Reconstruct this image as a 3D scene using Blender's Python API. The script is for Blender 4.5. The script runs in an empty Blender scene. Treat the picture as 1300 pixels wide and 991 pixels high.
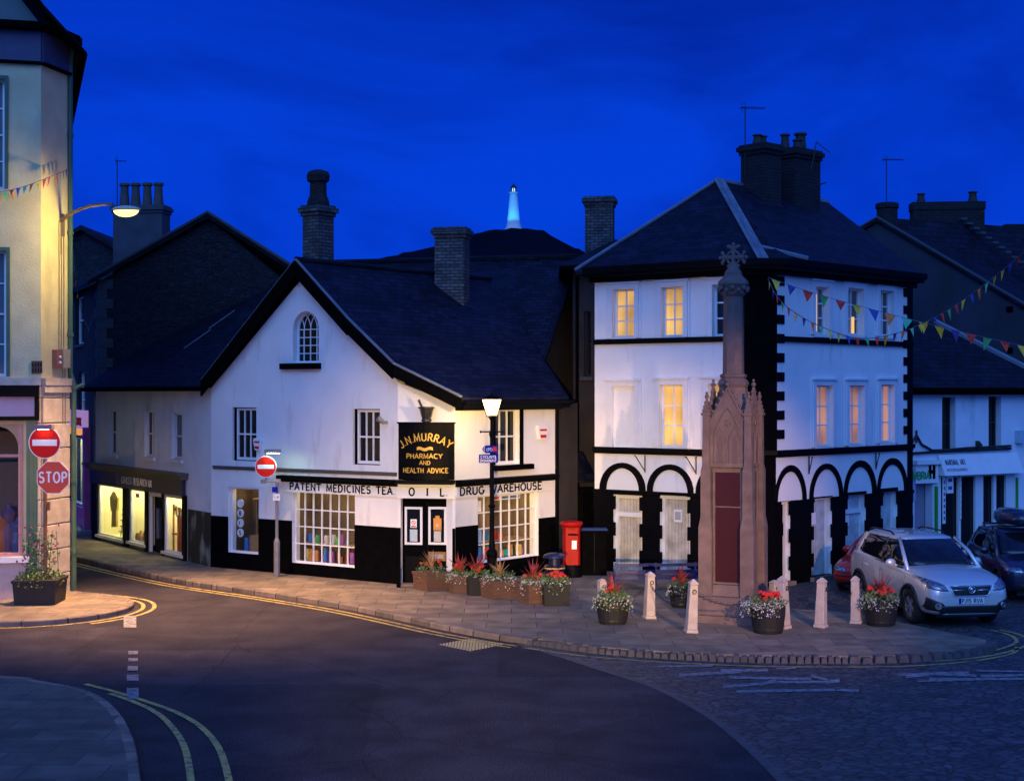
import bpy, bmesh, math, random
from mathutils import Vector, Matrix
from mathutils.geometry import tessellate_polygon
random.seed(7)
SC = bpy.context.scene
COL = SC.collection
F, CX, HY, EH = 1850.0, 650.0, 498.0, 4.6      # focal length in px of a 1300 px frame, horizon, eye height

def P(x, y, D):
    return Vector(((x-CX)*D/F, D, EH-(y-HY)*D/F))
def G(x, y, z=0.0):
    D = F*(EH-z)/(y-HY)
    return Vector(((x-CX)*D/F, D, z))
def GD(x, D, z=0.0):
    return Vector(((x-CX)*D/F, D, z))

# ------------------------------------------------------------------ materials
def _n(nt, t, **kw):
    n = nt.nodes.new(t)
    for k, v in kw.items(): setattr(n, k, v)
    return n
def mat(name, c1, c2=None, scale=6.0, rough=0.7, bump=0.0, bscale=None, kind='noise', metal=0.0,
        coords='UV', stretch=(1, 1, 1), detail=6.0, contrast=(0.3, 0.7), spec=0.5, mortar=None, brick=(0.25, 0.09, 0.01), dirt=None, coat=0.0):
    m = bpy.data.materials.new(name); m.use_nodes = True
    nt = m.node_tree; b = nt.nodes['Principled BSDF']
    b.inputs['Base Color'].default_value = (*c1, 1); b.inputs['Roughness'].default_value = rough
    b.inputs['Metallic'].default_value = metal
    b.inputs['Specular IOR Level'].default_value = spec
    b.inputs['Coat Weight'].default_value = coat
    c2 = c2 or tuple(v*0.75 for v in c1)
    tc = _n(nt, 'ShaderNodeTexCoord'); mp = _n(nt, 'ShaderNodeMapping'); mp.inputs['Scale'].default_value = stretch
    nt.links.new(tc.outputs[coords], mp.inputs[0])
    no = _n(nt, 'ShaderNodeTexNoise'); no.inputs['Scale'].default_value = scale; no.inputs['Detail'].default_value = detail
    nt.links.new(mp.outputs[0], no.inputs[0])
    rp = _n(nt, 'ShaderNodeValToRGB')
    rp.color_ramp.elements[0].position = contrast[0]; rp.color_ramp.elements[1].position = contrast[1]
    rp.color_ramp.elements[0].color = (*c1, 1); rp.color_ramp.elements[1].color = (*c2, 1)
    nt.links.new(no.outputs['Fac'], rp.inputs[0])
    col = rp.outputs[0]; hgt = None
    if kind == 'brick':
        br = _n(nt, 'ShaderNodeTexBrick')
        br.inputs['Scale'].default_value = 1.0
        br.inputs['Brick Width'].default_value = brick[0]; br.inputs['Row Height'].default_value = brick[1]
        br.inputs['Mortar Size'].default_value = brick[2]; br.inputs['Mortar Smooth'].default_value = 0.3
        br.inputs['Color1'].default_value = (*c1, 1); br.inputs['Color2'].default_value = (*c2, 1)
        br.inputs['Mortar'].default_value = (*(mortar or tuple(v*0.4 for v in c1)), 1)
        br.inputs['Bias'].default_value = 0.0
        # wobble the lookup so that courses are not ruler straight
        nw = _n(nt, 'ShaderNodeTexNoise'); nw.inputs['Scale'].default_value = 3.0
        nt.links.new(mp.outputs[0], nw.inputs[0])
        mx = _n(nt, 'ShaderNodeMix', data_type='VECTOR'); mx.inputs['Factor'].default_value = 0.02
        nt.links.new(mp.outputs[0], mx.inputs[4]); nt.links.new(nw.outputs['Color'], mx.inputs[5])
        nt.links.new(mx.outputs[1], br.inputs[0])
        ml = _n(nt, 'ShaderNodeMix', data_type='RGBA', blend_type='MULTIPLY'); ml.inputs['Factor'].default_value = 0.7
        r2 = _n(nt, 'ShaderNodeValToRGB'); r2.color_ramp.elements[0].color = (.45, .45, .45, 1); r2.color_ramp.elements[1].color = (1.3, 1.3, 1.3, 1)
        r2.color_ramp.elements[0].position = 0.3; r2.color_ramp.elements[1].position = 0.7
        nt.links.new(no.outputs['Fac'], r2.inputs[0])
        nt.links.new(br.outputs['Color'], ml.inputs[6]); nt.links.new(r2.outputs[0], ml.inputs[7])
        col = ml.outputs[2]; hgt = br.outputs['Fac']
    if kind == 'stones':
        vo = _n(nt, 'ShaderNodeTexVoronoi', feature='DISTANCE_TO_EDGE'); vo.inputs['Scale'].default_value = brick[0]
        vc = _n(nt, 'ShaderNodeTexVoronoi'); vc.inputs['Scale'].default_value = brick[0]
        nt.links.new(mp.outputs[0], vo.inputs[0]); nt.links.new(mp.outputs[0], vc.inputs[0])
        r2 = _n(nt, 'ShaderNodeValToRGB'); r2.color_ramp.elements[0].position = 0.0; r2.color_ramp.elements[1].position = brick[2]
        r2.color_ramp.elements[0].color = (0.18, 0.18, 0.18, 1); r2.color_ramp.elements[1].color = (1, 1, 1, 1)
        nt.links.new(vo.outputs['Distance'], r2.inputs[0])
        hs = _n(nt, 'ShaderNodeRGBToBW'); nt.links.new(vc.outputs['Color'], hs.inputs[0])
        r3 = _n(nt, 'ShaderNodeValToRGB'); r3.color_ramp.elements[0].color = (.5, .5, .5, 1); r3.color_ramp.elements[1].color = (1.35, 1.35, 1.35, 1)
        nt.links.new(hs.outputs[0], r3.inputs[0])
        m1 = _n(nt, 'ShaderNodeMix', data_type='RGBA', blend_type='MULTIPLY'); m1.inputs['Factor'].default_value = 1
        m2 = _n(nt, 'ShaderNodeMix', data_type='RGBA', blend_type='MULTIPLY'); m2.inputs['Factor'].default_value = 1
        nt.links.new(col, m1.inputs[6]); nt.links.new(r3.outputs[0], m1.inputs[7])
        nt.links.new(m1.outputs[2], m2.inputs[6]); nt.links.new(r2.outputs[0], m2.inputs[7])
        col = m2.outputs[2]; hgt = r2.outputs[0]
    if dirt:   # (colour, scale, start, end): large soft stains with a shape of their own
        dn = _n(nt, 'ShaderNodeTexNoise'); dn.inputs['Scale'].default_value = dirt[1]; dn.inputs['Detail'].default_value = 8; dn.inputs['Roughness'].default_value = .65
        dm = _n(nt, 'ShaderNodeMapping'); dm.inputs['Scale'].default_value = dirt[4] if len(dirt) > 4 else (1, .35, 1); nt.links.new(tc.outputs[coords], dm.inputs[0])
        nt.links.new(dm.outputs[0], dn.inputs[0])
        dr = _n(nt, 'ShaderNodeValToRGB'); dr.color_ramp.elements[0].position = dirt[2]; dr.color_ramp.elements[1].position = dirt[3]
        nt.links.new(dn.outputs['Fac'], dr.inputs[0])
        dx = _n(nt, 'ShaderNodeMix', data_type='RGBA'); nt.links.new(dr.outputs[0], dx.inputs[0])
        nt.links.new(col, dx.inputs[6]); dx.inputs[7].default_value = (*dirt[0], 1); col = dx.outputs[2]
    nt.links.new(col, b.inputs['Base Color'])
    if bump:
        bn = _n(nt, 'ShaderNodeTexNoise'); bn.inputs['Scale'].default_value = bscale or scale*4; bn.inputs['Detail'].default_value = 5
        nt.links.new(mp.outputs[0], bn.inputs[0])
        bp = _n(nt, 'ShaderNodeBump'); bp.inputs['Strength'].default_value = bump; bp.inputs['Distance'].default_value = 0.02
        if hgt is not None:
            ad = _n(nt, 'ShaderNodeMath', operation='MULTIPLY_ADD'); ad.inputs[1].default_value = (-1.2 if kind == 'brick' else 1.5)
            nt.links.new(hgt, ad.inputs[0]); nt.links.new(bn.outputs['Fac'], ad.inputs[2])
            nt.links.new(ad.outputs[0], bp.inputs['Height'])
        else: nt.links.new(bn.outputs['Fac'], bp.inputs['Height'])
        nt.links.new(bp.outputs[0], b.inputs['Normal'])
    return m
def emit(name, c, s, c2=None, scale=4, stretch=(1, 1, 1), wave=False):
    m = bpy.data.materials.new(name); m.use_nodes = True; nt = m.node_tree
    b = nt.nodes['Principled BSDF']; b.inputs['Base Color'].default_value = (*[v*.4 for v in c], 1)
    b.inputs['Emission Color'].default_value = (*c, 1); b.inputs['Emission Strength'].default_value = s
    if c2:
        tc = _n(nt, 'ShaderNodeTexCoord'); mp = _n(nt, 'ShaderNodeMapping'); mp.inputs['Scale'].default_value = stretch
        nt.links.new(tc.outputs['UV'], mp.inputs[0])
        no = _n(nt, 'ShaderNodeTexWave' if wave else 'ShaderNodeTexNoise'); no.inputs['Scale'].default_value = scale
        if wave: no.inputs['Distortion'].default_value = 1.5
        nt.links.new(mp.outputs[0], no.inputs[0])
        rp = _n(nt, 'ShaderNodeValToRGB'); rp.color_ramp.elements[0].color = (*c, 1); rp.color_ramp.elements[1].color = (*c2, 1)
        nt.links.new(no.outputs['Fac'], rp.inputs[0])
        nz = _n(nt, 'ShaderNodeTexNoise'); nz.inputs['Scale'].default_value = .9; nz.inputs['Detail'].default_value = 1; nt.links.new(tc.outputs['UV'], nz.inputs[0])
        r9 = _n(nt, 'ShaderNodeValToRGB'); r9.color_ramp.elements[0].position = .35; r9.color_ramp.elements[1].position = .65; r9.color_ramp.elements[0].color = (.38, .30, .28, 1); r9.color_ramp.elements[1].color = (1.25, 1.2, 1.1, 1); nt.links.new(nz.outputs['Fac'], r9.inputs[0])
        m9 = _n(nt, 'ShaderNodeMix', data_type='RGBA', blend_type='MULTIPLY'); m9.inputs['Factor'].default_value = 1; nt.links.new(rp.outputs[0], m9.inputs[6]); nt.links.new(r9.outputs[0], m9.inputs[7])
        nt.links.new(m9.outputs[2], b.inputs['Emission Color'])
    return m
def glassmat(name, tint=(1, 1, 1), refl=0.12):
    m = bpy.data.materials.new(name); m.use_nodes = True; nt = m.node_tree
    nt.nodes.remove(nt.nodes['Principled BSDF'])
    o = nt.nodes['Material Output']
    t = _n(nt, 'ShaderNodeBsdfTransparent'); t.inputs[0].default_value = (*tint, 1)
    g = _n(nt, 'ShaderNodeBsdfGlossy'); g.inputs['Roughness'].default_value = 0.02
    mx = _n(nt, 'ShaderNodeMixShader')
    fr = _n(nt, 'ShaderNodeFresnel'); ge = _n(nt, 'ShaderNodeNewGeometry'); ir = _n(nt, 'ShaderNodeMath', operation='MULTIPLY_ADD'); ir.inputs[1].default_value = 1/1.45-1.45; ir.inputs[2].default_value = 1.45
    nt.links.new(ge.outputs['Backfacing'], ir.inputs[0]); nt.links.new(ir.outputs[0], fr.inputs[0])
    ma = _n(nt, 'ShaderNodeMath', operation='MULTIPLY'); ma.inputs[1].default_value = refl/0.04*1.0 if refl < .04 else 1.0
    nt.links.new(fr.outputs[0], ma.inputs[0]); nt.links.new(ma.outputs[0], mx.inputs[0])
    nt.links.new(t.outputs[0], mx.inputs[1]); nt.links.new(g.outputs[0], mx.inputs[2]); nt.links.new(mx.outputs[0], o.inputs[0])
    return m

M = {}
M['white_render'] = mat('white_render', (.80, .80, .79), (.72, .72, .72), 1.2, .85, .12, 25, dirt=((.42, .41, .39), 1.5, .56, .85, (1.6, .28, 1)))
M['old_white'] = mat('old_white_render', (.72, .76, .82), (.62, .66, .72), 1.5, .9, .2, 20, dirt=((.34, .36, .40), 1.1, .56, .80))
M['cream'] = mat('cream_roughcast', (.66, .58, .34), (.54, .46, .26), 2.0, .9, .5, 22, dirt=((.36, .31, .24), 1.0, .55, .8))
M['cream_stone'] = mat('cream_stone', (.55, .49, .40), (.38, .33, .27), 4.0, .85, .5, 30)
M['white_paint'] = mat('white_paint', (.8, .8, .8), (.74, .74, .73), 3, .45)
M['white_trim'] = mat('white_trim', (.74, .75, .76), (.68, .68, .7), 3, .6)
M['black_paint'] = mat('black_paint', (.0012, .0012, .0016), (.0025, .0025, .003), 4, .8, .1, 20, spec=.03)
M['black_gloss'] = mat('black_gloss', (.0018, .0018, .0022), (.003, .003, .004), 4, .5, spec=.07)
M['slate'] = mat('slate', (.003, .004, .012), (.012, .014, .038), 1.2, .6, .9, 18, kind='brick', brick=(.30, .17, .012), mortar=(.002, .002, .004), spec=.2, dirt=((.016, .018, .03), 1.3, .56, .76, (1, 1, 1)))
M['slate2'] = mat('slate_old', (.003, .004, .010), (.010, .012, .032), 1.0, .65, .9, 16, kind='brick', brick=(.34, .20, .014), mortar=(.002, .002, .004), spec=.2, dirt=((.016, .018, .03), 1.0, .56, .74, (1, 1, 1)))
M['lead'] = mat('lead', (.10, .12, .16), (.18, .21, .26), 2, .55, .2, 8)
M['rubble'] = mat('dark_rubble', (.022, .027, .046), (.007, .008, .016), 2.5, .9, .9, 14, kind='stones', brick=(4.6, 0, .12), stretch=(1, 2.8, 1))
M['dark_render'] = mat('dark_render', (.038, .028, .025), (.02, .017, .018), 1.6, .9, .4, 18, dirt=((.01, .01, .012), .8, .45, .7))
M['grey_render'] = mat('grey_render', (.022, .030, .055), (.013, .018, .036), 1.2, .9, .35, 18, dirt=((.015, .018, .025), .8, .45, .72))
M['quoin'] = mat('pale_quoin', (.07, .075, .09), (.045, .05, .06), 5, .9, .4)
M['buff_brick'] = mat('buff_brick', (.10, .115, .125), (.045, .05, .06), 3, .9, .7, 25, kind='brick', brick=(.235, .085, .012), mortar=(.012, .012, .018))
M['dark_brick'] = mat('dark_brick', (.016, .016, .026), (.008, .008, .014), 3, .9, .7, 25, kind='brick', brick=(.235, .085, .012), mortar=(.004, .004, .006))
M['chimney_render'] = mat('chimney_render', (.075, .08, .10), (.05, .052, .065), 2, .9, .3)
M['pot'] = mat('chimney_pot', (.10, .085, .075), (.06, .05, .05), 4, .8, .2)
M['pot_dark'] = mat('dark_chimney_pot', (.03, .028, .028), (.02, .02, .02), 4, .8, .2)
M['asphalt'] = mat('asphalt', (.052, .045, .054), (.030, .026, .034), 1.1, .92, .7, 140, coords='Object', contrast=(.35, .68), spec=.12, dirt=((.080, .072, .072), .55, .56, .8, (1, .35, 1)), detail=12)
M['cobble'] = mat('cobble', (.095, .092, .10), (.05, .048, .056), 1.4, .62, 1.0, 20, kind='stones', brick=(5.2, 0, .16), stretch=(1, 1.5, 1), coords='Object')
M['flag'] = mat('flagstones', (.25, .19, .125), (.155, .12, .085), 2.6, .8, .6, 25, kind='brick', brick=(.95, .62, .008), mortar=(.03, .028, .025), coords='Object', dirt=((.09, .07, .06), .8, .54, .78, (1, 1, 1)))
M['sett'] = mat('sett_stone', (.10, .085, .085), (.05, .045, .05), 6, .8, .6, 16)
M['flag_dark'] = mat('dark_flagstones', (.12, .10, .085), (.07, .06, .052), 2.6, .8, .6, 25, kind='brick', brick=(.95, .62, .008), mortar=(.02, .018, .016), coords='Object', dirt=((.035, .03, .03), .8, .50, .74, (1, 1, 1)))  # darker flagstones for the near pavement
M['kerb'] = mat('kerb_stone', (.25, .185, .14), (.13, .10, .08), 3.5, .85, .6, 16, kind='brick', brick=(.9, .5, .012), mortar=(.02, .02, .02), coords='Object')
M['yellow'] = mat('yellow_road_paint', (.52, .38, .09), (.36, .27, .08), 2, .75, .3, 60, coords='Object', dirt=((.08, .075, .07), 7, .48, .62, (1, 1, 1)))
M['road_white'] = mat('white_road_paint', (.36, .35, .37), (.20, .2, .22), 7, .75, .3, 60, coords='Object', dirt=((.09, .085, .085), 8, .44, .56, (1, 2.2, 1)))
M['grass'] = mat('hill_grass', (.007, .010, .020), (.004, .006, .013), .02, .95, coords='Object', spec=0)
M['dark_glass'] = mat('dark_glass', (.006, .007, .010), (.010, .011, .014), 1.5, .06, spec=.35)
M['blue_glass'] = mat('blinded_glass', (.12, .14, .17), (.09, .11, .14), 1.5, .3, spec=.35)
M['glass'] = glassmat('clear_glass')
M['navy'] = mat('navy_fascia', (.012, .012, .06), (.02, .018, .07), 2, .35)
M['pink'] = mat('pink_paint', (.45, .07, .20), (.36, .06, .17), 3, .5, .1)
M['pinkpanel'] = mat('pink_fascia', (.50, .34, .42), (.45, .31, .39), 2, .5)
M['green'] = mat('green_paint', (.02, .10, .07), (.015, .075, .055), 3, .4)
M['pipe_green'] = mat('green_pipe', (.05, .12, .08), (.04, .09, .06), 3, .5)
M['marble'] = mat('veined_marble', (.07, .075, .07), (.22, .22, .20), 2.5, .35, contrast=(.5, .62))
M['grey_metal'] = mat('galvanised', (.30, .30, .29), (.2, .2, .2), 6, .5, metal=.4)
M['dark_metal'] = mat('dark_metal', (.012, .012, .014), (.02, .02, .022), 6, .45, metal=.0)
M['red_sign'] = mat('red_sign', (.62, .014, .010), (.56, .012, .010), 2, .6, spec=.12)
M['stop_red'] = mat('stop_red', (.62, .06, .025), (.55, .05, .022), 2, .5)
M['sign_white'] = mat('sign_white', (.82, .82, .80), (.78, .78, .76), 2, .4)
M['sign_blue'] = mat('sign_blue', (.006, .015, .30), (.006, .012, .26), 2, .8, spec=.08)
M['gold'] = mat('gold_leaf', (.78, .47, .06), (.62, .36, .05), 6, .4, metal=.15)
M['post_red'] = mat('pillar_red', (.38, .010, .008), (.30, .008, .007), 3, .5, .1, spec=.15)
M['bin_blue'] = mat('bin_blue', (.012, .014, .06), (.01, .012, .045), 3, .3)
M['bench_blue'] = mat('bench_blue', (.012, .02, .12), (.01, .015, .09), 3, .4)
M['wood'] = mat('planter_wood', (.15, .072, .042), (.09, .045, .028), 3, .7, .5, 20, stretch=(.6, 6, 1))
M['barrel'] = mat('black_barrel', (.005, .005, .005), (.010, .009, .009), 4, .7, .4, stretch=(6, .5, 1))
M['soil'] = mat('soil', (.02, .015, .01))
M['leaf'] = mat('green_leaf', (.06, .12, .03), (.10, .16, .045), 8, .6)
M['leaf_pale'] = mat('pale_leaf', (.17, .20, .10), (.12, .15, .07), 8, .6)
M['alyssum'] = mat('white_blossom', (.62, .60, .62), (.5, .5, .55), 8, .7)
M['geranium'] = mat('red_blossom', (.70, .03, .02), (.55, .02, .015), 8, .6)
M['magenta'] = mat('magenta_blossom', (.50, .06, .17), (.42, .05, .13), 8, .6)
M['spike'] = mat('red_spiky_leaf', (.34, .045, .035), (.20, .03, .03), 8, .6)
M['spike_tan'] = mat('tan_spiky_leaf', (.42, .26, .11), (.30, .15, .08), 8, .6)
M['sandstone'] = mat('red_sandstone', (.18, .122, .112), (.105, .072, .068), 3, .85, .5, 26, dirt=((.11, .085, .08), 1.2, .52, .72, (1, .6, 1)))
M['granite_red'] = mat('red_granite_panel', (.055, .009, .008), (.035, .007, .006), 30, .3)
M['slate_green'] = mat('green_slate_panel', (.035, .05, .045), (.03, .04, .038), 5, .4)
M['bollard'] = mat('bollard_stone', (.46, .39, .35), (.34, .29, .27), 5, .8, .3)
M['chain'] = mat('iron_chain', (.03, .028, .03), (.02, .02, .02), 5, .5, metal=.3)
M['beige_board'] = mat('cream_boards', (.62, .55, .43), (.56, .50, .40), 3, .6, .5, 1, kind='brick', brick=(.09, 9, .006), mortar=(.30, .27, .21))
M['rubber'] = mat('tyre_rubber', (.010, .010, .010), (.014, .014, .014), 5, .8)
M['alloy'] = mat('alloy_wheel', (.55, .55, .57), (.5, .5, .52), 5, .3, metal=.8)
M['chrome'] = mat('chrome', (.8, .8, .82), (.75, .75, .78), 5, .12, metal=1)
M['silver_car'] = mat('champagne_silver_paint', (.82, .78, .70), (.80, .76, .68), 40, .27, metal=.45, coat=.7)
M['red_car'] = mat('red_car_paint', (.50, .012, .010), (.46, .012, .01), 40, .3, coat=.7)
M['navy_car'] = mat('dark_blue_car_paint', (.010, .013, .04), (.009, .012, .035), 40, .3, coat=.7)
M['plastic'] = mat('black_plastic', (.012, .012, .013), (.016, .016, .016), 10, .5)
M['headlight'] = mat('headlight_lens', (.45, .48, .52), (.16, .17, .2), 14, .08, metal=.7, contrast=(.4, .55))
M['plate'] = mat('number_plate', (.72, .72, .70), (.7, .7, .68), 2, .4)
M['amber'] = mat('amber_lens', (.6, .22, .02))
M['carglass'] = mat('car_glass', (.006, .007, .010), (.008, .009, .012), 2, .04, spec=.6)
M['lantern_glow'] = emit('lantern_glow', (1.0, .80, .36), 7)
M['sodium'] = emit('street_lamp_glow', (1.0, .72, .24), 2.3)
M['signlamp_warm'] = emit('warm_sign_lamp_glow', (1.0, .78, .5), 22)
M['signlamp'] = emit('sign_lamp_glow', (.70, 1.0, .62), 60)
M['curtain_glow'] = emit('lit_curtain', (1.0, .62, .17), 1.05, (.34, .17, .05), 9, wave=True)
M['curtain_dim'] = emit('dim_curtain', (.62, .28, .14), 1.0, (.20, .09, .09), 9, wave=True)
M['shop_glow'] = emit('shop_ceiling_light', (1.0, .95, .50), 13)
M['shop_glow_w'] = emit('shop_light_cool', (.85, 1.0, .95), 12)
M['window_fill'] = emit('window_fill_light', (1.0, .75, .42), 4.0)  # added fill for the pharmacy displays, not a lamp of the shop
M['shop_wall'] = mat('pale_shop_wall', (.72, .68, .42), (.66, .6, .38), 2, .8)
M['beige_wall'] = mat('beige_shop_wall', (.17, .12, .06), (.07, .045, .025), 2, .8)
M['shelfwood'] = mat('shelf_wood', (.40, .22, .08), (.3, .16, .06), 4, .6, stretch=(.5, 6, 1))
M['stain_black'] = mat('stained_plinth', (.02, .022, .016), (.30, .30, .26), 1.6, .7, .3, contrast=(.52, .72), stretch=(1.6, .8, 1), detail=10)
M['hoad'] = mat('tower_render', (.75, .75, .75), (.65, .65, .65), .2, .8)
def flat(name, c, rough=.6):
    if name not in M: M[name] = mat(name, c, tuple(v*.85 for v in c), 6, rough)
    return M[name]
for nm, c in dict(flag_red=(.62, .04, .03), flag_yellow=(.62, .50, .04), flag_green=(.03, .40, .12), flag_blue=(.02, .05, .38), flag_orange=(.68, .17, .03), flag_mint=(.05, .55, .36), flag_pink=(.62, .07, .12)).items(): flat(nm, c)

# ------------------------------------------------------------------ mesh builder
class MB:
    def __init__(s): s.v = []; s.f = []; s.ch = []
    def add(s, vs, fs):
        b = len(s.v); s.ch.append((b, len(s.f))); s.v += [Vector(v) for v in vs]; s.f += [tuple(b+i for i in f) for f in fs]; return s
    def quad(s, a, b, c, d): return s.add([a, b, c, d], [(0, 1, 2, 3)])
    def tri(s, a, b, c): return s.add([a, b, c], [(0, 1, 2)])
    def obox(s, o, a, b, c):
        o, a, b, c = Vector(o), Vector(a), Vector(b), Vector(c)
        v = [o, o+a, o+a+b, o+b, o+c, o+a+c, o+a+b+c, o+b+c]
        return s.add(v, [(0, 3, 2, 1), (4, 5, 6, 7), (0, 1, 5, 4), (1, 2, 6, 5), (2, 3, 7, 6), (3, 0, 4, 7)])
    def box(s, c, sz, rz=0.0):
        c = Vector(c); R = Matrix.Rotation(rz, 3, 'Z')
        a, b, d = R @ Vector((sz[0], 0, 0)), R @ Vector((0, sz[1], 0)), Vector((0, 0, sz[2]))
        return s.obox(c-a/2-b/2-d/2, a, b, d)
    def frustum(s, c, w0, w1, h, rz=0.0, d0=None, d1=None):
        d0 = d0 or w0; d1 = d1 or w1
        R = Matrix.Rotation(rz, 3, 'Z'); c = Vector(c); v = []
        for w, d, z in ((w0, d0, 0), (w1, d1, h)):
            for sx, sy in ((-1, -1), (1, -1), (1, 1), (-1, 1)): v.append(c+R @ Vector((sx*w/2, sy*d/2, z)))
        return s.add(v, [(3, 2, 1, 0), (4, 5, 6, 7), (0, 1, 5, 4), (1, 2, 6, 5), (2, 3, 7, 6), (3, 0, 4, 7)])
    def prism(s, loops, off):
        """planar polygon (first loop) with holes, 3D points, extruded by off"""
        if not isinstance(loops[0][0], (list, tuple, Vector)) or isinstance(loops[0], Vector): loops = [loops]
        off = Vector(off); flatp = [Vector(p) for l in loops for p in l]
        tr = tessellate_polygon([[Vector(p) for p in l] for l in loops]); n = len(flatp)
        v = flatp+[p+off for p in flatp]
        f = [tuple(t) for t in tr]+[tuple(reversed([i+n for i in t])) for t in tr]
        k = 0
        for l in loops:
            m = len(l)
            for i in range(m):
                a, b = k+i, k+(i+1) % m
                f.append((a, b, b+n, a+n))
            k += m
        return s.add(v, f)
    def ring(s, c, ax, r, n=12, ph=0.0):
        ax = Vector(ax).normalized(); t = Vector((0, 0, 1)) if abs(ax.z) < .9 else Vector((1, 0, 0))
        a = ax.cross(t).normalized(); b = ax.cross(a)
        return [Vector(c)+a*math.cos(ph+2*math.pi*i/n)*r+b*math.sin(ph+2*math.pi*i/n)*r for i in range(n)]
    def cyl(s, a, b, r0, r1=None, n=12, ph=0.0):
        r1 = r0 if r1 is None else r1; ax = Vector(b)-Vector(a)
        v = s.ring(a, ax, r0, n, ph)+s.ring(b, ax, r1, n, ph)
        return s.add(v, [(i, (i+1) % n, n+(i+1) % n, n+i) for i in range(n)]+[tuple(reversed(range(n))), tuple(range(n, 2*n))])
    def tube(s, pts, r, n=8):
        pts = [Vector(p) for p in pts]; rs = r if isinstance(r, (list, tuple)) else [r]*len(pts)
        v = []; ref = None
        for i, p in enumerate(pts):
            d = (pts[min(i+1, len(pts)-1)]-pts[max(i-1, 0)]).normalized()
            if ref is None: ref = d.orthogonal().normalized()
            a = (ref-d*ref.dot(d)).normalized(); ref = a; b = d.cross(a)
            v += [p+(a*math.cos(2*math.pi*k/n)+b*math.sin(2*math.pi*k/n))*rs[i] for k in range(n)]
        f = [(i*n+k, i*n+(k+1) % n, (i+1)*n+(k+1) % n, (i+1)*n+k) for i in range(len(pts)-1) for k in range(n)]
        f += [tuple(reversed(range(n))), tuple(range((len(pts)-1)*n, len(pts)*n))]
        return s.add(v, f)
    def lathe(s, prof, c=(0, 0, 0), n=16, ph=0.0, sq=1.0):
        c = Vector(c); v = []
        for r, z in prof:
            for k in range(n):
                a = ph+2*math.pi*k/n; v.append(c+Vector((math.cos(a)*r, math.sin(a)*r*sq, z)))
        m = len(prof); f = [(i*n+k, i*n+(k+1) % n, (i+1)*n+(k+1) % n, (i+1)*n+k) for i in range(m-1) for k in range(n)]
        f += [tuple(reversed(range(n))), tuple(range((m-1)*n, m*n))]
        return s.add(v, f)
    def ball(s, c, r, n=8, m=5, sc=(1, 1, 1)):
        c = Vector(c); v = [c+Vector((0, 0, -r*sc[2]))]
        for j in range(1, m):
            t = -math.pi/2+math.pi*j/m
            for k in range(n): v.append(c+Vector((math.cos(t)*math.cos(2*math.pi*k/n)*r*sc[0], math.cos(t)*math.sin(2*math.pi*k/n)*r*sc[1], math.sin(t)*r*sc[2])))
        v.append(c+Vector((0, 0, r*sc[2]))); L = len(v)-1
        f = [(0, 1+(k+1) % n, 1+k) for k in range(n)]
        for j in range(m-2):
            for k in range(n): f.append((1+j*n+k, 1+j*n+(k+1) % n, 1+(j+1)*n+(k+1) % n, 1+(j+1)*n+k))
        f += [(L, 1+(m-2)*n+k, 1+(m-2)*n+(k+1) % n) for k in range(n)]
        return s.add(v, f)

ORIG = {}
def obj(name, mb, m, parent=None, loc=None, smooth=False, bevel=0.0, recalc=True):
    """links one mesh object; the builder's coordinates are world coordinates"""
    o0 = Vector(loc) if loc is not None else (ORIG[parent.name] if parent else Vector((0, 0, 0)))
    me = bpy.data.meshes.new(name)
    me.from_pydata([tuple(v-o0) for v in mb.v], [], mb.f)
    me.validate()
    if recalc:
        bm = bmesh.new(); bm.from_mesh(me); bmesh.ops.recalc_face_normals(bm, faces=bm.faces[:]); bm.to_mesh(me); bm.free()
    uv = me.uv_layers.new(name='UVMap'); Z = Vector((0, 0, 1))
    for p in me.polygons:
        n = p.normal
        if abs(n.z) > .97: t, b = Vector((1, 0, 0)), Vector((0, 1, 0))
        else: t = Z.cross(n).normalized(); b = n.cross(t)
        for li in p.loop_indices:
            c = me.vertices[me.loops[li].vertex_index].co+o0
            uv.data[li].uv = (c.dot(t), c.dot(b))
        p.use_smooth = smooth
    me.materials.append(m)
    ob = bpy.data.objects.new(name, me); COL.objects.link(ob)
    if parent:
        ob.parent = parent; ob.location = o0-ORIG[parent.name]
    else: ob.location = o0
    ORIG[ob.name] = o0
    if bevel:
        md = ob.modifiers.new('bevel', 'BEVEL'); md.width = bevel; md.segments = 2; md.limit_method = 'ANGLE'
    return ob
def objs(name, mb, m, parent=None, gap=.03, **k):
    """one object for every group of touching shapes in the builder"""
    ch = mb.ch+[(len(mb.v), len(mb.f))]; n = len(mb.ch); bb = []
    for (a, _), (b, _2) in zip(ch, ch[1:]):
        q = mb.v[a:b]; bb.append([min(p[i] for p in q)-gap/2 for i in range(3)]+[max(p[i] for p in q)+gap/2 for i in range(3)])
    par = list(range(n))
    def find(i):
        while par[i] != i: i = par[i]
        return i
    for i in range(n):
        for j in range(i):
            if all(bb[i][c] <= bb[j][c+3] and bb[j][c] <= bb[i][c+3] for c in range(3)): par[find(i)] = find(j)
    out = []
    for r in sorted({find(i) for i in range(n)}):
        g = MB()
        for i in range(n):
            if find(i) == r: v0, f0 = ch[i]; v1, f1 = ch[i+1]; g.add(mb.v[v0:v1], [tuple(q-v0 for q in f) for f in mb.f[f0:f1]])
        out.append(obj(name, g, m, parent, **k))
    return out
def thing(name, label, cat, loc, group=None):
    o = bpy.data.objects.new(name, None); COL.objects.link(o); o.location = loc; o.empty_display_size = .2
    o['label'] = label; o['category'] = cat
    if group: o['group'] = group
    ORIG[o.name] = Vector(loc); return o
def tag(o, label, cat, group=None):
    o['label'] = label; o['category'] = cat
    if group: o['group'] = group
    return o
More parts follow.
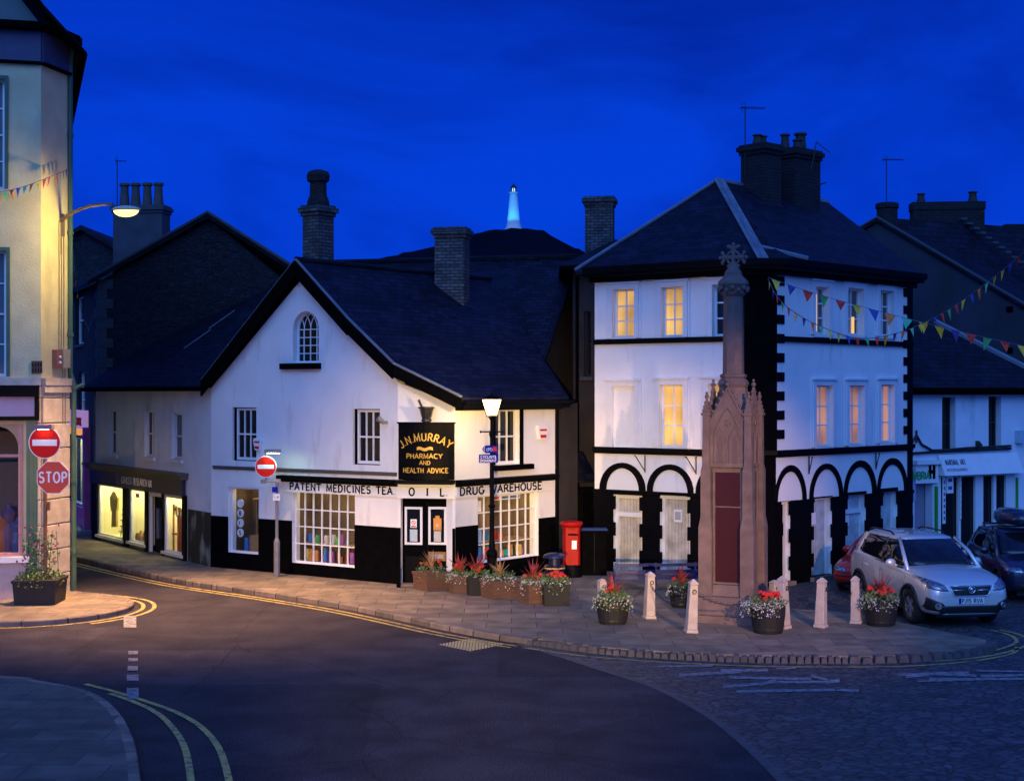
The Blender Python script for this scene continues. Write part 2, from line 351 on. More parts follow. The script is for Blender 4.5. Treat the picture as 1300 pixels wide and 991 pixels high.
def struct(name, mb, m, loc=(0, 0, 0), kind='structure', **k):
    o = obj(name, mb, m, None, loc, **k); o['kind'] = kind; return o
def copytree(src, loc, rz, label, group=None):
    """a copy of a thing with copies of its parts and sub-parts"""
    r = src.copy(); COL.objects.link(r); r.location = loc; r.rotation_euler = (0, 0, rz); r['label'] = label
    ORIG[r.name] = Vector(loc)
    def rec(a, b):
        for c in list(a.children):
            if c is b: continue
            d = c.copy(); COL.objects.link(d); d.parent = b; rec(c, d)
    rec(src, r); return r

# ------------------------------------------------------------------ wall frames
class W:
    def __init__(s, A, B):
        s.A = Vector((A[0], A[1], 0)); s.B = Vector((B[0], B[1], 0)); s.L = (s.B-s.A).length
        s.u = (s.B-s.A)/s.L; s.n = Vector((s.u.y, -s.u.x, 0)); s.holes = []
    def pt(s, u, z, d=0.0): return s.A+s.u*u+s.n*d+Vector((0, 0, z))
    def uz(s, x, y, d=0.0):
        C = Vector((0, 0, EH)); r = Vector(((x-CX)/F, 1, -(y-HY)/F)); A = s.A+s.n*d
        t = s.n.dot(A-C)/s.n.dot(r); p = C+r*t
        return (p-A).dot(s.u), p.z
    def rect(s, x0, x1, y0, y1, d=0.0):
        xc = (x0+x1)/2
        return s.uz(x0, 500, d)[0], s.uz(x1, 500, d)[0], s.uz(xc, y1, d)[1], s.uz(xc, y0, d)[1]   # u0,u1,z0,z1
    def box(s, mb, u0, u1, z0, z1, d0, d1):
        return mb.obox(s.pt(u0, z0, d0), s.u*(u1-u0), s.n*(d1-d0), Vector((0, 0, z1-z0)))
    def hole(s, r): s.holes.append([(r[0], r[2]), (r[1], r[2]), (r[1], r[3]), (r[0], r[3])]); return r
    def wall(s, outline, t=.28, d=0.0, holes=None):
        mb = MB(); hs = s.holes if holes is None else holes
        loops = [[s.pt(a, b, d) for a, b in outline]]+[[s.pt(a, b, d) for a, b in h] for h in hs]
        return mb.prism(loops, -s.n*t)
    def poly(s, mb, pts, d0, d1): return mb.prism([[s.pt(a, b, d0) for a, b in pts]], s.n*(d1-d0))
    def arch(s, uc, z0, zs, w, rise=None, n=14):
        """outline of an arched opening"""
        rise = w/2 if rise is None else rise
        pts = [(uc-w/2, z0), (uc+w/2, z0)]
        for i in range(n+1):
            a = math.pi*i/n; pts.append((uc+math.cos(a)*w/2, zs+math.sin(a)*rise))
        return pts

def sash(fr, par, r, cols=3, rows=(1, 1), rec=.10, fm='white_paint', gm='dark_glass', fw=.055, bar=.022, sill=None, sillm=None, hole=True, split=True, name='window', liner=0):
    """window part with pane and sill sub-parts; rows = glazing rows per sash"""
    u0, u1, z0, z1 = r
    if hole: fr.hole(r)
    lr = r
    if liner: u0 += liner; u1 -= liner*.35; z0 += liner*.3; z1 -= liner*.3
    mb = MB(); d0, d1 = -rec-.05, -rec
    fr.box(mb, u0, u0+fw, z0, z1, d0, d1); fr.box(mb, u1-fw, u1, z0, z1, d0, d1)
    fr.box(mb, u0+fw, u1-fw, z1-fw, z1, d0, d1); fr.box(mb, u0+fw, u1-fw, z0, z0+fw*1.3, d0, d1)
    zm = (z0+z1)/2; parts = [(z0+fw*1.3, z1-fw)] if not split else [(z0+fw*1.3, zm-.02), (zm+.02, z1-fw)]
    if split: fr.box(mb, u0+fw, u1-fw, zm-.02, zm+.02, d0, d1+.012)
    for (a, b), nr in zip(parts, rows[::-1] if split else [rows[0]]):
        for i in range(1, cols):
            uc = u0+fw+(u1-u0-2*fw)*i/cols; fr.box(mb, uc-bar/2, uc+bar/2, a, b, d0+.01, d1-.004)
        for j in range(1, nr):
            zc = a+(b-a)*j/nr; fr.box(mb, u0+fw, u1-fw, zc-bar/2, zc+bar/2, d0+.01, d1-.007)
    w = obj(name, mb, M[fm], par)
    g = MB(); fr.box(g, u0+.01, u1-.01, z0+.01, z1-.01, d0-.012, d0+.004)
    obj('pane', g, M[gm], w)
    if liner:
        g = MB(); a0, a1, b0, b1 = lr; fr.box(g, a0, u0, b0, b1, -rec-.055, -rec+.02); fr.box(g, u1, a1, b0, b1, -rec-.055, -rec+.02); fr.box(g, u0, u1, b0, z0, -rec-.055, -rec+.02); fr.box(g, u0, u1, z1, b1, -rec-.055, -rec+.02); obj('window_box', g, M['black_paint'], w)
        u0, u1, z0, z1 = lr
    if sill:
        sm = MB(); fr.box(sm, u0-sill[0], u1+sill[0], z0-sill[1], z0, -rec+.002, sill[2])
        obj('sill', sm, M[sillm or fm], w)
    return w
def chimney(par, c, w, d, z0, z1, m, rz=0.0, band=True, pots=(), potm='pot', name='chimney'):
    """stack with oversailing courses; pots = list of (dx, dy, r, h)"""
    mb = MB(); c = Vector((c[0], c[1], 0))
    mb.box(c+Vector((0, 0, (z0+z1-.25)/2)), (w, d, z1-.25-z0), rz)
    if band:
        mb.box(c+Vector((0, 0, z1-.20)), (w+.08, d+.08, .10), rz); mb.box(c+Vector((0, 0, z1-.09)), (w+.18, d+.18, .12), rz)
        mb.box(c+Vector((0, 0, z1)), (w+.08, d+.08, .06), rz)
    else: mb.box(c+Vector((0, 0, z1-.12)), (w+.06, d+.06, .26), rz)
    o = obj(name, mb, M[m], par); R = Matrix.Rotation(rz, 3, 'Z')
    for dx, dy, r, h in pots:
        q = c+R @ Vector((dx, dy, z1+.02)); pb = MB()
        pb.lathe([(r*1.1, 0), (r*1.05, .06), (r*.85, h*.55), (r*.8, h*.85), (r*1.08, h*.88), (r*1.08, h*.96), (r*.85, h), (r*.6, h), (r*.55, h-.1)], q, 12)
        obj('chimney_pot', pb, M[potm], o, smooth=False)
    return o
def aerial(par, base, h, arm, boom_dir=(1, 0, 0), tilt=0):
    mb = MB(); b = Vector(base); t = b+Vector((0, 0, h)); bd = Vector(boom_dir).normalized(); cr = bd.cross(Vector((0, 0, 1)))
    mb.cyl(b, t, .018, n=6); mb.cyl(t-bd*arm*.25, t+bd*arm, .012, n=5)
    for i in range(9):
        p = t+bd*arm*(-.15+1.12*i/8); l = .26-.012*i; mb.cyl(p-cr*l, p+cr*l, .006, n=4)
        if i < 2: mb.cyl(p-Vector((0, 0, .16)), p+Vector((0, 0, .16)), .006, n=4)
    return obj('aerial', mb, M['dark_metal'], par)

# ------------------------------------------------------------------ stroke lettering
def _arc(cx, cy, rx, ry, a0, a1, n=9): return [(cx+rx*math.cos(math.radians(a0+(a1-a0)*i/n)), cy+ry*math.sin(math.radians(a0+(a1-a0)*i/n))) for i in range(n+1)]
GL = {
 'A': (.72, [[(0, 0), (.36, 1), (.72, 0)], [(.14, .36), (.58, .36)]]),
 'B': (.6, [[(.05, 0), (.05, 1)], [(.05, 1)]+_arc(.33, .76, .22, .24, 90, -90)+[(.05, .52)], [(.05, .52)]+_arc(.35, .26, .25, .26, 90, -90)+[(.05, 0)]]),
 'C': (.66, [_arc(.38, .5, .36, .5, 48, 312, 14)]),
 'D': (.68, [[(.05, 0), (.05, 1), (.25, 1)]+_arc(.28, .5, .36, .5, 80, -80, 10)+[(.25, 0), (.05, 0)]]),
 'E': (.55, [[(.55, 1), (.05, 1), (.05, 0), (.55, 0)], [(.05, .52), (.46, .52)]]),
 'F': (.52, [[(.52, 1), (.05, 1), (.05, 0)], [(.05, .52), (.42, .52)]]),
 'G': (.7, [_arc(.38, .5, .36, .5, 48, 350, 15)+[(.73, .42), (.48, .42)]]),
 'H': (.68, [[(.05, 0), (.05, 1)], [(.63, 0), (.63, 1)], [(.05, .52), (.63, .52)]]),
 'I': (.16, [[(.08, 0), (.08, 1)]]),
 'J': (.45, [[(.4, 1), (.4, .25)]+_arc(.2, .22, .2, .22, 0, -160, 7)]),
 'K': (.62, [[(.05, 0), (.05, 1)], [(.6, 1), (.05, .42)], [(.22, .58), (.62, 0)]]),
 'L': (.52, [[(.05, 1), (.05, 0), (.52, 0)]]),
 'M': (.84, [[(.04, 0), (.08, 1), (.42, .15), (.76, 1), (.80, 0)]]),
 'N': (.7, [[(.05, 0), (.05, 1), (.65, 0), (.65, 1)]]),
 'O': (.76, [_arc(.38, .5, .36, .5, 0, 360, 20)]),
 'P': (.58, [[(.05, 0), (.05, 1)], [(.05, 1), (.28, 1)]+_arc(.30, .74, .26, .26, 85, -85, 8)+[(.28, .48), (.05, .48)]]),
 'Q': (.76, [_arc(.38, .5, .36, .5, 0, 360, 20), [(.45, .25), (.74, -.05)]]),
 'R': (.64, [[(.05, 0), (.05, 1)], [(.05, 1), (.28, 1)]+_arc(.30, .75, .25, .25, 85, -85, 8)+[(.28, .5), (.05, .5)], [(.3, .5), (.64, 0)]]),
 'S': (.58, [_arc(.29, .745, .25, .255, 30, 250, 10)+_arc(.29, .26, .26, .26, 75, -150, 10)]),
 'T': (.64, [[(0, 1), (.64, 1)], [(.32, 1), (.32, 0)]]),
 'U': (.68, [[(.05, 1), (.05, .3)]+_arc(.34, .3, .29, .3, 180, 360, 9)+[(.63, 1)]]),
 'V': (.7, [[(0, 1), (.35, 0), (.7, 1)]]),
 'W': (.98, [[(0, 1), (.25, 0), (.49, .85), (.73, 0), (.98, 1)]]),
 'X': (.66, [[(0, 0), (.66, 1)], [(0, 1), (.66, 0)]]),
 'Y': (.66, [[(0, 1), (.33, .48), (.66, 1)], [(.33, .48), (.33, 0)]]),
 'Z': (.6, [[(0, 1), (.6, 1), (0, 0), (.6, 0)]]),
 '1': (.3, [[(0, .78), (.2, 1), (.2, 0)]]), '5': (.55, [[(.5, 1), (.1, 1), (.06, .56)]+_arc(.27, .32, .27, .32, 110, -140, 10)]),
 '2': (.55, [_arc(.27, .74, .25, .26, 160, -30, 8)+[(.02, 0), (.55, 0)]]),
 '.': (.12, [[(.06, 0), (.06, .09)]]), ' ': (.42, []), "'": (.1, [[(.05, 1), (.05, .8)]]),
 '(': (.1, []),
}
def textw(s, h, gap): return sum(GL[c][0]*h*(1.15 if False else 1)+gap*h for c in s)-gap*h
def text(mb, s, mapf, h, t=.16, serif=0.0, gap=.28, wide=1.0, depth=.012, small=None):
    """letters drawn as thick strokes; mapf(a, b, d) -> world"""
    a = 0.0; k = 0
    for ci, ch in enumerate(s):
        w, st = GL[ch]; hh = h
        for pl in st:
            pts = [Vector((p[0]*h*wide+a, p[1]*hh, 0)) for p in pl]; closed = (pts[0]-pts[-1]).length < 1e-5
            L = []; R = []; n = len(pts); hw = t*h/2
            for i in range(n):
                if closed: d1 = pts[i]-pts[i-1 if i else n-2]; d2 = pts[(i+1) if i < n-1 else 1]-pts[i]
                else: d1 = pts[i]-pts[i-1] if i else pts[1]-pts[0]; d2 = pts[i+1]-pts[i] if i < n-1 else pts[i]-pts[i-1]
                n1 = Vector((-d1.y, d1.x, 0)).normalized(); n2 = Vector((-d2.y, d2.x, 0)).normalized(); b = n1+n2
                if b.length < .3: b = n1
                b.normalize(); q = hw/max(.45, b.dot(n1)); L.append(pts[i]+b*q); R.append(pts[i]-b*q)
            e = depth+.0006*(k % 3); k += 1; v = []
            for i in range(n):
                v += [mapf(L[i].x, L[i].y, e), mapf(R[i].x, R[i].y, e), mapf(L[i].x, L[i].y, 0), mapf(R[i].x, R[i].y, 0)]
            f = []
            for i in range(n-1):
                A = 4*i; B = A+4
                f += [(A, A+1, B+1, B), (A, B, B+2, A+2), (A+1, A+3, B+3, B+1)]
            mb.add(v, f)
            if serif and not closed and ch not in 'SCGOQ.\'':
                for q in (pts[0], pts[-1]):
                    if q.y > h*.9 or q.y < h*.1:
                        yy = h-t*h*.25 if q.y > h*.5 else t*h*.25; sw = serif*h; e2 = depth+.0021
                        vv = [(q.x-sw, yy-t*h*.28), (q.x+sw, yy-t*h*.28), (q.x+sw, yy+t*h*.28), (q.x-sw, yy+t*h*.28)]
                        mb.add([mapf(x, y, e2) for x, y in vv]+[mapf(x, y, 0) for x, y in vv], [(0, 1, 2, 3), (0, 1, 5, 4), (1, 2, 6, 5), (2, 3, 7, 6), (3, 0, 4, 7)])
        a += (w*wide+gap)*h
    return a-gap*h
def fit(s, width, h, gap=.28, wide=1.0):
    """glyph widening that makes the text fill a width"""
    base = sum(GL[c][0] for c in s)*h; g = gap*h*(len(s)-1)
    return (width-g)/base
# ================================================================== camera, world, sun
cam = bpy.data.cameras.new('camera'); co = bpy.data.objects.new('camera', cam); COL.objects.link(co)
co.location = (0, 0, EH); co.rotation_euler = (math.radians(90), 0, 0)
cam.sensor_width = 36; cam.lens = 36*F/1300; cam.shift_y = (HY-495.5)/1300*1.0; cam.clip_end = 6000; cam.clip_start = .1
SC.camera = co
SC.view_settings.view_transform = 'Standard'; SC.view_settings.look = 'None'; SC.view_settings.exposure = 0; SC.view_settings.gamma = 1
SC.view_settings.use_curve_mapping = False
try:
    SC.cycles.use_denoising = True; SC.cycles.max_bounces = 6; SC.cycles.sample_clamp_indirect = 4; SC.cycles.transparent_max_bounces = 12
except Exception: pass
w = bpy.data.worlds.new('World'); SC.world = w; w.use_nodes = True; nt = w.node_tree
bg = nt.nodes['Background']; bg.inputs['Strength'].default_value = 1.0
SUN_EL, SUN_ROT = math.radians(38), math.radians(185)
sky = _n(nt, 'ShaderNodeTexSky'); sky.sky_type = 'NISHITA'; sky.sun_disc = False; sky.sun_elevation = SUN_EL; sky.sun_rotation = SUN_ROT
tc = _n(nt, 'ShaderNodeTexCoord'); sp = _n(nt, 'ShaderNodeSeparateXYZ'); nt.links.new(tc.outputs['Generated'], sp.inputs[0])
# dusk: the sky's own colour dyed deep blue by elevation, with soft cloud banks
rp = _n(nt, 'ShaderNodeValToRGB'); e = rp.color_ramp.elements
e[0].position = 0.0; e[0].color = (.0006, .038, .60, 1); e[1].position = 1.0; e[1].color = (.022, .075, .56, 1)
for p, c in ((.09, (.0006, .041, .62, 1)), (.19, (.0006, .038, .58, 1)), (.27, (.0006, .026, .44, 1)), (.42, (.018, .06, .48, 1))):
    q = rp.color_ramp.elements.new(p); q.color = c
nt.links.new(sp.outputs['Z'], rp.inputs[0])
mp = _n(nt, 'ShaderNodeMapping'); mp.inputs['Scale'].default_value = (2.3, 2.3, 5.5); nt.links.new(tc.outputs['Generated'], mp.inputs[0])
no = _n(nt, 'ShaderNodeTexNoise'); no.inputs['Scale'].default_value = 1.6; no.inputs['Detail'].default_value = 8; no.inputs['Roughness'].default_value = .55; no.inputs['Distortion'].default_value = .6
nt.links.new(mp.outputs[0], no.inputs[0])
r2 = _n(nt, 'ShaderNodeValToRGB'); r2.color_ramp.elements[0].position = .34; r2.color_ramp.elements[1].position = .62
r2.color_ramp.elements[0].color = (.60, .52, .60, 1); r2.color_ramp.elements[1].color = (1.1, 1.25, 1.12, 1); nt.links.new(no.outputs['Fac'], r2.inputs[0])
ml = _n(nt, 'ShaderNodeMix', data_type='RGBA', blend_type='MULTIPLY'); ml.inputs['Factor'].default_value = 1
# the afterglow behind the viewer
gy = _n(nt, 'ShaderNodeValToRGB'); gy.color_ramp.elements[0].position = .30; gy.color_ramp.elements[0].color = (.075, .19, .50, 1); gy.color_ramp.elements[1].position = .58; gy.color_ramp.elements[1].color = (0, 0, 0, 1)
my = _n(nt, 'ShaderNodeMath', operation='MULTIPLY_ADD'); my.inputs[1].default_value = .5; my.inputs[2].default_value = .5; nt.links.new(sp.outputs['Y'], my.inputs[0]); nt.links.new(my.outputs[0], gy.inputs[0])
ag = _n(nt, 'ShaderNodeMix', data_type='RGBA', blend_type='ADD'); ag.inputs['Factor'].default_value = 1; nt.links.new(rp.outputs[0], ag.inputs[6]); nt.links.new(gy.outputs[0], ag.inputs[7])
nt.links.new(ag.outputs[2], ml.inputs[6]); nt.links.new(r2.outputs[0], ml.inputs[7])
ts = _n(nt, 'ShaderNodeMix', data_type='RGBA', blend_type='MULTIPLY'); ts.inputs['Factor'].default_value = 1
nt.links.new(sky.outputs[0], ts.inputs[6]); ts.inputs[7].default_value = (.00004, .0003, .004, 1)
ad = _n(nt, 'ShaderNodeMix', data_type='RGBA', blend_type='ADD'); ad.inputs['Factor'].default_value = 1
nt.links.new(ml.outputs[2], ad.inputs[6]); nt.links.new(ts.outputs[2], ad.inputs[7]); nt.links.new(ad.outputs[2], bg.inputs[0])
sl = bpy.data.lights.new('dusk_light', 'SUN'); sl.energy = 1.25; sl.angle = math.radians(50); sl.color = (.17, .42, 1.0)
so = bpy.data.objects.new('dusk_light', sl); COL.objects.link(so)
d = Vector((.13, .80, -.58)).normalized(); so.rotation_euler = d.to_track_quat('-Z', 'Y').to_euler()

# ================================================================== ground
def pxpoly(pts, z): return [G(x, y, z) for x, y in pts]
def sheet(pts, z):
    mb = MB(); P3 = [Vector((p[0], p[1], z)) for p in pts]; tr = tessellate_polygon([P3]); return mb.add(P3, [tuple(t) for t in tr])
g = MB(); g.quad((-3000, -400, -.03), (3000, -400, -.03), (3000, 3500, -.03), (-3000, 3500, -.03)); struct('ground', g, M['grass'])
def roadmat():
    m = M['asphalt']; nt = m.node_tree; b = nt.nodes['Principled BSDF']; src = b.inputs['Base Color'].links[0].from_socket
    tc = _n(nt, 'ShaderNodeTexCoord'); nz = _n(nt, 'ShaderNodeTexNoise'); nz.inputs['Scale'].default_value = 1.3; nz.inputs['Detail'].default_value = 4
    mx = _n(nt, 'ShaderNodeMix', data_type='VECTOR'); mx.inputs['Factor'].default_value = .25; nt.links.new(tc.outputs['Object'], nz.inputs[0]); nt.links.new(tc.outputs['Object'], mx.inputs[4]); nt.links.new(nz.outputs['Color'], mx.inputs[5])
    vo = _n(nt, 'ShaderNodeTexVoronoi', feature='DISTANCE_TO_EDGE'); vo.inputs['Scale'].default_value = .28; nt.links.new(mx.outputs[1], vo.inputs[0])
    r = _n(nt, 'ShaderNodeValToRGB'); r.color_ramp.elements[0].position = 0; r.color_ramp.elements[1].position = .004; r.color_ramp.elements[0].color = (.62, .62, .62, 1); nt.links.new(vo.outputs['Distance'], r.inputs[0])
    sp = _n(nt, 'ShaderNodeTexNoise'); sp.inputs['Scale'].default_value = 42; sp.inputs['Detail'].default_value = 3; nt.links.new(tc.outputs['Object'], sp.inputs[0])
    r3 = _n(nt, 'ShaderNodeValToRGB'); r3.color_ramp.elements[0].position = .3; r3.color_ramp.elements[1].position = .72; r3.color_ramp.elements[0].color = (.40, .40, .40, 1); r3.color_ramp.elements[1].color = (2.2, 2.2, 2.2, 1); nt.links.new(sp.outputs['Fac'], r3.inputs[0])
    bk = _n(nt, 'ShaderNodeTexVoronoi', distance='CHEBYCHEV'); bk.inputs['Scale'].default_value = .16; nt.links.new(tc.outputs['Object'], bk.inputs[0]); bw = _n(nt, 'ShaderNodeRGBToBW'); nt.links.new(bk.outputs['Color'], bw.inputs[0])
    r4 = _n(nt, 'ShaderNodeValToRGB'); r4.color_ramp.interpolation = 'CONSTANT'; r4.color_ramp.elements[0].color = (.80, .80, .80, 1); r4.color_ramp.elements[1].position = .42; r4.color_ramp.elements[1].color = (1, 1, 1, 1); nt.links.new(bw.outputs[0], r4.inputs[0])
    for s_ in (r, r3, r4):
        k = _n(nt, 'ShaderNodeMix', data_type='RGBA', blend_type='MULTIPLY'); k.inputs['Factor'].default_value = 1; nt.links.new(src, k.inputs[6]); nt.links.new(s_.outputs[0], k.inputs[7]); src = k.outputs[2]
    nt.links.new(src, b.inputs['Base Color'])
roadmat()
struct('road', sheet([(-60, -30), (60, -30), (60, 110), (-60, 110)], 0.0), M['asphalt'])
def smooth(pts, n=6):
    """Catmull-Rom through 2D points"""
    out = []
    for i in range(len(pts)-1):
        p0, p1, p2, p3 = [Vector(pts[max(0, min(len(pts)-1, k))]) for k in (i-1, i, i+1, i+2)]
        for j in range(n):
            t = j/n; out.append(tuple(.5*((2*p1)+(p2-p0)*t+(2*p0-5*p1+4*p2-p3)*t*t+(3*p1-p0-3*p2+p3)*t*t*t)))
    out.append(tuple(pts[-1])); return out
KH = .11
kerb_px = [(60, 697), (100, 707), (165, 722), (235, 736), (340, 751), (430, 765), (500, 779), (560, 792), (620, 803), (660, 809), (705, 815), (760, 822), (860, 829), (960, 833), (1060, 834), (1140, 833), (1210, 828), (1255, 821), (1266, 815), (1262, 811)]
kerb = [G(x, y, KH).to_2d() for x, y in kerb_px]; kerb = [Vector(p) for p in smooth(kerb, 5)]
back_px = [(1235, 806), (1160, 791), (1120, 782), (1070, 775), (1010, 771), (960, 767)]
back = [G(x, y, KH).to_2d() for x, y in back_px]; back = [Vector(p) for p in smooth(back, 4)]
# pavement on the shop side, reaching from the side street to the tip by the parked car
A_ = (-7.76, 37.6); B_ = GD(505, 34.2).to_2d(); C_ = GD(578, 34.0).to_2d(); D_ = GD(705, 36.9).to_2d()
L0 = GD(755, 37).to_2d(); L1 = GD(945, 34.5).to_2d(); R0 = GD(985, 34.5).to_2d(); R1 = GD(1157, 38.9).to_2d()
KW = .16
def offset_line(pts, w):
    out = []
    for i, p in enumerate(pts):
        d = (Vector(pts[min(i+1, len(pts)-1)])-Vector(pts[max(i-1, 0)])).normalized(); out.append(Vector(p)+Vector((-d.y, d.x))*w)
    return out
inner = offset_line(kerb, KW)
inner_b = offset_line(back, KW)
pav_poly = [tuple(p) for p in inner]+[tuple(p) for p in inner_b]+[tuple(GD(950, 36)[:2]), (6.4, 40), (-6, 44), (-12.4, 52), (-19, 56)]
mb = MB(); mb.prism([[Vector((p[0], p[1], -.02)) for p in pav_poly]], (0, 0, KH+.02-.003)); struct('pavement', mb, M['flag'])
def kerbstrip(line, w, h, mb, z0=-.02):
    inn = offset_line(line, w); n = len(line)
    v = [];
    for a, b in zip(line, inn): v += [(a[0], a[1], z0), (a[0], a[1], h-.02), (Vector(a)+(Vector(b)-Vector(a))*.12).to_tuple()+(h,), (b[0], b[1], h), (b[0], b[1], z0)]
    f = [(i*5+k, (i+1)*5+k, (i+1)*5+k+1, i*5+k+1) for i in range(n-1) for k in range(4)]
    mb.add(v, f)
mb = MB(); kerbstrip(kerb[:48], KW, KH, mb); kerbstrip(back, KW, KH-.03, mb); struct('kerb', mb, M['kerb'])
# rough setts along the rounded end of the pavement
mb = MB(); line = kerb[46:]
for i in range(len(line)-1):
    a, b = Vector(line[i]), Vector(line[i+1]); L = (b-a).length; n = max(1, int(L/.115)); d = (b-a)/n
    for k in range(n):
        p = a+d*(k+.5); ang = math.atan2(d.y, d.x)+random.uniform(-.08, .08); nn = Vector((-d.y, d.x)).normalized()
        p += nn*.09; h = KH+.0+random.uniform(-.03, .02)
        mb.frustum((p.x, p.y, -.02), d.length*.90, d.length*.62, h+.02, ang, .23, .19)
struct('kerb', mb, M['sett'])
# cobbled carriageway on the right
cob_px = [(640, 806), (668, 818), (705, 829), (770, 850), (830, 869), (880, 893), (930, 925), (1000, 990), (1040, 1050)]
cob = [G(x, y).to_2d() for x, y in cob_px]; cob = smooth(cob, 4)
poly = [tuple(p) for p in cob]+[(4, 5), (40, 5), (40, 70), (3, 70)]+[tuple(GD(720, 37)[:2])]
struct('cobbled_road', sheet(poly, .004), M['cobble'])
mb = MB(); o2 = offset_line([Vector(p) for p in cob], -.14)
for i in range(len(cob)-1): mb.quad((*cob[i], .008), (*cob[i+1], .008), (*o2[i+1], .008), (*o2[i], .008))
struct('kerb', mb, M['sett'])
# pavements on the left
lp = [(-160, 790), (0, 788.5), (60, 786), (110, 781), (150, 774), (169, 766.5), (166, 759), (140, 754), (90, 749), (30, 740), (-60, 715), (-160, 700)]
lk = [Vector(p) for p in smooth([G(x, y, KH).to_2d() for x, y in lp], 5)]
li = offset_line(lk, KW)
mb = MB(); mb.prism([[Vector((p[0], p[1], -.02)) for p in li]], (0, 0, KH+.017)); struct('corner_pavement', mb, M['flag'])
mb = MB(); kerbstrip(lk, KW, KH, mb); struct('corner_kerb', mb, M['kerb'])
np_ = [(-300, 850), (0, 857), (50, 863), (95, 871), (122, 880), (142, 893), (158, 912), (172, 945), (180, 1000), (185, 1060)]
nk = [Vector(p) for p in smooth([G(x, y, .08).to_2d() for x, y in np_], 5)]
nk = nk[::-1]; ni = offset_line(nk, .14)
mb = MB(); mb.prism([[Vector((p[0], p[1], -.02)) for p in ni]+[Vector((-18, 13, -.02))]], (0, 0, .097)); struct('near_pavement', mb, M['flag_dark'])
mb = MB(); kerbstrip(nk, .14, .08, mb); struct('near_kerb', mb, M['kerb'])
# painted lines
def stripe(mb, line, off, w, z=.006):
    a = offset_line(line, off); b = offset_line(line, off-w)
    for i in range(len(line)-1): mb.quad((*a[i], z), (*a[i+1], z), (*b[i+1], z), (*b[i], z))
mb = MB(); k1 = kerb[:47]; stripe(mb, k1, -.22, .09, .0125); stripe(mb, k1, -.42, .09, .0125)
k2 = kerb[47:-3]; stripe(mb, k2, -.30, .075, .0125)
tip = [Vector(p) for p in smooth([G(x, y).to_2d() for x, y in [(1180, 838), (1230, 834), (1272, 826), (1296, 816), (1288, 807), (1262, 800)]], 6)]
stripe(mb, tip, -.1, .075, .0125); stripe(mb, tip, .12, .075, .0165)
l1 = lk[2:-12]; stripe(mb, l1, -.15, .085, .0125)
l2 = lk[14:-18]; stripe(mb, l2, -.38, .085, .0125)
n2 = [Vector(p) for p in smooth([G(x, y).to_2d() for x, y in [(112, 868), (150, 878), (195, 892), (232, 906), (262, 925), (285, 955), (300, 1010)]], 5)]
stripe(mb, n2, 0, .09, .0125)
n3 = [Vector(p) for p in smooth([G(x, y).to_2d() for x, y in [(143, 880), (172, 890), (200, 903), (222, 922), (240, 952), (250, 1010)]], 5)]
stripe(mb, n3, 0, .09, .0125)
struct('road_marking', mb, M['yellow'])
mb = MB()
for x0, x1, y0, y1 in ((157, 173, 782, 797), (163, 175, 827, 831), (163, 175, 836, 840), (162, 175, 846, 852), (161, 176, 857, 865), (161, 176, 874, 888)):
    p = [G(x0, y0), G(x1, y0), G(x1, y1), G(x0, y1)]; mb.quad(*[(q.x, q.y, .0165) for q in p])
struct('road_marking', mb, M['road_white'])
mb = MB()   # worn lettering and arrow painted on the setts
def bar(x0, y0, x1, y1, t=3.2, z=.0125):
    mb.quad(*[(q.x, q.y, z) for q in (G(x0, y0-t/2), G(x1, y1-t/2), G(x1, y1+t/2), G(x0, y0+t/2))])
for b_ in ((835, 846, 905, 845, 2), (862, 857, 940, 853), (915, 851, 975, 851), (985, 849, 1010, 848, 2), (925, 860, 1030, 862), (1030, 858, 1050, 863, 3), (918, 872, 965, 868), (965, 869, 985, 864, 4), (975, 866, 1050, 866), (1050, 866, 1066, 864, 5), (935, 878, 1060, 876), (1062, 876, 1090, 877),
           (1150, 859, 1180, 856, 5), (1140, 857, 1230, 854), (1190, 856, 1240, 858), (1180, 863, 1300, 862), (1165, 865, 1215, 864, 2), (1240, 852, 1310, 853, 2), (1245, 859, 1310, 857)):
    bar(*b_, **({'t': 3.2} if len(b_) == 4 else {}), z=.0100+.00025*(mb.v.__len__()//4))
struct('road_marking', mb, M['road_white'])
# diamond drain cover in the asphalt
dc = G(598, 818, 0); mb = MB()
for i in range(-5, 6):
    for j in range(-5, 6):
        q = dc+Vector(((i-j)*.055, (i+j)*.062, .006)); mb.box(q, (.034, .034, .012), math.radians(45))
tag(obj('drain_cover', mb, flat('drain_paint', (.42, .38, .24)), None, dc), 'pale diamond drain grating in the dark asphalt', 'drain cover')
# ================================================================== hill and lit tower
prof = [(330, 350), (440, 333), (480, 329), (519, 319), (551, 311), (597, 297), (611, 292), (650, 288), (690, 290), (708, 303), (735, 315), (790, 335), (880, 352), (1100, 375)]
def hz(x):
    for (a, ya), (b, yb) in zip(prof, prof[1:]):
        if a <= x <= b:
            t = (x-a)/(b-a); return ya+(yb-ya)*t
    return 380
mb = MB(); xs = list(range(330, 1101, 10)); rows = [(620, .12), (700, .35), (780, .58), (860, .78), (930, .92), (1000, 1.0), (1100, .93), (1250, .5), (1400, 0)]
for D, k in rows:
    for x in xs:
        zt = (HY-hz(x))*1000/F; X = (x-CX)*1000/F*(.8+.2*D/1000)
        mb.v.append(Vector((X, D, zt*k+EH*k+random.uniform(-1, 1)*(2 if k < 1 else .6)-1)))
n = len(xs); mb.f = [(j*n+i, j*n+i+1, (j+1)*n+i+1, (j+1)*n+i) for j in range(len(rows)-1) for i in range(n-1)]
struct('hill', mb, M['grass'], smooth=True)
tb = P(652, 289, 1000); tower = thing('hill_monument', 'tall lighthouse shaped monument floodlit blue on the hilltop', 'monument', tb)
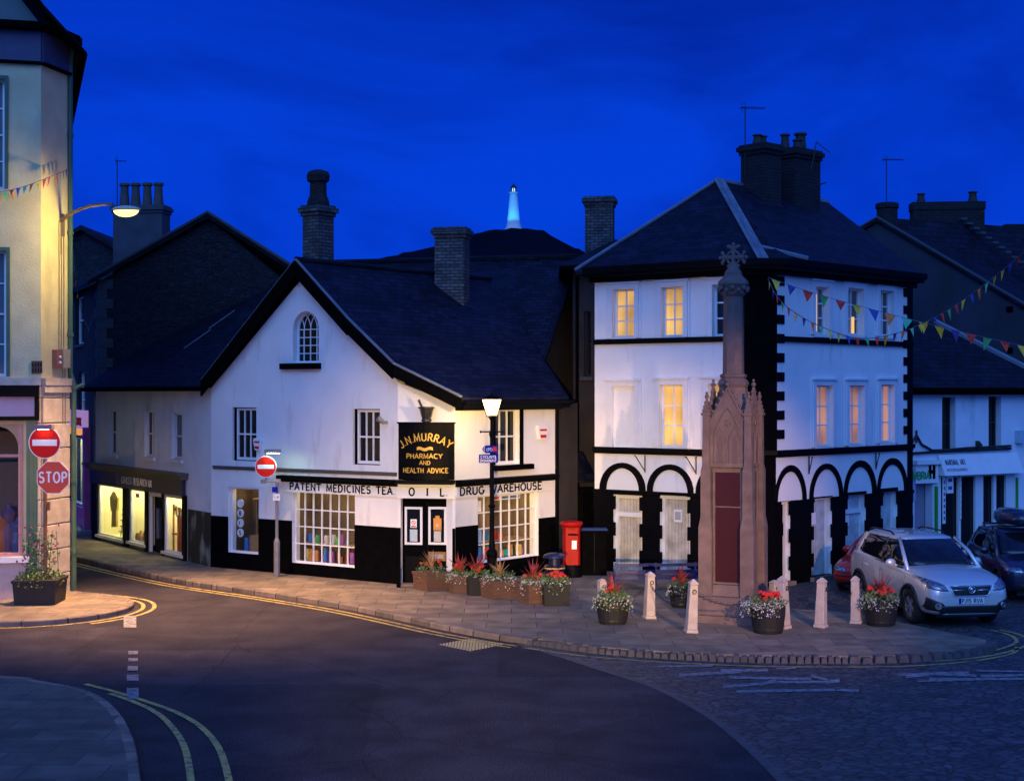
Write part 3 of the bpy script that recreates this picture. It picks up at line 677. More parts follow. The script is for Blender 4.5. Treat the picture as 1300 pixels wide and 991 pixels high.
mb = MB(); mb.lathe([(7.2, -3), (5.4, 0), (4.6, 3), (4.0, 8), (3.4, 14), (2.9, 20), (2.6, 23.2), (3.2, 23.4), (3.2, 24.2), (2.2, 24.4)], tb, 20); obj('tower_shaft', mb, M['hoad'], tower, smooth=True)
mb = MB()
for k in range(8):
    a = math.pi*k/4; mb.cyl(tb+Vector((math.cos(a)*1.7, math.sin(a)*1.7, 24.2)), tb+Vector((math.cos(a)*1.7, math.sin(a)*1.7, 27)), .28, n=6)
mb.lathe([(2.3, 27), (2.3, 27.4), (1.8, 28.2), (.9, 29.2), (.3, 29.8), (.1, 31)], tb, 16); obj('tower_lantern', mb, M['dark_metal'], tower)
mb = MB(); mb.lathe([(1.1, 24.3), (1.1, 26.9)], tb, 12); obj('tower_lamp', mb, emit('tower_lamp_glow', (.55, .85, 1), 1.1), tower)
for k, (dx, pw) in enumerate(((-9, 1.0), (7, .55))):
    L = bpy.data.lights.new('tower_floodlight', 'SPOT'); L.energy = 12500*pw; L.color = (.015, .30, 1.0); L.spot_size = math.radians(75); L.spot_blend = .6; L.shadow_soft_size = .4
    q = bpy.data.objects.new('tower_floodlight', L); COL.objects.link(q); q.location = tb+Vector((dx, -13, 5)); q.rotation_euler = (tb+Vector((0, 0, 14))-q.location).to_track_quat('-Z', 'Y').to_euler()
for nm in ('curtain_glow', 'curtain_dim'): M[nm].cycles.emission_sampling = 'NONE'
# ================================================================== pharmacy
def V3(p, z): return Vector((p[0], p[1], z))
A = Vector(A_); B = B_; C = C_; D = D_
back_dir = Vector((.60, .80))
EZ = 4.32
ph = thing('pharmacy', 'white gabled pharmacy with black plinth and lettered black sign over the corner doors', 'shop building', V3((A+C)/2, 0))
fa, fb, fc = W(A, B), W(B, C), W(C, D)
zA, zB = 4.72, 4.86
ua, za = fa.uz(383, 354)
# gable face
aw = fa.rect(372, 404.5, 395, 460); apts = fa.arch((aw[0]+aw[1])/2, aw[2], aw[3]-(aw[1]-aw[0])/2*1.05, aw[1]-aw[0], (aw[1]-aw[0])/2*1.05); fa.holes.append(apts)
sash(fa, ph, fa.rect(295, 325.5, 517, 585), 3, (1, 1), .09, bar=.03, liner=.07)
sash(fa, ph, fa.rect(448, 482.5, 519, 590), 3, (1, 1), .09, bar=.03, liner=.07)
sw = fa.hole(fa.rect(371, 450.5, 624, 717)); lw = fa.hole(fa.rect(290, 328.5, 619, 702))
obj('wall', fa.wall([(0, 0), (fa.L, 0), (fa.L, zB), (ua, za), (0, zA)]), M['white_render'], ph)
# arched window tracery
mb = MB(); u0, u1, z0, z1 = aw; uc = (u0+u1)/2; w_ = u1-u0; zs = z1-w_/2*1.05; dd = -.16
def strip(mb, fr, pts, t, d0, d1):
    for (a, b), (c, e) in zip(pts, pts[1:]):
        v = Vector((c-a, e-b)); L = v.length; v /= L; nrm = Vector((-v.y, v.x))*t/2
        q = [(a+nrm.x-v.x*t*.2, b+nrm.y-v.y*t*.2), (c+nrm.x+v.x*t*.2, e+nrm.y+v.y*t*.2), (c-nrm.x+v.x*t*.2, e-nrm.y+v.y*t*.2), (a-nrm.x-v.x*t*.2, b-nrm.y-v.y*t*.2)]
        fr.poly(mb, q, d0, d1)
out = fa.arch(uc, z0, zs, w_-.05, (w_-.05)/2*1.05); strip(mb, fa, out+[out[0]], .05, dd-.04, dd)
for k in (1, 2, 3): strip(mb, fa, [(u0+w_*k/4, z0), (u0+w_*k/4, zs)], .022, dd-.03, dd-.003*k)
for k in range(0, 5): strip(mb, fa, [(u0+.02, z0+.03+(zs-z0-.03)*k/4), (u1-.02, z0+.03+(zs-z0-.03)*k/4)], .022, dd-.035, dd-.012-.001*k)
def inarch(u, z): return z <= zs or ((u-uc)/(w_/2))**2+((z-zs)/(w_/2*1.05))**2 < 1
for j, k in enumerate((0, 1, 2, 3, 4)):
    for sgn in (-1, 1):
        pts = []
        for i in range(13):
            a = math.radians(7.5*i); r = w_*.5; u = u0+w_*k/4+sgn*r*(1-math.cos(a)); z = zs+math.sin(a)*r*1.1
            if not inarch(u, z) or u < u0 or u > u1: break
            pts.append((u, z))
        if len(pts) > 1: strip(mb, fa, pts, .02, dd-.03, dd-.018-.001*j-(.0015 if sgn > 0 else 0))
aww = obj('arched_window', mb, M['white_paint'], ph)
g = MB(); fa.poly(g, apts, dd-.05, dd-.035); obj('pane', g, M['dark_glass'], aww)
mb = MB(); r = fa.rect(359, 408, 461, 468.5); fa.box(mb, r[0], r[1], r[2], r[3], .002, .13); obj('sill', mb, M['black_paint'], aww)
# ledge along the gable
mb = MB(); zl = fa.uz(388, 597)[1]; fa.box(mb, .1, fa.L-.02, zl-.0, zl+.04, .002, .07); fa.box(mb, .1, fa.L-.02, zl-.05, zl-.003, .002, .04); obj('string_course', mb, flat('grey_lead_dark', (.10, .09, .09)), ph)
# door face
sb = fb.rect(507, 577.5, 537, 612)
dr = fb.hole((.07, fb.L-.07, 0.0, fb.uz(541, 631)[1]))
obj('wall', fb.wall([(0, 0), (fb.L, 0), (fb.L, EZ), (0, zB-.02)]), M['white_render'], ph)
# right face
sash(fc, ph, fc.rect(628, 660, 519, 589), 3, (1, 1), .12, bar=.03)
mb = MB(); r = fc.rect(659.5, 663.5, 516, 590); fc.box(mb, r[0], r[1], r[2], r[3], .002, .03); r = fc.rect(626, 672, 589.5, 596); fc.box(mb, r[0], r[1], r[2], r[3], .002, .16)
r = fc.rect(624.5, 628, 516, 590); fc.box(mb, r[0], r[1], r[2], r[3], .002, .03); obj('window_surround', mb, M['black_paint'], ph)
rw = fc.hole(fc.rect(606.5, 683.5, 626, 710))
obj('wall', fc.wall([(0, 0), (fc.L, 0), (fc.L, EZ), (0, EZ)]), M['white_render'], ph)
# back and far walls so the house is a closed body
Bk = D+Vector((-.64*0+.3, .0))+Vector((.45, .6)); Bk2 = A+Vector((.60, .80))*7
mb = MB(); mb.prism([[V3(D+back_dir*.04, 0), V3(D+back_dir*1.0, 0), V3(D+back_dir*1.0, EZ), V3(D+back_dir*.04, EZ)]], Vector((-.2, .15, 0))); obj('wall', mb, M['dark_render'], ph)
# black painted plinth
mb = MB(); zp = 1.43
def plinth(fr, zt, cuts, d1=.015):
    us = 0.0
    for (a, b, z) in cuts+[(fr.L, fr.L, 0)]:
        if a-us > .01: fr.box(mb, us, a, 0, zt, .002, d1)
        if b > a and z > 0.02: fr.box(mb, a, b, 0, z, .002, d1)
        us = b
plinth(fa, zp, [(lw[0], lw[1], lw[2]), (sw[0], sw[1], sw[2])]); plinth(fb, zp, [(dr[0], dr[1], 0)]); plinth(fc, zp+.03, [(rw[0], rw[1], rw[2])])
objs('plinth', mb, M['black_paint'], ph, gap=.06)
# shop windows
def shopwin(fr, par, r, cols, rows, fw=.045, bar=.028, room=None, wallm='beige_wall', glow=None, rec=.10, fm='white_paint', ceil_glow=None, glass='glass', name='shop_window', kids=True):
    u0, u1, z0, z1 = r; mb = MB(); d0, d1 = -rec-.05, -rec
    fr.box(mb, u0, u0+fw, z0, z1, d0, d1); fr.box(mb, u1-fw, u1, z0, z1, d0, d1); fr.box(mb, u0+fw, u1-fw, z1-fw, z1, d0, d1); fr.box(mb, u0+fw, u1-fw, z0, z0+fw, d0, d1)
    for i in range(1, cols):
        uc = u0+fw+(u1-u0-2*fw)*i/cols; fr.box(mb, uc-bar/2, uc+bar/2, z0+fw, z1-fw, d0+.01, d1-.002)
    for j in range(1, rows):
        zc = z0+fw+(z1-z0-2*fw)*j/rows; fr.box(mb, u0+fw, u1-fw, zc-bar/2, zc+bar/2, d0+.01, d1-.005)
    w = obj(name, mb, M[fm], par)
    if glass:
        g = MB(); p = [fr.pt(u0+.01, z0+.01, d0), fr.pt(u1-.01, z0+.01, d0), fr.pt(u1-.01, z1-.01, d0), fr.pt(u0+.01, z1-.01, d0)]; g.quad(*p); obj('pane', g, M[glass], w)
    if room:
        R = MB(); e = .03; a0, a1, b0, b1 = u0-e, u1+e, z0-.04, z1+.05; dn = -rec-.055; db = -rec-room
        q = lambda a, b, d_: fr.pt(a, b, d_)
        R.quad(q(a0, b0, db), q(a1, b0, db), q(a1, b1, db), q(a0, b1, db)); R.quad(q(a0, b0, dn), q(a0, b0, db), q(a0, b1, db), q(a0, b1, dn))
        R.quad(q(a1, b0, dn), q(a1, b1, dn), q(a1, b1, db), q(a1, b0, db)); R.quad(q(a0, b0, dn), q(a1, b0, dn), q(a1, b0, db), q(a0, b0, db)); R.quad(q(a0, b1, dn), q(a0, b1, db), q(a1, b1, db), q(a1, b1, dn))
        obj('display_space', R, M[wallm], w, recalc=False)
        if ceil_glow:
            L = MB(); fr.box(L, a0+.15, a1-.15, b1-.045, b1-.02, db+.25, dn-.008); obj('display_light', L, M[ceil_glow], w)
    return w
swo = shopwin(fa, ph, sw, 7, 4, room=.75, ceil_glow='window_fill'); lwo = shopwin(fa, ph, lw, 1, 1, room=.8, ceil_glow='window_fill'); rwo = shopwin(fc, ph, rw, 7, 4, room=.75, ceil_glow='window_fill')  # unseen ceiling strips added to brighten these displays
# shelves inside
mb = MB()
for r, fr in ((sw, fa), (rw, fc)):
    fr.box(mb, r[0], r[1], r[2]+.43, r[2]+.455, -.80, -.32)
objs('shelf', mb, M['shelfwood'], ph)
mb = MB(); fa.box(mb, lw[0]+.40, lw[1], lw[2], lw[2]+.42, -.75, -.35); fa.box(mb, lw[0]+.38, lw[0]+.42, lw[2]+.42, lw[3]-.3, -.75, -.6); fa.box(mb, lw[0]+.36, lw[1], lw[3]-.34, lw[3]-.30, -.75, -.5)
objs('shelf', mb, M['shelfwood'], ph)
pk = [flat('packet_blue', (.03, .16, .5)), flat('packet_teal', (.03, .4, .42)), flat('packet_white', (.7, .7, .66)), flat('packet_green', (.10, .42, .12)), flat('packet_red', (.55, .05, .05)), flat('packet_yellow', (.65, .5, .08)), flat('packet_violet', (.35, .10, .38)), flat('packet_orange', (.6, .25, .05))]
pn = ['blue', 'teal', 'white', 'green', 'red', 'yellow', 'violet', 'orange']
def packets(fr, r, zb, n, where, hmax, dep=-.30, seed=1):
    rnd = random.Random(seed); u = r[0]+.08
    for i in range(n):
        wd = rnd.uniform(.07, .15); h = rnd.uniform(.14, hmax); c = rnd.randrange(8)
        if u+wd > r[1]-.06: break
        mb = MB(); d0 = dep-rnd.uniform(0, .12)
        if i % 5 in (1, 3):
            rb_ = wd*.42; mb.lathe([(rb_, 0), (rb_, h*.62), (rb_*.4, h*.76), (rb_*.4, h*.86), (rb_*.5, h*.87), (rb_*.5, h*.98)], fr.pt(u+wd/2, zb, d0-.05), 10)
            tag(obj('bottle', mb, pk[c], None, fr.pt(u+wd/2, zb, d0-.03)), f'{pn[c]} bottle standing on {where}', 'bottle', f'{pn[c]} bottles on {where}'); u += wd+rnd.uniform(.02, .06); continue
        fr.box(mb, u, u+wd, zb, zb+h, d0-.07, d0); fr.box(mb, u+wd*.15, u+wd*.85, zb+h*.55, zb+h*.8, d0+.001, d0+.004)
        tag(obj('packet', mb, pk[c], None, fr.pt(u+wd/2, zb, d0-.03)), f'{pn[c]} packet on {where}, number {i+1} from its left end' if False else f'{pn[c]} packet standing on {where}', 'packet', f'{pn[c]} packets on {where}'); u += wd+rnd.uniform(.03, .09)
packets(fa, sw, sw[2]+.03, 14, 'the floor of the PATENT MEDICINES window', .40, seed=3)
packets(fa, sw, sw[2]+.456, 9, 'the shelf of the PATENT MEDICINES window', .26, -.40, seed=5)
packets(fc, rw, rw[2]+.03, 14, 'the floor of the DRUG WAREHOUSE window', .34, seed=8)
packets(fc, rw, rw[2]+.456, 9, 'the shelf of the DRUG WAREHOUSE window', .25, -.40, seed=11)
# posters on the glass of the right window
mb = MB(); uw = (rw[1]-rw[0])/7
tw = MB(); fc.box(mb, rw[0]+.05, rw[0]+uw-.02, rw[2]+.04, rw[2]+.36, -.158, -.153)
pb = obj('poster', mb, pk[0], rwo); mb = MB(); fc.box(mb, rw[0]+.06, rw[0]+uw-.02, rw[2]+.46, rw[2]+.78, -.158, -.153); obj('poster', mb, flat('poster_pale_blue', (.25, .40, .65)), rwo)
mb = MB(); fc.box(mb, rw[0]+.07, rw[0]+uw-.03, rw[3]-.40, rw[3]-.14, -.158, -.153); obj('poster', mb, M['sign_white'], rwo)
mb = MB(); fc.box(mb, rw[0]+uw*2, rw[0]+uw*5.4, rw[3]-.16, rw[3]-.05, -.159, -.155)
bn = obj('window_banner', mb, M['sign_white'], rwo)
mb = MB(); fc.box(mb, rw[0]+uw*2.05, rw[0]+uw*2.95, rw[3]-.135, rw[3]-.075, -.154, -.152); obj('window_banner', mb, pk[4], rwo)
mb = MB(); fc.box(mb, rw[0]+uw*3.05, rw[0]+uw*5.3, rw[3]-.135, rw[3]-.075, -.154, -.152); obj('window_banner', mb, pk[0], rwo)
# hanging round signs in the left window
for k, ch in enumerate('IZIS'):
    zc = lw[3]-.42-.25*k; uc = lw[0]+.22; mb = MB(); mb.cyl(fa.pt(uc, zc, -.22), fa.pt(uc, zc, -.20), .11, n=20)
    o = obj('round_sign', mb, M['sign_white'], lwo)
    if k: mb = MB(); text(mb, 'BIS'[k-1], lambda a, b, d_: fa.pt(uc-.035+a, zc-.05+b, -.198+d_), .10, .2, depth=.004); obj('sign_letter', mb, M['black_paint'], lwo)
mb = MB(); fa.box(mb, lw[0]+.28, lw[0]+.40, lw[2]+.03, lw[2]+.36, -.33, -.29); tag(obj('packet', mb, pk[0], None, fa.pt(lw[0]+.34, lw[2], -.3)), 'tall blue box on the floor of the left window with round signs', 'packet')
# canopy ledges and lettering
mb = MB(); z1_ = fa.uz(440, 608.5)[1]; us = fa.uz(358, 600)[0]; fa.box(mb, us, fa.L, z1_-.04, z1_+.05, .002, .22)
zz = fb.uz(541, 612)[1]; zz = z1_; fb.box(mb, 0, fb.L, zz-.04, zz+.05, .002, .30)
ue = fc.uz(701, 600)[0]; fc.box(mb, 0, ue, z1_-.04, z1_+.05, .002, .24); fc.box(mb, 0, ue, z1_-.11, z1_-.042, .002, .10)
fa.box(mb, us+.05, fa.L, z1_-.11, z1_-.042, .002, .10)
obj('canopy_ledge', mb, M['black_gloss'], ph)
mb = MB(); lz0, lz1 = z1_-.36, z1_-.112
fa.box(mb, us+.12, fa.L+.01, lz0, lz1, .002, .05); fb.box(mb, 0, fb.L, lz0-.02, lz1, .002, .052); fc.box(mb, 0, ue-.05, lz0, lz1, .002, .05); obj('fascia_board', mb, M['white_paint'], ph)
mb = MB()
def line(fr, s, ua_, ub_, zb, h, d_, t=.2, serif=.12, gap=.32):
    wd = fit(s, ub_-ua_, h, gap); text(mb, s, lambda a, b, e: fr.pt(ua_+a, zb+b, d_+e), h, t, serif, gap, wd, .012)
line(fa, 'PATENT MEDICINES TEA.', fa.uz(370, 600)[0], fa.uz(503, 600)[0], lz0+.06, .165, .05)
line(fb, 'O  I  L.', fb.uz(520, 600)[0], fb.uz(568, 600)[0], lz0+.045, .175, .052, gap=.3)
line(fc, 'DRUG WAREHOUSE', fc.uz(582, 600)[0], fc.uz(685, 600)[0], lz0+.05, .175, .05)
obj('shop_lettering', mb, M['black_paint'], ph)
# double doors
mb = MB(); fb.box(mb, dr[0], dr[1], 0.0, dr[3], -.22, -.16)
for a in (dr[0]+.03, (dr[0]+dr[1])/2+.0):
    pass
dd_ = obj('double_door', mb, M['black_paint'], ph)
for i, (x0, x1) in enumerate(((514, 536.5), (544, 567))):
    r = fb.rect(x0, x1, 643, 691, -.16); mb = MB(); t = .055
    fb.box(mb, r[0], r[0]+t, r[2], r[3], -.158, -.135); fb.box(mb, r[1]-t, r[1], r[2], r[3], -.158, -.135); fb.box(mb, r[0]+t, r[1]-t, r[2], r[2]+t, -.158, -.135); fb.box(mb, r[0]+t, r[1]-t, r[3]-t, r[3], -.158, -.135)
    fo = obj('door_light_frame', mb, M['white_paint'], dd_)
    mb = MB(); fb.box(mb, r[0]+t, r[1]-t, r[2]+t, r[3]-t, -.158, -.150); obj('door_pane', mb, M['dark_glass'], dd_)
    mb = MB(); um = (r[0]+r[1])/2
    if i == 0:
        fb.box(mb, um-.075, um+.075, r[2]+.40, r[2]+.60, -.149, -.146); nn = obj('notice', mb, M['sign_white'], dd_)
        mb = MB(); mb.tube([fb.pt(um+math.cos(a)*.045, r[2]+.52+math.sin(a)*.045, -.144) for a in [k*math.pi/8 for k in range(17)]], .007, 5); fb.box(mb, um-.06, um+.06, r[2]+.415, r[2]+.445, -.146, -.144)
        mb.cyl(fb.pt(um-.03, r[2]+.55, -.144), fb.pt(um+.03, r[2]+.49, -.144), .007, n=5); obj('notice', mb, M['red_sign'], dd_)
        mb = MB(); fb.box(mb, um-.09, um+.09, r[2]+.075, r[2]+.36, -.149, -.146); obj('notice', mb, flat('notice_pale', (.45, .55, .62)), dd_)
    else:
        fb.box(mb, um-.095, um+.095, r[2]+.34, r[2]+.62, -.149, -.146); fb.box(mb, um-.05, um+.05, r[2]+.62, r[2]+.68, -.149, -.146); obj('notice', mb, flat('notice_orange', (.75, .30, .04)), dd_)
        mb = MB(); fb.box(mb, um-.04, um+.03, r[2]+.42, r[2]+.48, -.1455, -.1445); fb.box(mb, um-.085, um+.085, r[2]+.07, r[2]+.32, -.149, -.146); obj('notice', mb, flat('notice_grey', (.55, .53, .48)), dd_)
mb = MB(); um = (dr[0]+dr[1])/2; fb.box(mb, um-.012, um+.012, .02, dr[3]-.12, -.159, -.150)
for a, b in ((dr[0]+.08, um-.1), (um+.1, dr[1]-.08)): fb.box(mb, a, b, .12, .75, -.159, -.148)
obj('door_panel', mb, M['black_gloss'], dd_)
r = fb.rect(544, 566, 700, 711.5, -.16); mb = MB(); fb.box(mb, r[0], r[1], r[2], r[3], -.147, -.125); lb = obj('letter_box', mb, flat('brown_plate', (.32, .14, .03)), dd_)
mb = MB(); fb.box(mb, r[0]+.06, r[1]-.05, r[2]+.055, r[3]-.055, -.124, -.118); obj('letter_box_flap', mb, flat('flap_grey', (.35, .33, .28), .4), dd_)
mb = MB(); fb.box(mb, dr[0]-.03, dr[1]+.03, 0, .13, -.15, .28); obj('door_step', mb, M['kerb'], ph)
# the bowed sign board
sg = MB(); u0, u1, z0, z1 = sb; n = 10; z0 = z1_+.06; z1 = fb.uz(541, 537.5)[1]
def bow(a): t = (a-u0)/(u1-u0)*2-1; return .10+.16*(1-t*t)
fr_ = [fb.pt(u0+(u1-u0)*i/n, z0, bow(u0+(u1-u0)*i/n)) for i in range(n+1)]; bk = [fb.pt(u1, z0, .03), fb.pt(u0, z0, .03)]
sg.prism([fr_+bk], (0, 0, z1-z0)); so_ = obj('sign_board', sg, M['black_gloss'], ph)
mb = MB(); fr2 = [fb.pt(u0-.03+(u1-u0+.06)*i/n, z1+.001, bow(u0+(u1-u0)*i/n)+.035) for i in range(n+1)]; mb.prism([fr2+[fb.pt(u1+.03, z1+.001, .03), fb.pt(u0-.03, z1+.001, .03)]], (0, 0, .035)); obj('sign_cap', mb, M['black_gloss'], so_)
H = z1-z0; Wd = u1-u0; mb = MB(); bowp = lambda a, b, e: fb.pt(a, b, bow(a)+.003+e)
def ptext(s, cx, zb, h, wid, t=.15, serif=.1, gap=.22, big=None):
    k = fit(s, wid, h, gap); text(mb, s, lambda a, b, e: bowp(cx-wid/2+a, zb+b, e), h, t, serif, gap, k, .01)
cxs = (u0+u1)/2
# arched name: letters follow a circle
def arched(s, cx, zc, R, span, h, t, serif):
    tot = sum(GL[c][0] for c in s)+.2*(len(s)-1); a = 0.0
    k = span*R/(tot*h)
    for ch in s:
        wd = GL[ch][0]*h*k; th = -span/2+(a+wd/2)/(R)
        def mf(x, y, e, th=th, wd=wd):
            r = R+y; xx = x-wd/2
            return bowp(cx+r*math.sin(th)+xx*math.cos(th), zc+r*math.cos(th)-xx*math.sin(th), e)
        text(mb, ch, mf, h, t, serif, 0, k, .01); a += wd+.2*h*k
arched('J.N.MURRAY', cxs, z0+H*.70-.95, .95, 1.26, .17, .165, .09)
ptext('PHARMACY', cxs-.02, z0+H*.385, .105, Wd*.64, .18); ptext('AND', cxs, z0+H*.275, .085, Wd*.19, .19); ptext('HEALTH ADVICE', cxs+.0, z0+H*.13, .105, Wd*.80, .18)
# small scroll under the name
pts = [(cxs-.19+.38*i/12, z0+H*.555+.018*math.sin(i*math.pi/4)) for i in range(13)]
for (a, b), (c, e) in zip(pts, pts[1:]): mb.obox(bowp(a, b-.035, 0), bowp(c, e-.035, 0)-bowp(a, b-.035, 0), fb.n*.008, Vector((0, 0, .07)))
obj('sign_lettering', mb, M['gold'], so_)
# mortar and pestle
q = fb.pt(fb.uz(543, 530)[0], z1+.036, .15); mb = MB(); mb.lathe([(.09, 0), (.12, .02), (.12, .05), (.10, .09), (.125, .16), (.165, .31), (.19, .33), (.19, .36), (.15, .36), (.10, .18)], q, 18)
mo = obj('mortar', mb, M['dark_metal'], ph, smooth=False)
mb = MB(); mb.tube([q+Vector((0, 0, .12)), q+fb.u*(-.10)+Vector((0, 0, .34)), q+fb.u*(-.19)+Vector((0, 0, .52))], [.02, .022, .03], 8); obj('pestle', mb, M['dark_metal'], mo)
# alarm boxes, small lamp
def alarm(par, fr, x0, x1, y0, y1):
    r = fr.rect(x0, x1, y0, y1); mb = MB(); um = (r[0]+r[1])/2; h = r[3]-r[2]; w2 = (r[1]-r[0])/2
    fr.poly(mb, [(um-w2*.6, r[2]), (um+w2*.6, r[2]), (um+w2, r[3]-.06), (um+w2*.8, r[3]), (um-w2*.8, r[3]), (um-w2, r[3]-.06)], .002, .09)
    o = obj('alarm_box', mb, M['sign_white'], par); mb = MB(); fr.poly(mb, [(um-w2*.55, r[2]+.03), (um+w2*.55, r[2]+.03), (um+w2*.62, r[2]+h*.32), (um-w2*.62, r[2]+h*.32)], .091, .094)
    fr.box(mb, um-w2*.7, um+w2*.7, r[2]+h*.6, r[2]+h*.75, .091, .094); obj('alarm_label', mb, M['red_sign'], o)
alarm(ph, fa, 324.5, 334, 556, 571); alarm(ph, fc, 680, 692.5, 540, 557)
r = fa.uz(491, 536); mb = MB(); mb.cyl(fa.pt(r[0], r[1], 0), fa.pt(r[0], r[1], .16), .04, n=8); mb.cyl(fa.pt(r[0], r[1], .12), fa.pt(r[0]-.08, r[1]+.10, .24), .05, .07, n=10); obj('security_lamp', mb, M['grey_metal'], ph)
# roof: apex over the gable, ridge running back, eave over the right face
apx = fa.pt(ua, 0).to_2d(); RZ = 7.84; ridge_end = apx+back_dir*7.6
ov = .22
Tf = V3(apx+Vector((fa.n.x, fa.n.y))*ov, RZ)
Te = V3(ridge_end, RZ)
lA = fa.pt(-.10, 0, ov); slope_l = V3(lA.to_2d(), zA+.20)
Bv = V3(fa.pt(fa.L+.05, 0, ov).to_2d(), zB+.40); Cv = V3((C+Vector((fc.n.x, fc.n.y))*.25+Vector((fb.n.x, fb.n.y))*.18), EZ+.16)
Dv = V3(D+Vector((fc.n.x, fc.n.y))*.25+back_dir*.25, EZ+.16); De = V3(D+back_dir*3.5+Vector((fc.n.x, fc.n.y))*.25, EZ+.16)
mb = MB(); dn = Vector((0, 0, -.10))
mid = V3(apx+Vector((fa.n.x, fa.n.y))*ov+(Bv-Tf).to_2d()*.55, (Tf+(Bv-Tf)*.55).z-.08)
def slab(mb, pts, t=.10):
    pts = [Vector(p) for p in pts]; n = len(pts); v = pts+[p-Vector((0, 0, t)) for p in pts]
    tr = tessellate_polygon([pts]); f = [tuple(q) for q in tr]+[tuple(reversed([i+n for i in q])) for q in tr]+[(i, (i+1) % n, n+(i+1) % n, n+i) for i in range(n)]
    mb.add(v, f)
slab(mb, [Tf, mid, Te]); slab(mb, [mid, Bv, Cv, Dv, Te])
Ls = slope_l; Le = V3(slope_l.to_2d()+back_dir*7.4, slope_l.z); slab(mb, [Ls, Tf, Te, Le])
rf = obj('roof', mb, M['slate'], ph)
mb = MB()   # barge boards
def barge(mb, p, q, h=.30, t=.06):
    n_ = Vector((fa.n.x, fa.n.y, 0)); mb.obox(p+n_*.01-Vector((0, 0, h+.02)), q-p, n_*t, Vector((0, 0, h)))
Tb = Tf.copy(); barge(mb, Ls, Tf, .40); barge(mb, Tf, mid, .36); barge(mb, mid, Bv, .32)
p = Bv; q = Cv; n_ = Vector((fb.n.x, fb.n.y, 0)); mb.obox(p+n_*.0-Vector((0, 0, .30)), q-p, n_*.06, Vector((0, 0, .28)))
obj('barge_board', mb, M['black_paint'], ph)
mb = MB(); mb.tube([Tf+Vector((0, 0, .02)), mid+Vector((0, 0, .02)), Bv+Vector((0, 0, .02)), Cv+Vector((0, 0, .02))], .035, 6); mb.tube([Ls+Vector((0, 0, .02)), Tf+Vector((0, 0, .02))], .03, 6); obj('verge', mb, M['lead'], ph)
mb = MB(); mb.tube([Tf+Vector((0, 0, .02)), Te+Vector((0, 0, .02))], .07, 6); obj('ridge', mb, M['slate2'], ph)
mb = MB(); p, q = Cv, Dv; mb.obox(p-Vector((0, 0, .26)), q-p, fc.n*.05, Vector((0, 0, .16))); mb.tube([p+fc.n*.09-Vector((0, 0, .12)), q+fc.n*.09-Vector((0, 0, .12))], .06, 8)
mb.obox(C.to_3d()+Vector((0, 0, EZ-.14)), D.to_3d()-C.to_3d(), fc.n*.24, Vector((0, 0, .12))); obj('gutter', mb, M['black_gloss'], ph)
mb = MB(); fc.box(mb, fc.L-.01, fc.L+.07, .0, EZ, -.05, .06); obj('downpipe', mb, M['black_gloss'], ph)
# chimneys
c1 = GD(404, 37.3); rz1 = math.atan2(.8, .6)
chimney(rf, (c1.x, c1.y), .56, .56, 7.0, P(404, 263, 37.3).z, 'buff_brick', rz1)
mb = MB(); mb.box((c1.x, c1.y, 7.65), (.66, .66, .1), rz1); obj('chimney_band', mb, M['dark_brick'], [c for c in rf.children if c.name.startswith('chimney')][-1]); mb = MB(); zt = P(404, 263, 37.3).z
mb.lathe([(.30, zt-.02), (.28, zt+.15), (.22, zt+.3), (.21, zt+.62), (.28, zt+.66), (.30, zt+.80), (.26, zt+.9), (.12, zt+.95)], (c1.x, c1.y, 0), 8)
obj('chimney_pot', mb, M['dark_brick'], [c for c in rf.children if c.name.startswith('chimney')][-1])
c2 = GD(574, 39.6); chimney(rf, (c2.x, c2.y), .82, .60, 6.2, P(574, 291, 39.6).z, 'buff_brick', -.22)

# ================================================================== charity shop building
E0 = GD(118, 45).to_2d(); cf = W(E0, A)
ch = thing('charity_shop', 'weathered white shop building with navy CANCER RESEARCH UK fascia beside the pharmacy', 'shop building', V3((E0+A)/2, 0))
for x0, x1, y0, y1, gm in ((138, 148.5, 520, 577, 'dark_glass'), (183, 195.5, 521, 580, 'dark_glass'), (218, 231, 524, 583, 'blue_glass')):
    sash(cf, ch, cf.rect(x0, x1, y0, y1), 2 if gm == 'dark_glass' else 1, (1, 1), .09, fm='white_paint' if gm == 'dark_glass' else 'old_white', gm=gm, bar=.025, sill=(.08, .09, .06), sillm='old_white')
cw = [cf.hole(cf.rect(126, 158.5, 617, 681)), cf.hole(cf.rect(165.5, 186.5, 622, 688)), cf.hole(cf.rect(210, 234, 631, 701))]
drc = cf.hole((cf.uz(190, 600)[0], cf.uz(208, 600)[0], 0.02, cf.uz(199, 630)[1]))
CZ = 4.72
obj('wall', cf.wall([(0, 0), (cf.L, 0), (cf.L, CZ), (0, CZ)], t=.09), M['old_white'], ch)
mb = MB(); mb.prism([[V3(E0, 0), V3(E0+Vector((.82, .574))*8, 0), V3(E0+Vector((.82, .574))*8, CZ), V3(E0+Vector((.82, .574))*4.2, 7.7), V3(E0, CZ)]], cf.u*.25); obj('side_wall', mb, M['rubble'], ch)
bd = Vector((.82, .574)); nn = Vector((cf.n.x, cf.n.y))*.25
mb = MB(); e0 = V3(E0+nn-Vector((cf.u.x, cf.u.y))*.12, CZ+.05); e1 = V3(A+nn+Vector((cf.u.x, cf.u.y))*.0, CZ+.05); r0 = V3(E0+bd*4.2-Vector((cf.u.x, cf.u.y))*.12, 7.82); r1 = V3(A+bd*4.2-Vector((cf.u.x, cf.u.y))*1.2, 7.82)
b0 = V3(E0+bd*8.2, CZ); b1 = V3(A+bd*8.2, CZ)
slab(mb, [e0, e1, r1, r0]); slab(mb, [r0, r1, b1, b0]); obj('roof', mb, M['slate2'], ch)
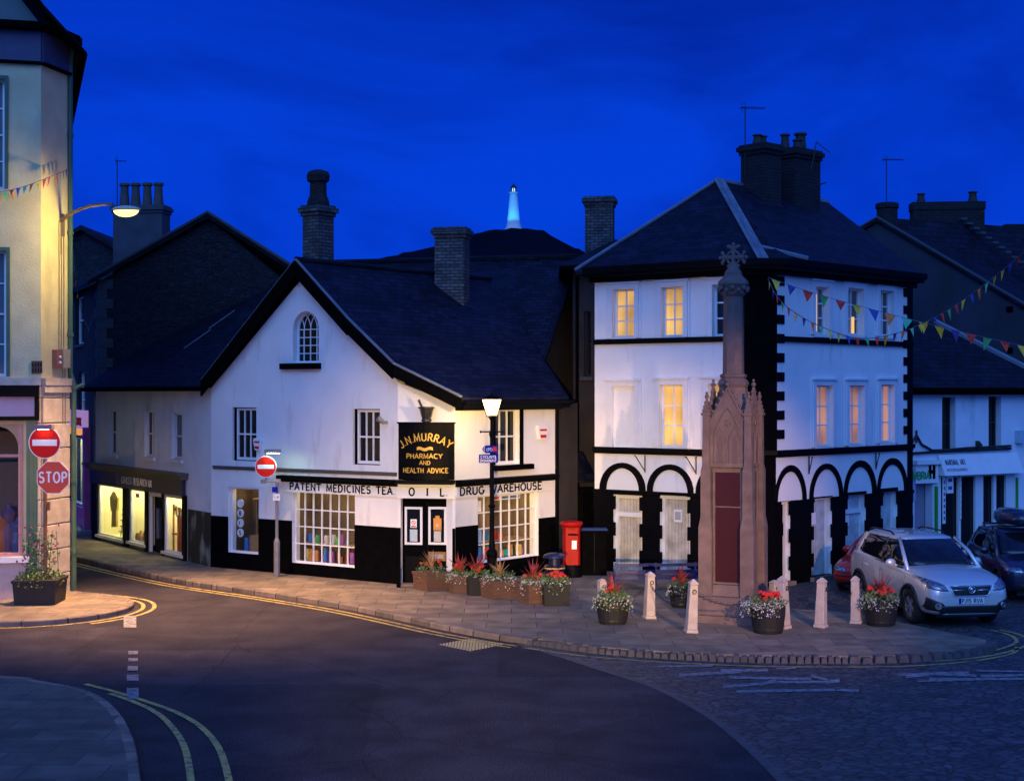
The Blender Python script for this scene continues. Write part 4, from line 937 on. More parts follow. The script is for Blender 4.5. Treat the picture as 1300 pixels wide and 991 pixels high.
mb = MB()
for k in range(2):    # rooflight flashings, pale streaks
    q = e0+(r0-e0)*(.55-.2*k)+(e1-e0)*(.42+.03*k); mb.obox(q+Vector((0, 0, .03)), (r0-e0).normalized()*1.0, (e1-e0).normalized()*.05, Vector((0, 0, .03)))
obj('roof_flashing', mb, M['lead'], ch)
mb = MB(); mb.tube([e0-Vector((0, 0, .08))+cf.n*.05, e1-Vector((0, 0, .08))+cf.n*.05], .06, 8); obj('gutter', mb, M['black_paint'], ch)
for i, r in enumerate(cw):
    shopwin(cf, ch, r, 1, 1, room=.9, wallm='shop_wall', ceil_glow='shop_glow', rec=.02, fw=.03, fm='white_paint')
mb = MB()
for r in cw: cf.box(mb, r[0]-.10, r[1]+.08, r[2]-.09, r[2]-.01, .002, .10)
objs('window_sill', mb, M['white_paint'], ch)
mb = MB()
for r in cw: cf.box(mb, r[0]-.05, r[1]+.05, .02, r[2]-.10, .002, .035)
objs('stall_riser', mb, M['marble'], ch)
mb = MB(); us = [cf.uz(x, 600)[0] for x in (119, 125, 158.5, 165.5, 186.5, 190, 208, 210, 234, 239)]; zt = cf.uz(178, 620)[1]
for a, b in ((us[0], us[1]), (us[2], us[3]), (us[4], us[5]), (us[6], us[7]), (us[8], us[9])): cf.box(mb, a, b, 0.02, zt, .036, .075)
objs('pilaster', mb, M['black_gloss'], ch, gap=.01)
mb = MB(); f0, f1 = cf.uz(119, 600)[0], cf.uz(237, 600)[0]; zf0, zf1 = cf.uz(178, 621)[1], cf.uz(178, 601)[1]; cf.box(mb, f0, f1, zf0, zf1, .04, .12); fo = obj('fascia', mb, M['navy'], ch)
mb = MB(); cf.box(mb, f0-.1, f1+.12, zf1+.002, zf1+.10, .002, .24); cf.box(mb, f0-.14, f1+.16, zf1+.102, zf1+.17, .002, .34); obj('fascia_cornice', mb, flat('worn_cornice', (.10, .09, .07)), ch)
mb = MB(); ta, tb_ = cf.uz(159.5, 600)[0], cf.uz(198, 600)[0]; s = 'CANCER RESEARCH UK'; h = .19; k = fit(s, tb_-ta, h, .16); text(mb, s, lambda a, b, e: cf.pt(ta+a, (zf0+zf1)/2-h*.5+b, .12+e), h, .15, 0, .16, k, .01)
obj('fascia_lettering', mb, M['sign_white'], fo)
mb = MB(); mb.tube([cf.pt(ta-.32+.1*math.cos(a), (zf0+zf1)/2+.12*math.sin(a), .125) for a in [math.radians(50+26*i) for i in range(11)]], .02, 5); obj('fascia_emblem', mb, flat('emblem_violet', (.3, .12, .45)), fo)
mb = MB(); cf.box(mb, drc[0], drc[1], .02, drc[3], -.2, -.15); do = obj('door', mb, M['black_gloss'], ch)
mb = MB(); cf.box(mb, drc[0]+.12, drc[1]-.1, .5, drc[3]-.35, -.149, -.14); obj('door_pane', mb, flat('door_blue_glass', (.03, .06, .16), .1), do)
mb = MB(); a, b = cf.uz(239.5, 600)[0], cf.L; cf.box(mb, a, b, 0, 1.50, .002, .02); obj('plinth', mb, M['stain_black'], ch)
# things in the charity shop windows
def hangthing(name, label, cat, fr, u, z, d_, mb, m): return tag(obj(name, mb, m, None, fr.pt(u, z, d_)), label, cat)
r = cw[0]; mb = MB(); u = r[0]+(r[1]-r[0])*.40; zt = r[3]-.18
cf.poly(mb, [(u-.10, zt), (u+.10, zt), (u+.34, zt-.16), (u+.26, zt-.55), (u+.17, zt-.45), (u+.20, zt-1.05), (u-.22, zt-1.08), (u-.17, zt-.45), (u-.27, zt-.62), (u-.36, zt-.2)], -.20, -.14)
hangthing('coat', 'mustard coat hanging in the leftmost lit charity shop window', 'coat', cf, u, zt, -.17, mb, flat('mustard_cloth', (.45, .33, .04)))
mb = MB(); ul = r[0]+(r[1]-r[0])*.66; ur = r[1]-.10
for a in (0, 1):
    p = cf.pt(ul+.02+.22*(1 if a else 0)*0+(ur-ul)*a, r[2]+.02, -.14); q = cf.pt((ul+ur)/2+(.16 if a else -.05), r[3]-.15, -.22); mb.tube([p, q], .022, 6)
for k in range(7):
    t = (k+1)/8; pL = cf.pt(ul+.02, r[2]+.02, -.14).lerp(cf.pt((ul+ur)/2-.05, r[3]-.15, -.22), t); pR = cf.pt(ur, r[2]+.02, -.14).lerp(cf.pt((ul+ur)/2+.16, r[3]-.15, -.22), t); mb.obox(pL-Vector((0, 0, .015)), pR-pL, cf.n*.08, Vector((0, 0, .03)))
hangthing('ladder', 'pale step ladder leaning in the leftmost lit charity shop window', 'ladder', cf, ul, r[2], -.4, mb, flat('pale_green_wood', (.35, .42, .28)))
r = cw[1]; mb = MB(); u = r[1]-.22; zt = r[3]-.15
mb.lathe([(.02, 0), (.16, -.05), (.2, -.25), (.12, -.42), (.14, -.48)], cf.pt(u, zt, -.26), 10); hangthing('garment', 'crimson top on display at the right of the middle charity shop window', 'garment', cf, u, zt-.3, -.45, mb, flat('crimson_cloth', (.6, .03, .08)))
mb = MB(); mb.lathe([(.12, 0), (.18, -.1), (.22, -.4), (.24, -.42)], cf.pt(u, zt-.50, -.30), 10); hangthing('skirt', 'bright blue skirt below the crimson top in the charity shop', 'skirt', cf, u, zt-.9, -.45, mb, flat('cyan_cloth', (.02, .32, .6)))
for k in range(5):
    mb = MB(); u = r[0]+.15+.17*k; hh = [.22, .3, .16, .34, .2][k]; mb.lathe([(.05, 0), (.07, hh*.3), (.06, hh*.7), (.03, hh)], cf.pt(u, r[2]+.0, -.16-.04*(k % 2)), 10)
    hangthing('vase', 'small %s ornament on the sill of the middle charity shop window' % ['brown', 'ochre', 'grey', 'dark red', 'tan'][k], 'ornament', cf, u, r[2], -.35, mb, flat('ornament%d' % k, [(.25, .12, .05), (.4, .25, .06), (.2, .2, .2), (.25, .04, .03), (.4, .28, .15)][k]))
mb = MB(); cf.box(mb, r[0]+.12, r[0]+.42, r[3]-.24, r[3]-.12, -.118, -.113); hangthing('notice', 'small violet notice stuck on the middle charity shop window', 'notice', cf, r[0]+.25, r[3]-.2, -.11, mb, flat('violet_notice', (.35, .10, .5)))
r = cw[2]; mb = MB(); cf.box(mb, r[0]+.45, r[1]-.05, r[2]-.02, r[2]+.95, -.45, -.16); cf.box(mb, r[0]+.42, r[1]-.02, r[2]+.951, r[2]+.99, -.47, -.14)
for k in range(3): cf.box(mb, r[0]+.50, r[1]-.10, r[2]+.06+.3*k, r[2]+.30+.3*k, -.159, -.145)
hangthing('chest_of_drawers', 'red painted chest of drawers in the right charity shop window', 'chest of drawers', cf, r[0]+.8, r[2], -.6, mb, flat('red_furniture', (.42, .03, .04)))
mb = MB()
for k in (0, 1): cf.box(mb, r[0]+.22+.30*k, r[0]+.26+.30*k, r[2]-.02, r[2]+1.25-.45*k, -.16-.2*k, -.12-.2*k)
cf.box(mb, r[0]+.20, r[0]+.56, r[2]+.45, r[2]+.49, -.40, -.12); cf.box(mb, r[0]+.22, r[0]+.52, r[2]+1.1, r[2]+1.2, -.15, -.12); hangthing('chair', 'brown wooden chair beside the red chest in the charity shop', 'chair', cf, r[0]+.35, r[2], -.5, mb, flat('orange_wood', (.4, .14, .02)))
for k in range(5):
    mb = MB(); u = r[0]+.25+.2*k; zt = r[3]-.22-.03*k; cf.poly(mb, [(u-.07, zt), (u+.07, zt), (u+.05, zt-.28), (u-.05, zt-.24)], -.16, -.13)
    hangthing('scarf', 'small %s scarf on the rail of the right charity shop window' % ['olive', 'grey', 'black', 'tan', 'brown'][k], 'scarf', cf, u, zt, -.6, mb, flat('scarf%d' % k, [(.2, .2, .05), (.3, .3, .3), (.05, .05, .05), (.4, .3, .15), (.2, .1, .05)][k]))

# ================================================================== stone house with the pink shop
Q = GD(125, 46.2).to_2d(); S0_ = GD(84, 53).to_2d(); G1 = GD(430, 43.6).to_2d()
st = thing('stone_house', 'dark rubble stone house with pale quoins and a pink shopfront behind the charity shop', 'house', V3(Q, 0))
sf = W(S0_, Q); gf = W(Q, G1)
QZ = P(125, 358, 46.2).z; ua2, za2 = gf.uz(268, 279)
sash(sf, st, sf.rect(96, 106, 376, 437), 1, (1, 1), .12, bar=.02, gm='dark_glass', sill=(.06, .1, .06), sillm='quoin')
sash(sf, st, sf.rect(99.5, 108, 472, 543), 1, (1, 1), .12, bar=.02, gm='dark_glass', sill=(.06, .1, .06), sillm='quoin')
pw = sf.hole((sf.uz(92, 600)[0], sf.uz(111, 600)[0], .75, 3.05))
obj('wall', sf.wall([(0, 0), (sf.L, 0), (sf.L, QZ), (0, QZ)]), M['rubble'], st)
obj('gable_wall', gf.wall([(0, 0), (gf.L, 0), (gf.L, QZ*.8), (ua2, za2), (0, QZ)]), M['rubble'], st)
mb = MB(); z = 2.6; k = 0
while z < QZ-.2:
    l = .55 if k % 2 else .32; gf.box(mb, 0, l, z, z+.30, .002, .025); sf.box(mb, sf.L-(.87-l), sf.L, z, z+.30, .002, .025); z += .31; k += 1
obj('quoins', mb, M['quoin'], st)
sd = -Vector((sf.u.x, sf.u.y)); apx2 = gf.pt(ua2, 0).to_2d()
gn = Vector((gf.n.x, gf.n.y))
T2 = V3(apx2+gn*.2, za2+.18); T2e = V3(apx2+sd*7.5, za2+.18); q0 = V3(Q+gn*.2-Vector((gf.u.x, gf.u.y))*.25, QZ+.02); q1 = V3(S0_-Vector((gf.u.x, gf.u.y))*.25, QZ+.02)
gr = gf.pt(gf.L, 0).to_2d(); g0 = V3(gr+gn*.2, za2+.18-(gf.L-ua2)*.60); g1 = V3(gr+sd*7.5, za2+.18-(gf.L-ua2)*.60)
mb = MB(); slab(mb, [q0, T2, T2e, q1], .14); slab(mb, [T2, g0, g1, T2e], .14); obj('roof', mb, M['slate2'], st)
mb = MB(); mb.tube([q0+Vector((0, 0, .03)), T2+Vector((0, 0, .03)), g0+Vector((0, 0, .03))], .06, 6); obj('verge', mb, M['quoin'], st)
cc = GD(180, 50.5); z_ = P(180, 263, 50.5).z
cho = chimney(st, (cc.x, cc.y), 1.75, .8, 7.5, z_, 'chimney_render', -.12, True, [(x, 0, .17, .82) for x in (-.62, -.22, .2, .6)], 'pot')
aerial(st, (cc.x-.85, cc.y, z_-.3), 1.9, .3, (1, .2, 0))
# pink shopfront
shopwin(sf, st, pw, 1, 1, room=1.0, wallm='shop_wall', ceil_glow='shop_glow_w', rec=.05, fw=.05)
mb = MB(); a, b = sf.uz(90, 600)[0], sf.uz(112.5, 600)[0]; sf.box(mb, a-.6, b, 0.02, .72, .002, .05); sf.box(mb, a-.6, b, .42, .46, .05, .09); sf.box(mb, b, b+.42, 0.02, 3.45, .002, .20)
sf.box(mb, b-.05, b+.47, 3.1, 3.2, .2, .25); obj('shopfront', mb, M['pink'], st)
mb = MB(); sf.box(mb, a-.8, b-.02, 3.15, 4.0, .002, .10); fo = obj('fascia', mb, emit('lilac_added_glow', (.42, .24, .50), .7), st)  # emission stands in for lamps that light the sign from below
mb = MB(); sf.box(mb, a-.8, b-.02, 3.15, 3.38, .101, .104); obj('fascia_painted_glow', mb, emit('orange_added_glow', (.9, .33, .05), .9), fo)  # orange light on the lower sign, painted as an emissive strip
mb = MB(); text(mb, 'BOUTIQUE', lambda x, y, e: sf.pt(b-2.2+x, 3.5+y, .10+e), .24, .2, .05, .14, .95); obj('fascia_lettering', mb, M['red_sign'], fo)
for k, cl in enumerate(((.1, .3, .32), (.15, .12, .25), (.45, .5, .5))):
    mb = MB(); u = pw[0]+.5+.45*k; mb.lathe([(.16, 0), (.2, .3), (.16, .75), (.22, .95), (.1, 1.15), (.05, 1.3)], sf.pt(u, .8, -.5), 10)
    hangthing('dress_form', '%s dressed figure stand in the pink shop window' % ['teal', 'dark violet', 'pale grey'][k], 'dress stand', sf, u, .8, -.5, mb, flat('dress%d' % k, cl))
# house further up the side street
hb = thing('terrace_house', 'small dark slate roofed house far up the side street on the left', 'house', GD(105, 62))
mb = MB(); p0, p1, ap = GD(60, 62), GD(160, 62), P(105, 291, 62); z0 = P(60, 315, 62).z; mb.prism([[V3(p0, 0), V3(p1, 0), V3(p1, z0), ap, V3(p0, z0)]], (0, 6, 0)); obj('wall', mb, M['rubble'], hb)
mb = MB(); slab(mb, [V3(p0, z0-.1)+Vector((-.3, -.3, 0)), ap+Vector((0, -.3, .15)), ap+Vector((0, 6, .15)), V3(p0, z0-.1)+Vector((-.3, 6, 0))], .2); slab(mb, [V3(p1, z0-.3)+Vector((.3, -.3, 0)), ap+Vector((0, -.3, .15)), ap+Vector((0, 6, .15)), V3(p1, z0-.3)+Vector((.3, 6, 0))], .2); obj('roof', mb, M['slate2'], hb)
# ================================================================== slate roofed house behind the pharmacy
bh = thing('slate_house', 'dark house with a broad slate roof behind the pharmacy', 'house', V3(Vector((0, 43)), 0))
R1b = V3(Vector((2.07, 45)), 8.75); R2b = V3(Vector((-6.4, 47.3)), 8.75)
dv = Vector((-1.25, -4.7)); E1b = V3(R1b.to_2d()+dv, 5.3); E2b = V3(R2b.to_2d()+dv, 5.3)
mb = MB(); slab(mb, [R2b, R1b, E1b, E2b], .14); slab(mb, [R2b, R1b, V3(R1b.to_2d()-dv, 5.3), V3(R2b.to_2d()-dv, 5.3)], .14); obj('roof', mb, M['slate'], bh)
bw = W((E1b.x-.05, E1b.y+.1), (R1b.x-.05, R1b.y))
sash(bw, bh, bw.rect(703.5, 711.5, 486, 521), 2, (1, 1), .05, bar=.03, split=False); sash(bw, bh, bw.rect(703, 713, 526, 561), 2, (1, 1), .05, bar=.03, split=False)
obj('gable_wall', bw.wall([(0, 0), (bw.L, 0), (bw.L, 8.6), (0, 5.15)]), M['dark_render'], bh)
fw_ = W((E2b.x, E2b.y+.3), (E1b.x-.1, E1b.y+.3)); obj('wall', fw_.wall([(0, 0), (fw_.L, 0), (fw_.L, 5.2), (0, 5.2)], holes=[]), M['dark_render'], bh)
mb = MB(); mb.tube([R1b+Vector((0, 0, .02)), E1b+Vector((0, 0, .02))], .05, 6); mb.tube([R2b+Vector((0, 0, .05)), R1b+Vector((0, 0, .05))], .09, 6); obj('ridge', mb, M['slate2'], bh)
# ================================================================== dark rendered house in the gap
dh = thing('rendered_house', 'tall dark brown rendered house in the gap between the pharmacy and the corner building', 'house', GD(745, 41))
dA, dB = GD(728, 41.5).to_2d(), GD(800, 40.5).to_2d(); df = W(dA, dB); dz = P(735, 338, 41.4).z
sash(df, dh, df.rect(741, 750, 395, 478), 1, (1, 1), .1, gm='dark_glass', fm='dark_metal', sill=(.08, .1, .08), sillm='quoin')
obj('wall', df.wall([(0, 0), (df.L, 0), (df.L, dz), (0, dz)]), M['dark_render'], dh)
mb = MB(); bk = Vector((.12, 5)); mb.prism([[V3(dA, 0), V3(dA+bk, 0), V3(dA+bk, dz), V3(dA, dz)]], (.2, 0, 0)); obj('side_wall', mb, M['dark_render'], dh)
mb = MB(); o_ = Vector((-.4, -.4)); pk_ = V3((dA+dB)/2+Vector((.6, 2.6)), dz+1.0); c4 = [V3(dA+o_, dz), V3(dB+Vector((.4, -.4)), dz), V3(dB+bk+Vector((.4, .4)), dz), V3(dA+bk+Vector((-.4, .4)), dz)]
for i in range(4): slab(mb, [c4[i], c4[(i+1) % 4], pk_], .12)
rf2 = obj('roof', mb, M['slate2'], dh)
mb = MB(); mb.tube([c4[0]-Vector((0, 0, .1)), c4[1]-Vector((0, 0, .1))], .08, 6); mb.tube([V3(dA, 0)+Vector((.1, -.1, 0)), V3(dA, dz-.3)+Vector((.1, -.1, 0))], .05, 6); obj('gutter', mb, M['black_paint'], dh)
q = GD(761.5, 44); chimney(rf2, (q.x, q.y), .84, .62, 7.5, P(761, 252, 44).z, 'buff_brick', -.15)
# gate and lean-to closing the passage
gt = thing('passage_gate', 'black boarded gate closing the passage beside the pharmacy', 'gate', GD(728, 38.3))
gw = W(GD(706, 37.6).to_2d(), GD(757, 38.4).to_2d()); mb = MB()
for k in range(12): gw.box(mb, gw.L*k/12+.004, gw.L*(k+1)/12-.004, .03, 1.95+.0*k, -.05-.004*(k % 2), 0)
gw.box(mb, 0, gw.L, 1.96, 2.08, -.07, .03); obj('boards', mb, M['black_paint'], gt)
mb = MB(); slab(mb, [gw.pt(.8, 3.0, -.6), gw.pt(gw.L, 3.0, -.6), gw.pt(gw.L, 2.3, .0), gw.pt(.0, 2.3, 0)], .06); obj('canopy', mb, M['slate2'], gt)

# ================================================================== corner building
cb = thing('corner_building', 'three storey white corner building with black quoins, bands and arches', 'building', V3((L1+R0)/2, 0))
fl, fm_, fr = W(L0, L1), W(L1, R0), W(R0, R1); WZ = 7.50
ZB2 = 4.6-(431-498)*35.2/1850      # upper band
zb2 = fl.uz(850, 432)[1]; zb3 = fl.uz(820, 571)[1]; zspL = fl.uz(820, 623)[1]
def architrave(fr, par, r, mb):
    u0, u1, z0, z1 = r; t = .13
    fr.box(mb, u0-t, u0, z0, z1+t, .002, .05); fr.box(mb, u1, u1+t, z0, z1+t, .002, .05); fr.box(mb, u0, u1, z1, z1+t, .002, .05)
    fr.box(mb, u0-t-.05, u1+t+.05, z1+t, z1+t+.045, .002, .09)
    fr.box(mb, u0-t-.06, u0-t, z0, z1+t, .002, .025); fr.box(mb, u1+t, u1+t+.06, z0, z1+t, .002, .025)
arc = MB()
def win(fr, x0, x1, y0, y1, lit=None, cols=2, rows=3, blind=False):
    r = fr.rect(x0, x1, y0, y1)
    if blind:
        fr.hole(r); mb = MB(); fr.box(mb, r[0]-.01, r[1]+.01, r[2]-.01, r[3]+.01, -.2, -.07); obj('blind_window', mb, M['white_render'], cb)
    else:
        sash(fr, cb, r, cols, (rows,), .10, bar=.035, fw=.05, split=False, gm=lit or 'dark_glass', sill=(.05, .06, .05), sillm='white_trim')
    architrave(fr, cb, r, arc)
win(fl, 778.5, 806, 367, 429, 'curtain_glow'); win(fl, 840, 867.5, 364, 428, 'curtain_glow'); win(fl, 905, 931, 361, 427, 'dark_glass')
win(fl, 778, 806.5, 490, 568, blind=True); win(fl, 838, 868, 488, 568, 'curtain_glow'); win(fl, 900, 928, 487, 568, 'curtain_glow')
M['half_lit'] = emit('dim_blue_curtain', (.03, .05, .11), .5, (.015, .02, .05), 9, wave=True); M['half_lit'].cycles.emission_sampling = 'NONE'
for x0, x1, y0, y1, l in ((1034, 1051, 364, 425, 'half_lit'), (1075, 1095, 366, 426, 'half_lit'), (1116, 1133, 369, 427, 'half_lit'), (1035, 1056, 489, 567, 'curtain_dim'), (1077, 1096, 489, 565, 'curtain_dim'), (1117, 1134, 488, 562, 'curtain_dim')):
    win(fr, x0, x1, y0, y1, l)
for (x0, x1, y0, y1, f_) in ((1037, 1041.5, 372, 420, fr), (1076.5, 1080.5, 400, 423, fr), (1085, 1089, 402, 423, fr)):
    r = f_.rect(x0, x1, y0, y1); mb = MB(); f_.box(mb, r[0], r[1], r[2], r[3], -.108, -.104); obj('lit_curtain_gap', mb, emit('warm_gap', (1, .55, .12), 1.0) if 'warm_gap' not in bpy.data.materials else bpy.data.materials['warm_gap'], cb)
# ground floor openings (x0,x1,ytop,ybottom, kind)
lgr = [(779, 816, 628, 733, 'transom'), (838, 877, 629, 738, 'boards'), (897, 930, 629, 741, 'boards')]
rgr = [(985.8, 1003, 636, 741, 'dark'), (1029, 1056, 630, 727, 'pale'), (1072, 1099, 624, 722, 'transom'), (1117, 1139, 619, 718, 'pale')]
openings = []
M['pale_blue_board'] = mat('pale_boards', (.55, .58, .58), (.48, .52, .53), 3, .5, .3, 1, kind='brick', brick=(.11, 9, .006), mortar=(.36, .38, .4))
for F_, lst in ((fl, lgr), (fr, rgr)):
    for x0, x1, y0, y1, kd in lst:
        r = F_.rect(x0, x1, y0, y1); r = (r[0], min(r[1], F_.L-.05), .10, r[3]); r = (max(r[0], .05),)+r[1:]; F_.hole(r); openings.append((F_, r, kd))
zsp = {id(fl): fl.uz(820, 623)[1], id(fr): fr.uz(1070, 629)[1]}
obj('wall', fl.wall([(0, 0), (fl.L, 0), (fl.L, WZ), (0, WZ)]), M['white_render'], cb)
obj('wall', fr.wall([(0, 0), (fr.L, 0), (fr.L, WZ), (0, WZ)]), M['white_render'], cb)
mb = MB(); mb.prism([[fm_.pt(0, 0, .02), fm_.pt(fm_.L, 0, .02), fm_.pt(fm_.L, 0, -.3), fm_.pt(0, 0, -.3)]], (0, 0, WZ)); obj('corner_face', mb, M['black_paint'], cb)
objs('architrave', arc, M['white_trim'], cb, gap=.02)
# hidden walls
bkR = V3(R1+Vector((-.71, .71))*7, 0); bkL = V3(L0+Vector((.59, .81))*5.5, 0)
mb = MB(); l_ = V3(L0, 0)+(bkL-V3(L0, 0))*.05; r_ = V3(R1, 0)+(bkR-V3(R1, 0))*.05; up_ = Vector((0, 0, WZ)); mb.prism([[l_, bkL, bkL+up_, l_+up_]], fl.u*.25); mb.prism([[r_, bkR, bkR+up_, r_+up_]], -fr.u*.25); obj('side_wall', mb, M['dark_render'], cb)
for F_, r, kd in openings:
    u0, u1, z0, z1 = r; mb = MB(); t = .09
    F_.box(mb, u0, u0+t, z0, z1, -.2, -.09); F_.box(mb, u1-t, u1, z0, z1, -.2, -.09); F_.box(mb, u0+t, u1-t, z1-t, z1, -.2, -.09)
    if kd == 'transom': F_.box(mb, u0+t, u1-t, z1-.55, z1-.44, -.2, -.085)
    o = obj('door_frame', mb, M['white_paint'], cb)
    mb = MB(); F_.box(mb, u0+t, u1-t, z0, z1-t, -.19, -.15); obj('door_panel', mb, M[{'transom': 'beige_board' if F_ is fl else 'pale_blue_board', 'boards': 'beige_board', 'dark': 'black_paint', 'pale': 'pale_blue_board'}[kd]], o)
    mb = MB(); F_.box(mb, u0-.05, u1+.05, 0, .10, -.2, .15); obj('door_step', mb, M['kerb'], cb)
r = fl.rect(853, 863, 647, 663); mb = MB(); fl.box(mb, r[0], r[1], r[2], r[3], -.148, -.10); obj('notice_box', mb, M['sign_white'], cb)
mb = MB(); fl.box(mb, r[0]+.03, r[1]-.03, r[2]+.06, r[3]-.05, -.099, -.096); obj('notice', mb, flat('notice_grey2', (.4, .4, .42)), cb)
r = fr.rect(1031, 1042, 651, 666); mb = MB(); fr.box(mb, r[0], r[1], r[2], r[3], -.148, -.14); r = fr.rect(1077, 1084, 654, 668); fr.box(mb, r[0], r[1], r[2], r[3], -.148, -.14); obj('notice', mb, M['sign_white'], cb)
# black ground floor, arches
archL = [(762, 820, 770, 812, 587, 594), (822, 881, 829, 874, 589, 596), (884, 943, 892, 936, 590, 597)]
archR = [(980.5, 1024.5, 985.5, 1018.5, 590, 598), (1027, 1069, 1031, 1065, 588, 595), (1070.5, 1111.5, 1074, 1107, 584, 592), (1113, 1151, 1116, 1147.5, 581, 589)]
ab = MB(); pb = MB(); kk = 0
for F_, lst in ((fl, archL), (fr, archR)):
    zs = zsp[id(F_)]
    hs = sorted([(r[0], r[1]) for f2, r, k in openings if f2 is F_])
    us = 0.0
    ztops = {r[0]: r[3] for f2, r, k in openings if f2 is F_}
    for a, b in hs+[(F_.L, F_.L)]:
        if a-us > .02:
            F_.box(pb, us, a, 0, zs, .002, .03)
            z = .35
            while z < zs-.2:       # projecting blocks down the piers
                F_.box(pb, us+(.0 if us > 0 else 0)-(.07 if us > 0 else 0), a+(.07 if a < F_.L else 0), z, z+.33, .004, .055); z += .66
            F_.box(pb, us-(.06 if us > 0 else 0), a+(.06 if a < F_.L else 0), zs-.09, zs, .056, .085)
        if b > a: F_.box(pb, a, b, ztops[a], zs, .002, .028)
        us = b
    for ox0, ox1, ix0, ix1, yt, yit in lst:
        a0, a1 = F_.uz(ox0, 600)[0], F_.uz(ox1, 600)[0]; b0, b1 = F_.uz(ix0, 600)[0], F_.uz(ix1, 600)[0]; c = (a0+a1)/2
        if F_ is fr: a0 = max(a0, .0)
        zt = F_.uz((ox0+ox1)/2, yt)[1]; zi = F_.uz((ox0+ox1)/2, yit)[1]; n = 16
        outp = [(c+math.cos(math.pi*i/n)*(a1-a0)/2, zs+math.sin(math.pi*i/n)*(zt-zs)) for i in range(n+1)]
        inp = [((b0+b1)/2+math.cos(math.pi*i/n)*(b1-b0)/2, zs+math.sin(math.pi*i/n)*(zi-zs)) for i in range(n+1)]
        F_.poly(ab, outp+inp[::-1], .002, .045+.003*(kk % 2)); kk += 1
objs('arch_surround', ab, M['black_gloss'], cb, gap=0); objs('black_pier', pb, M['black_gloss'], cb, gap=0)
# bands, quoins, cornice
mb = MB()
for F_ in (fl, fr):
    F_.box(mb, 0, F_.L, zb2-.065, zb2+.065, .002, .07)
    F_.box(mb, 0, F_.L, zb3-.055, zb3+.055, .002, .12); F_.box(mb, 0, F_.L, zb3-.11, zb3-.057, .002, .07)
fm_.box(mb, -.02, fm_.L+.02, zb3-.055, zb3+.055, .022, .14)
objs('string_course', mb, M['black_gloss'], cb, gap=.03)
mb = MB(); z = zb3+.32; k = 0
while z < WZ-.15:
    if abs(z+.1-zb2) > .18 or True:
        fl.box(mb, fl.L-.36, fl.L, z, z+.22, .003, .03); fr.box(mb, 0, .32, z, z+.22, .003, .03); fr.box(mb, fr.L-.42, fr.L, z, z+.22, .003, .03)
    z += .455
fl.box(mb, fl.L-.04, fl.L, zb3, WZ, .002, .022); fr.box(mb, 0, .02, zb3, WZ, .002, .022); fr.box(mb, fr.L-.22, fr.L+.02, 0, WZ, .002, .034)
fr.box(mb, 0, .22, 1.2, 1.5, .05, .06)
objs('quoins', mb, M['black_gloss'], cb, gap=.01)
mb = MB(); p = [L0, L1, R0, R1]
ofs = [fl.n.to_2d(), (fl.n+fm_.n).to_2d()*.62, (fr.n+fm_.n).to_2d()*.62, fr.n.to_2d()]
def ringbox(mb, o0, o1, z0, z1, ext=.1):
    P0 = [Vector(a)+b*o0 for a, b in zip(p, ofs)]; P1 = [Vector(a)+b*o1 for a, b in zip(p, ofs)]
    P0[0] -= fl.u.to_2d()*ext; P1[0] -= fl.u.to_2d()*ext; P0[3] += fr.u.to_2d()*ext; P1[3] += fr.u.to_2d()*ext
    for i in range(3): mb.add([V3(P0[i], z0), V3(P0[i+1], z0), V3(P1[i+1], z0), V3(P1[i], z0), V3(P0[i], z1), V3(P0[i+1], z1), V3(P1[i+1], z1), V3(P1[i], z1)], [(0, 1, 2, 3), (4, 5, 6, 7), (0, 1, 5, 4), (1, 2, 6, 5), (2, 3, 7, 6), (3, 0, 4, 7)])
ringbox(mb, .002, .12, WZ-.12, WZ-.001); ringbox(mb, -.1, .34, WZ, WZ+.10, .08); ringbox(mb, .28, .42, WZ+.101, WZ+.24, .1)
obj('cornice', mb, M['black_gloss'], cb)
mb = MB()
for F_, x, y in ((fl, 820, 573), (fl, 885, 573), (fr, 1025, 578), (fr, 1110, 573)):
    u = F_.uz(x, y)[0]; mb.tube([F_.pt(u, zb3-.12, .05), F_.pt(u, zb3-.55, .05)], .018, 5); mb.tube([F_.pt(u, zb3-.52, .05), F_.pt(u-.16, zb3-.13, .25), F_.pt(u-.2, zb3-.13, .25)], .014, 5)
objs('hanging_bracket', mb, M['dark_metal'], cb)
# hipped roof
ez = WZ+.16; el = [V3(Vector(a)+b*.38, ez) for a, b in zip(p, ofs)]; el[0] -= fl.u*.35; el[3] += fr.u*.08
K1 = V3(GD(912, 38.6).to_2d(), P(912, 229, 38.6).z); K2 = K1+Vector((.71*5.2, .71*5.2, -.1))
bl = V3(bkL.to_2d(), ez); br_ = V3(bkR.to_2d(), ez)
mb = MB(); slab(mb, [el[0], el[1], K1], .08); slab(mb, [el[1], el[2], K1], .08); slab(mb, [el[2], el[3], K2, K1], .08); slab(mb, [el[3], br_, K2], .08); slab(mb, [br_, el[0], K1], .08); slab(mb, [br_, K1, K2], .08)
rf3 = obj('roof', mb, M['slate'], cb)
mb = MB(); em = (el[1]+el[2])/2; dirh = (em-K1); side = (el[2]-el[1]).normalized()*.13
nrm = dirh.cross(side).normalized(); nrm = nrm if nrm.z > 0 else -nrm
mb.obox(K1-side+nrm*.03, side*2, dirh, nrm*.03); mb.tube([K1+nrm*.03, em+nrm*.05], .06, 6)
tt = el[2]+(el[3]-el[2])*.02+Vector((0, 0, .05)); mb.tube([em+(K1-em)*.16+nrm*.03, el[2]+(el[3]-el[2])*.14+Vector((0, 0, .13))], .06, 6)
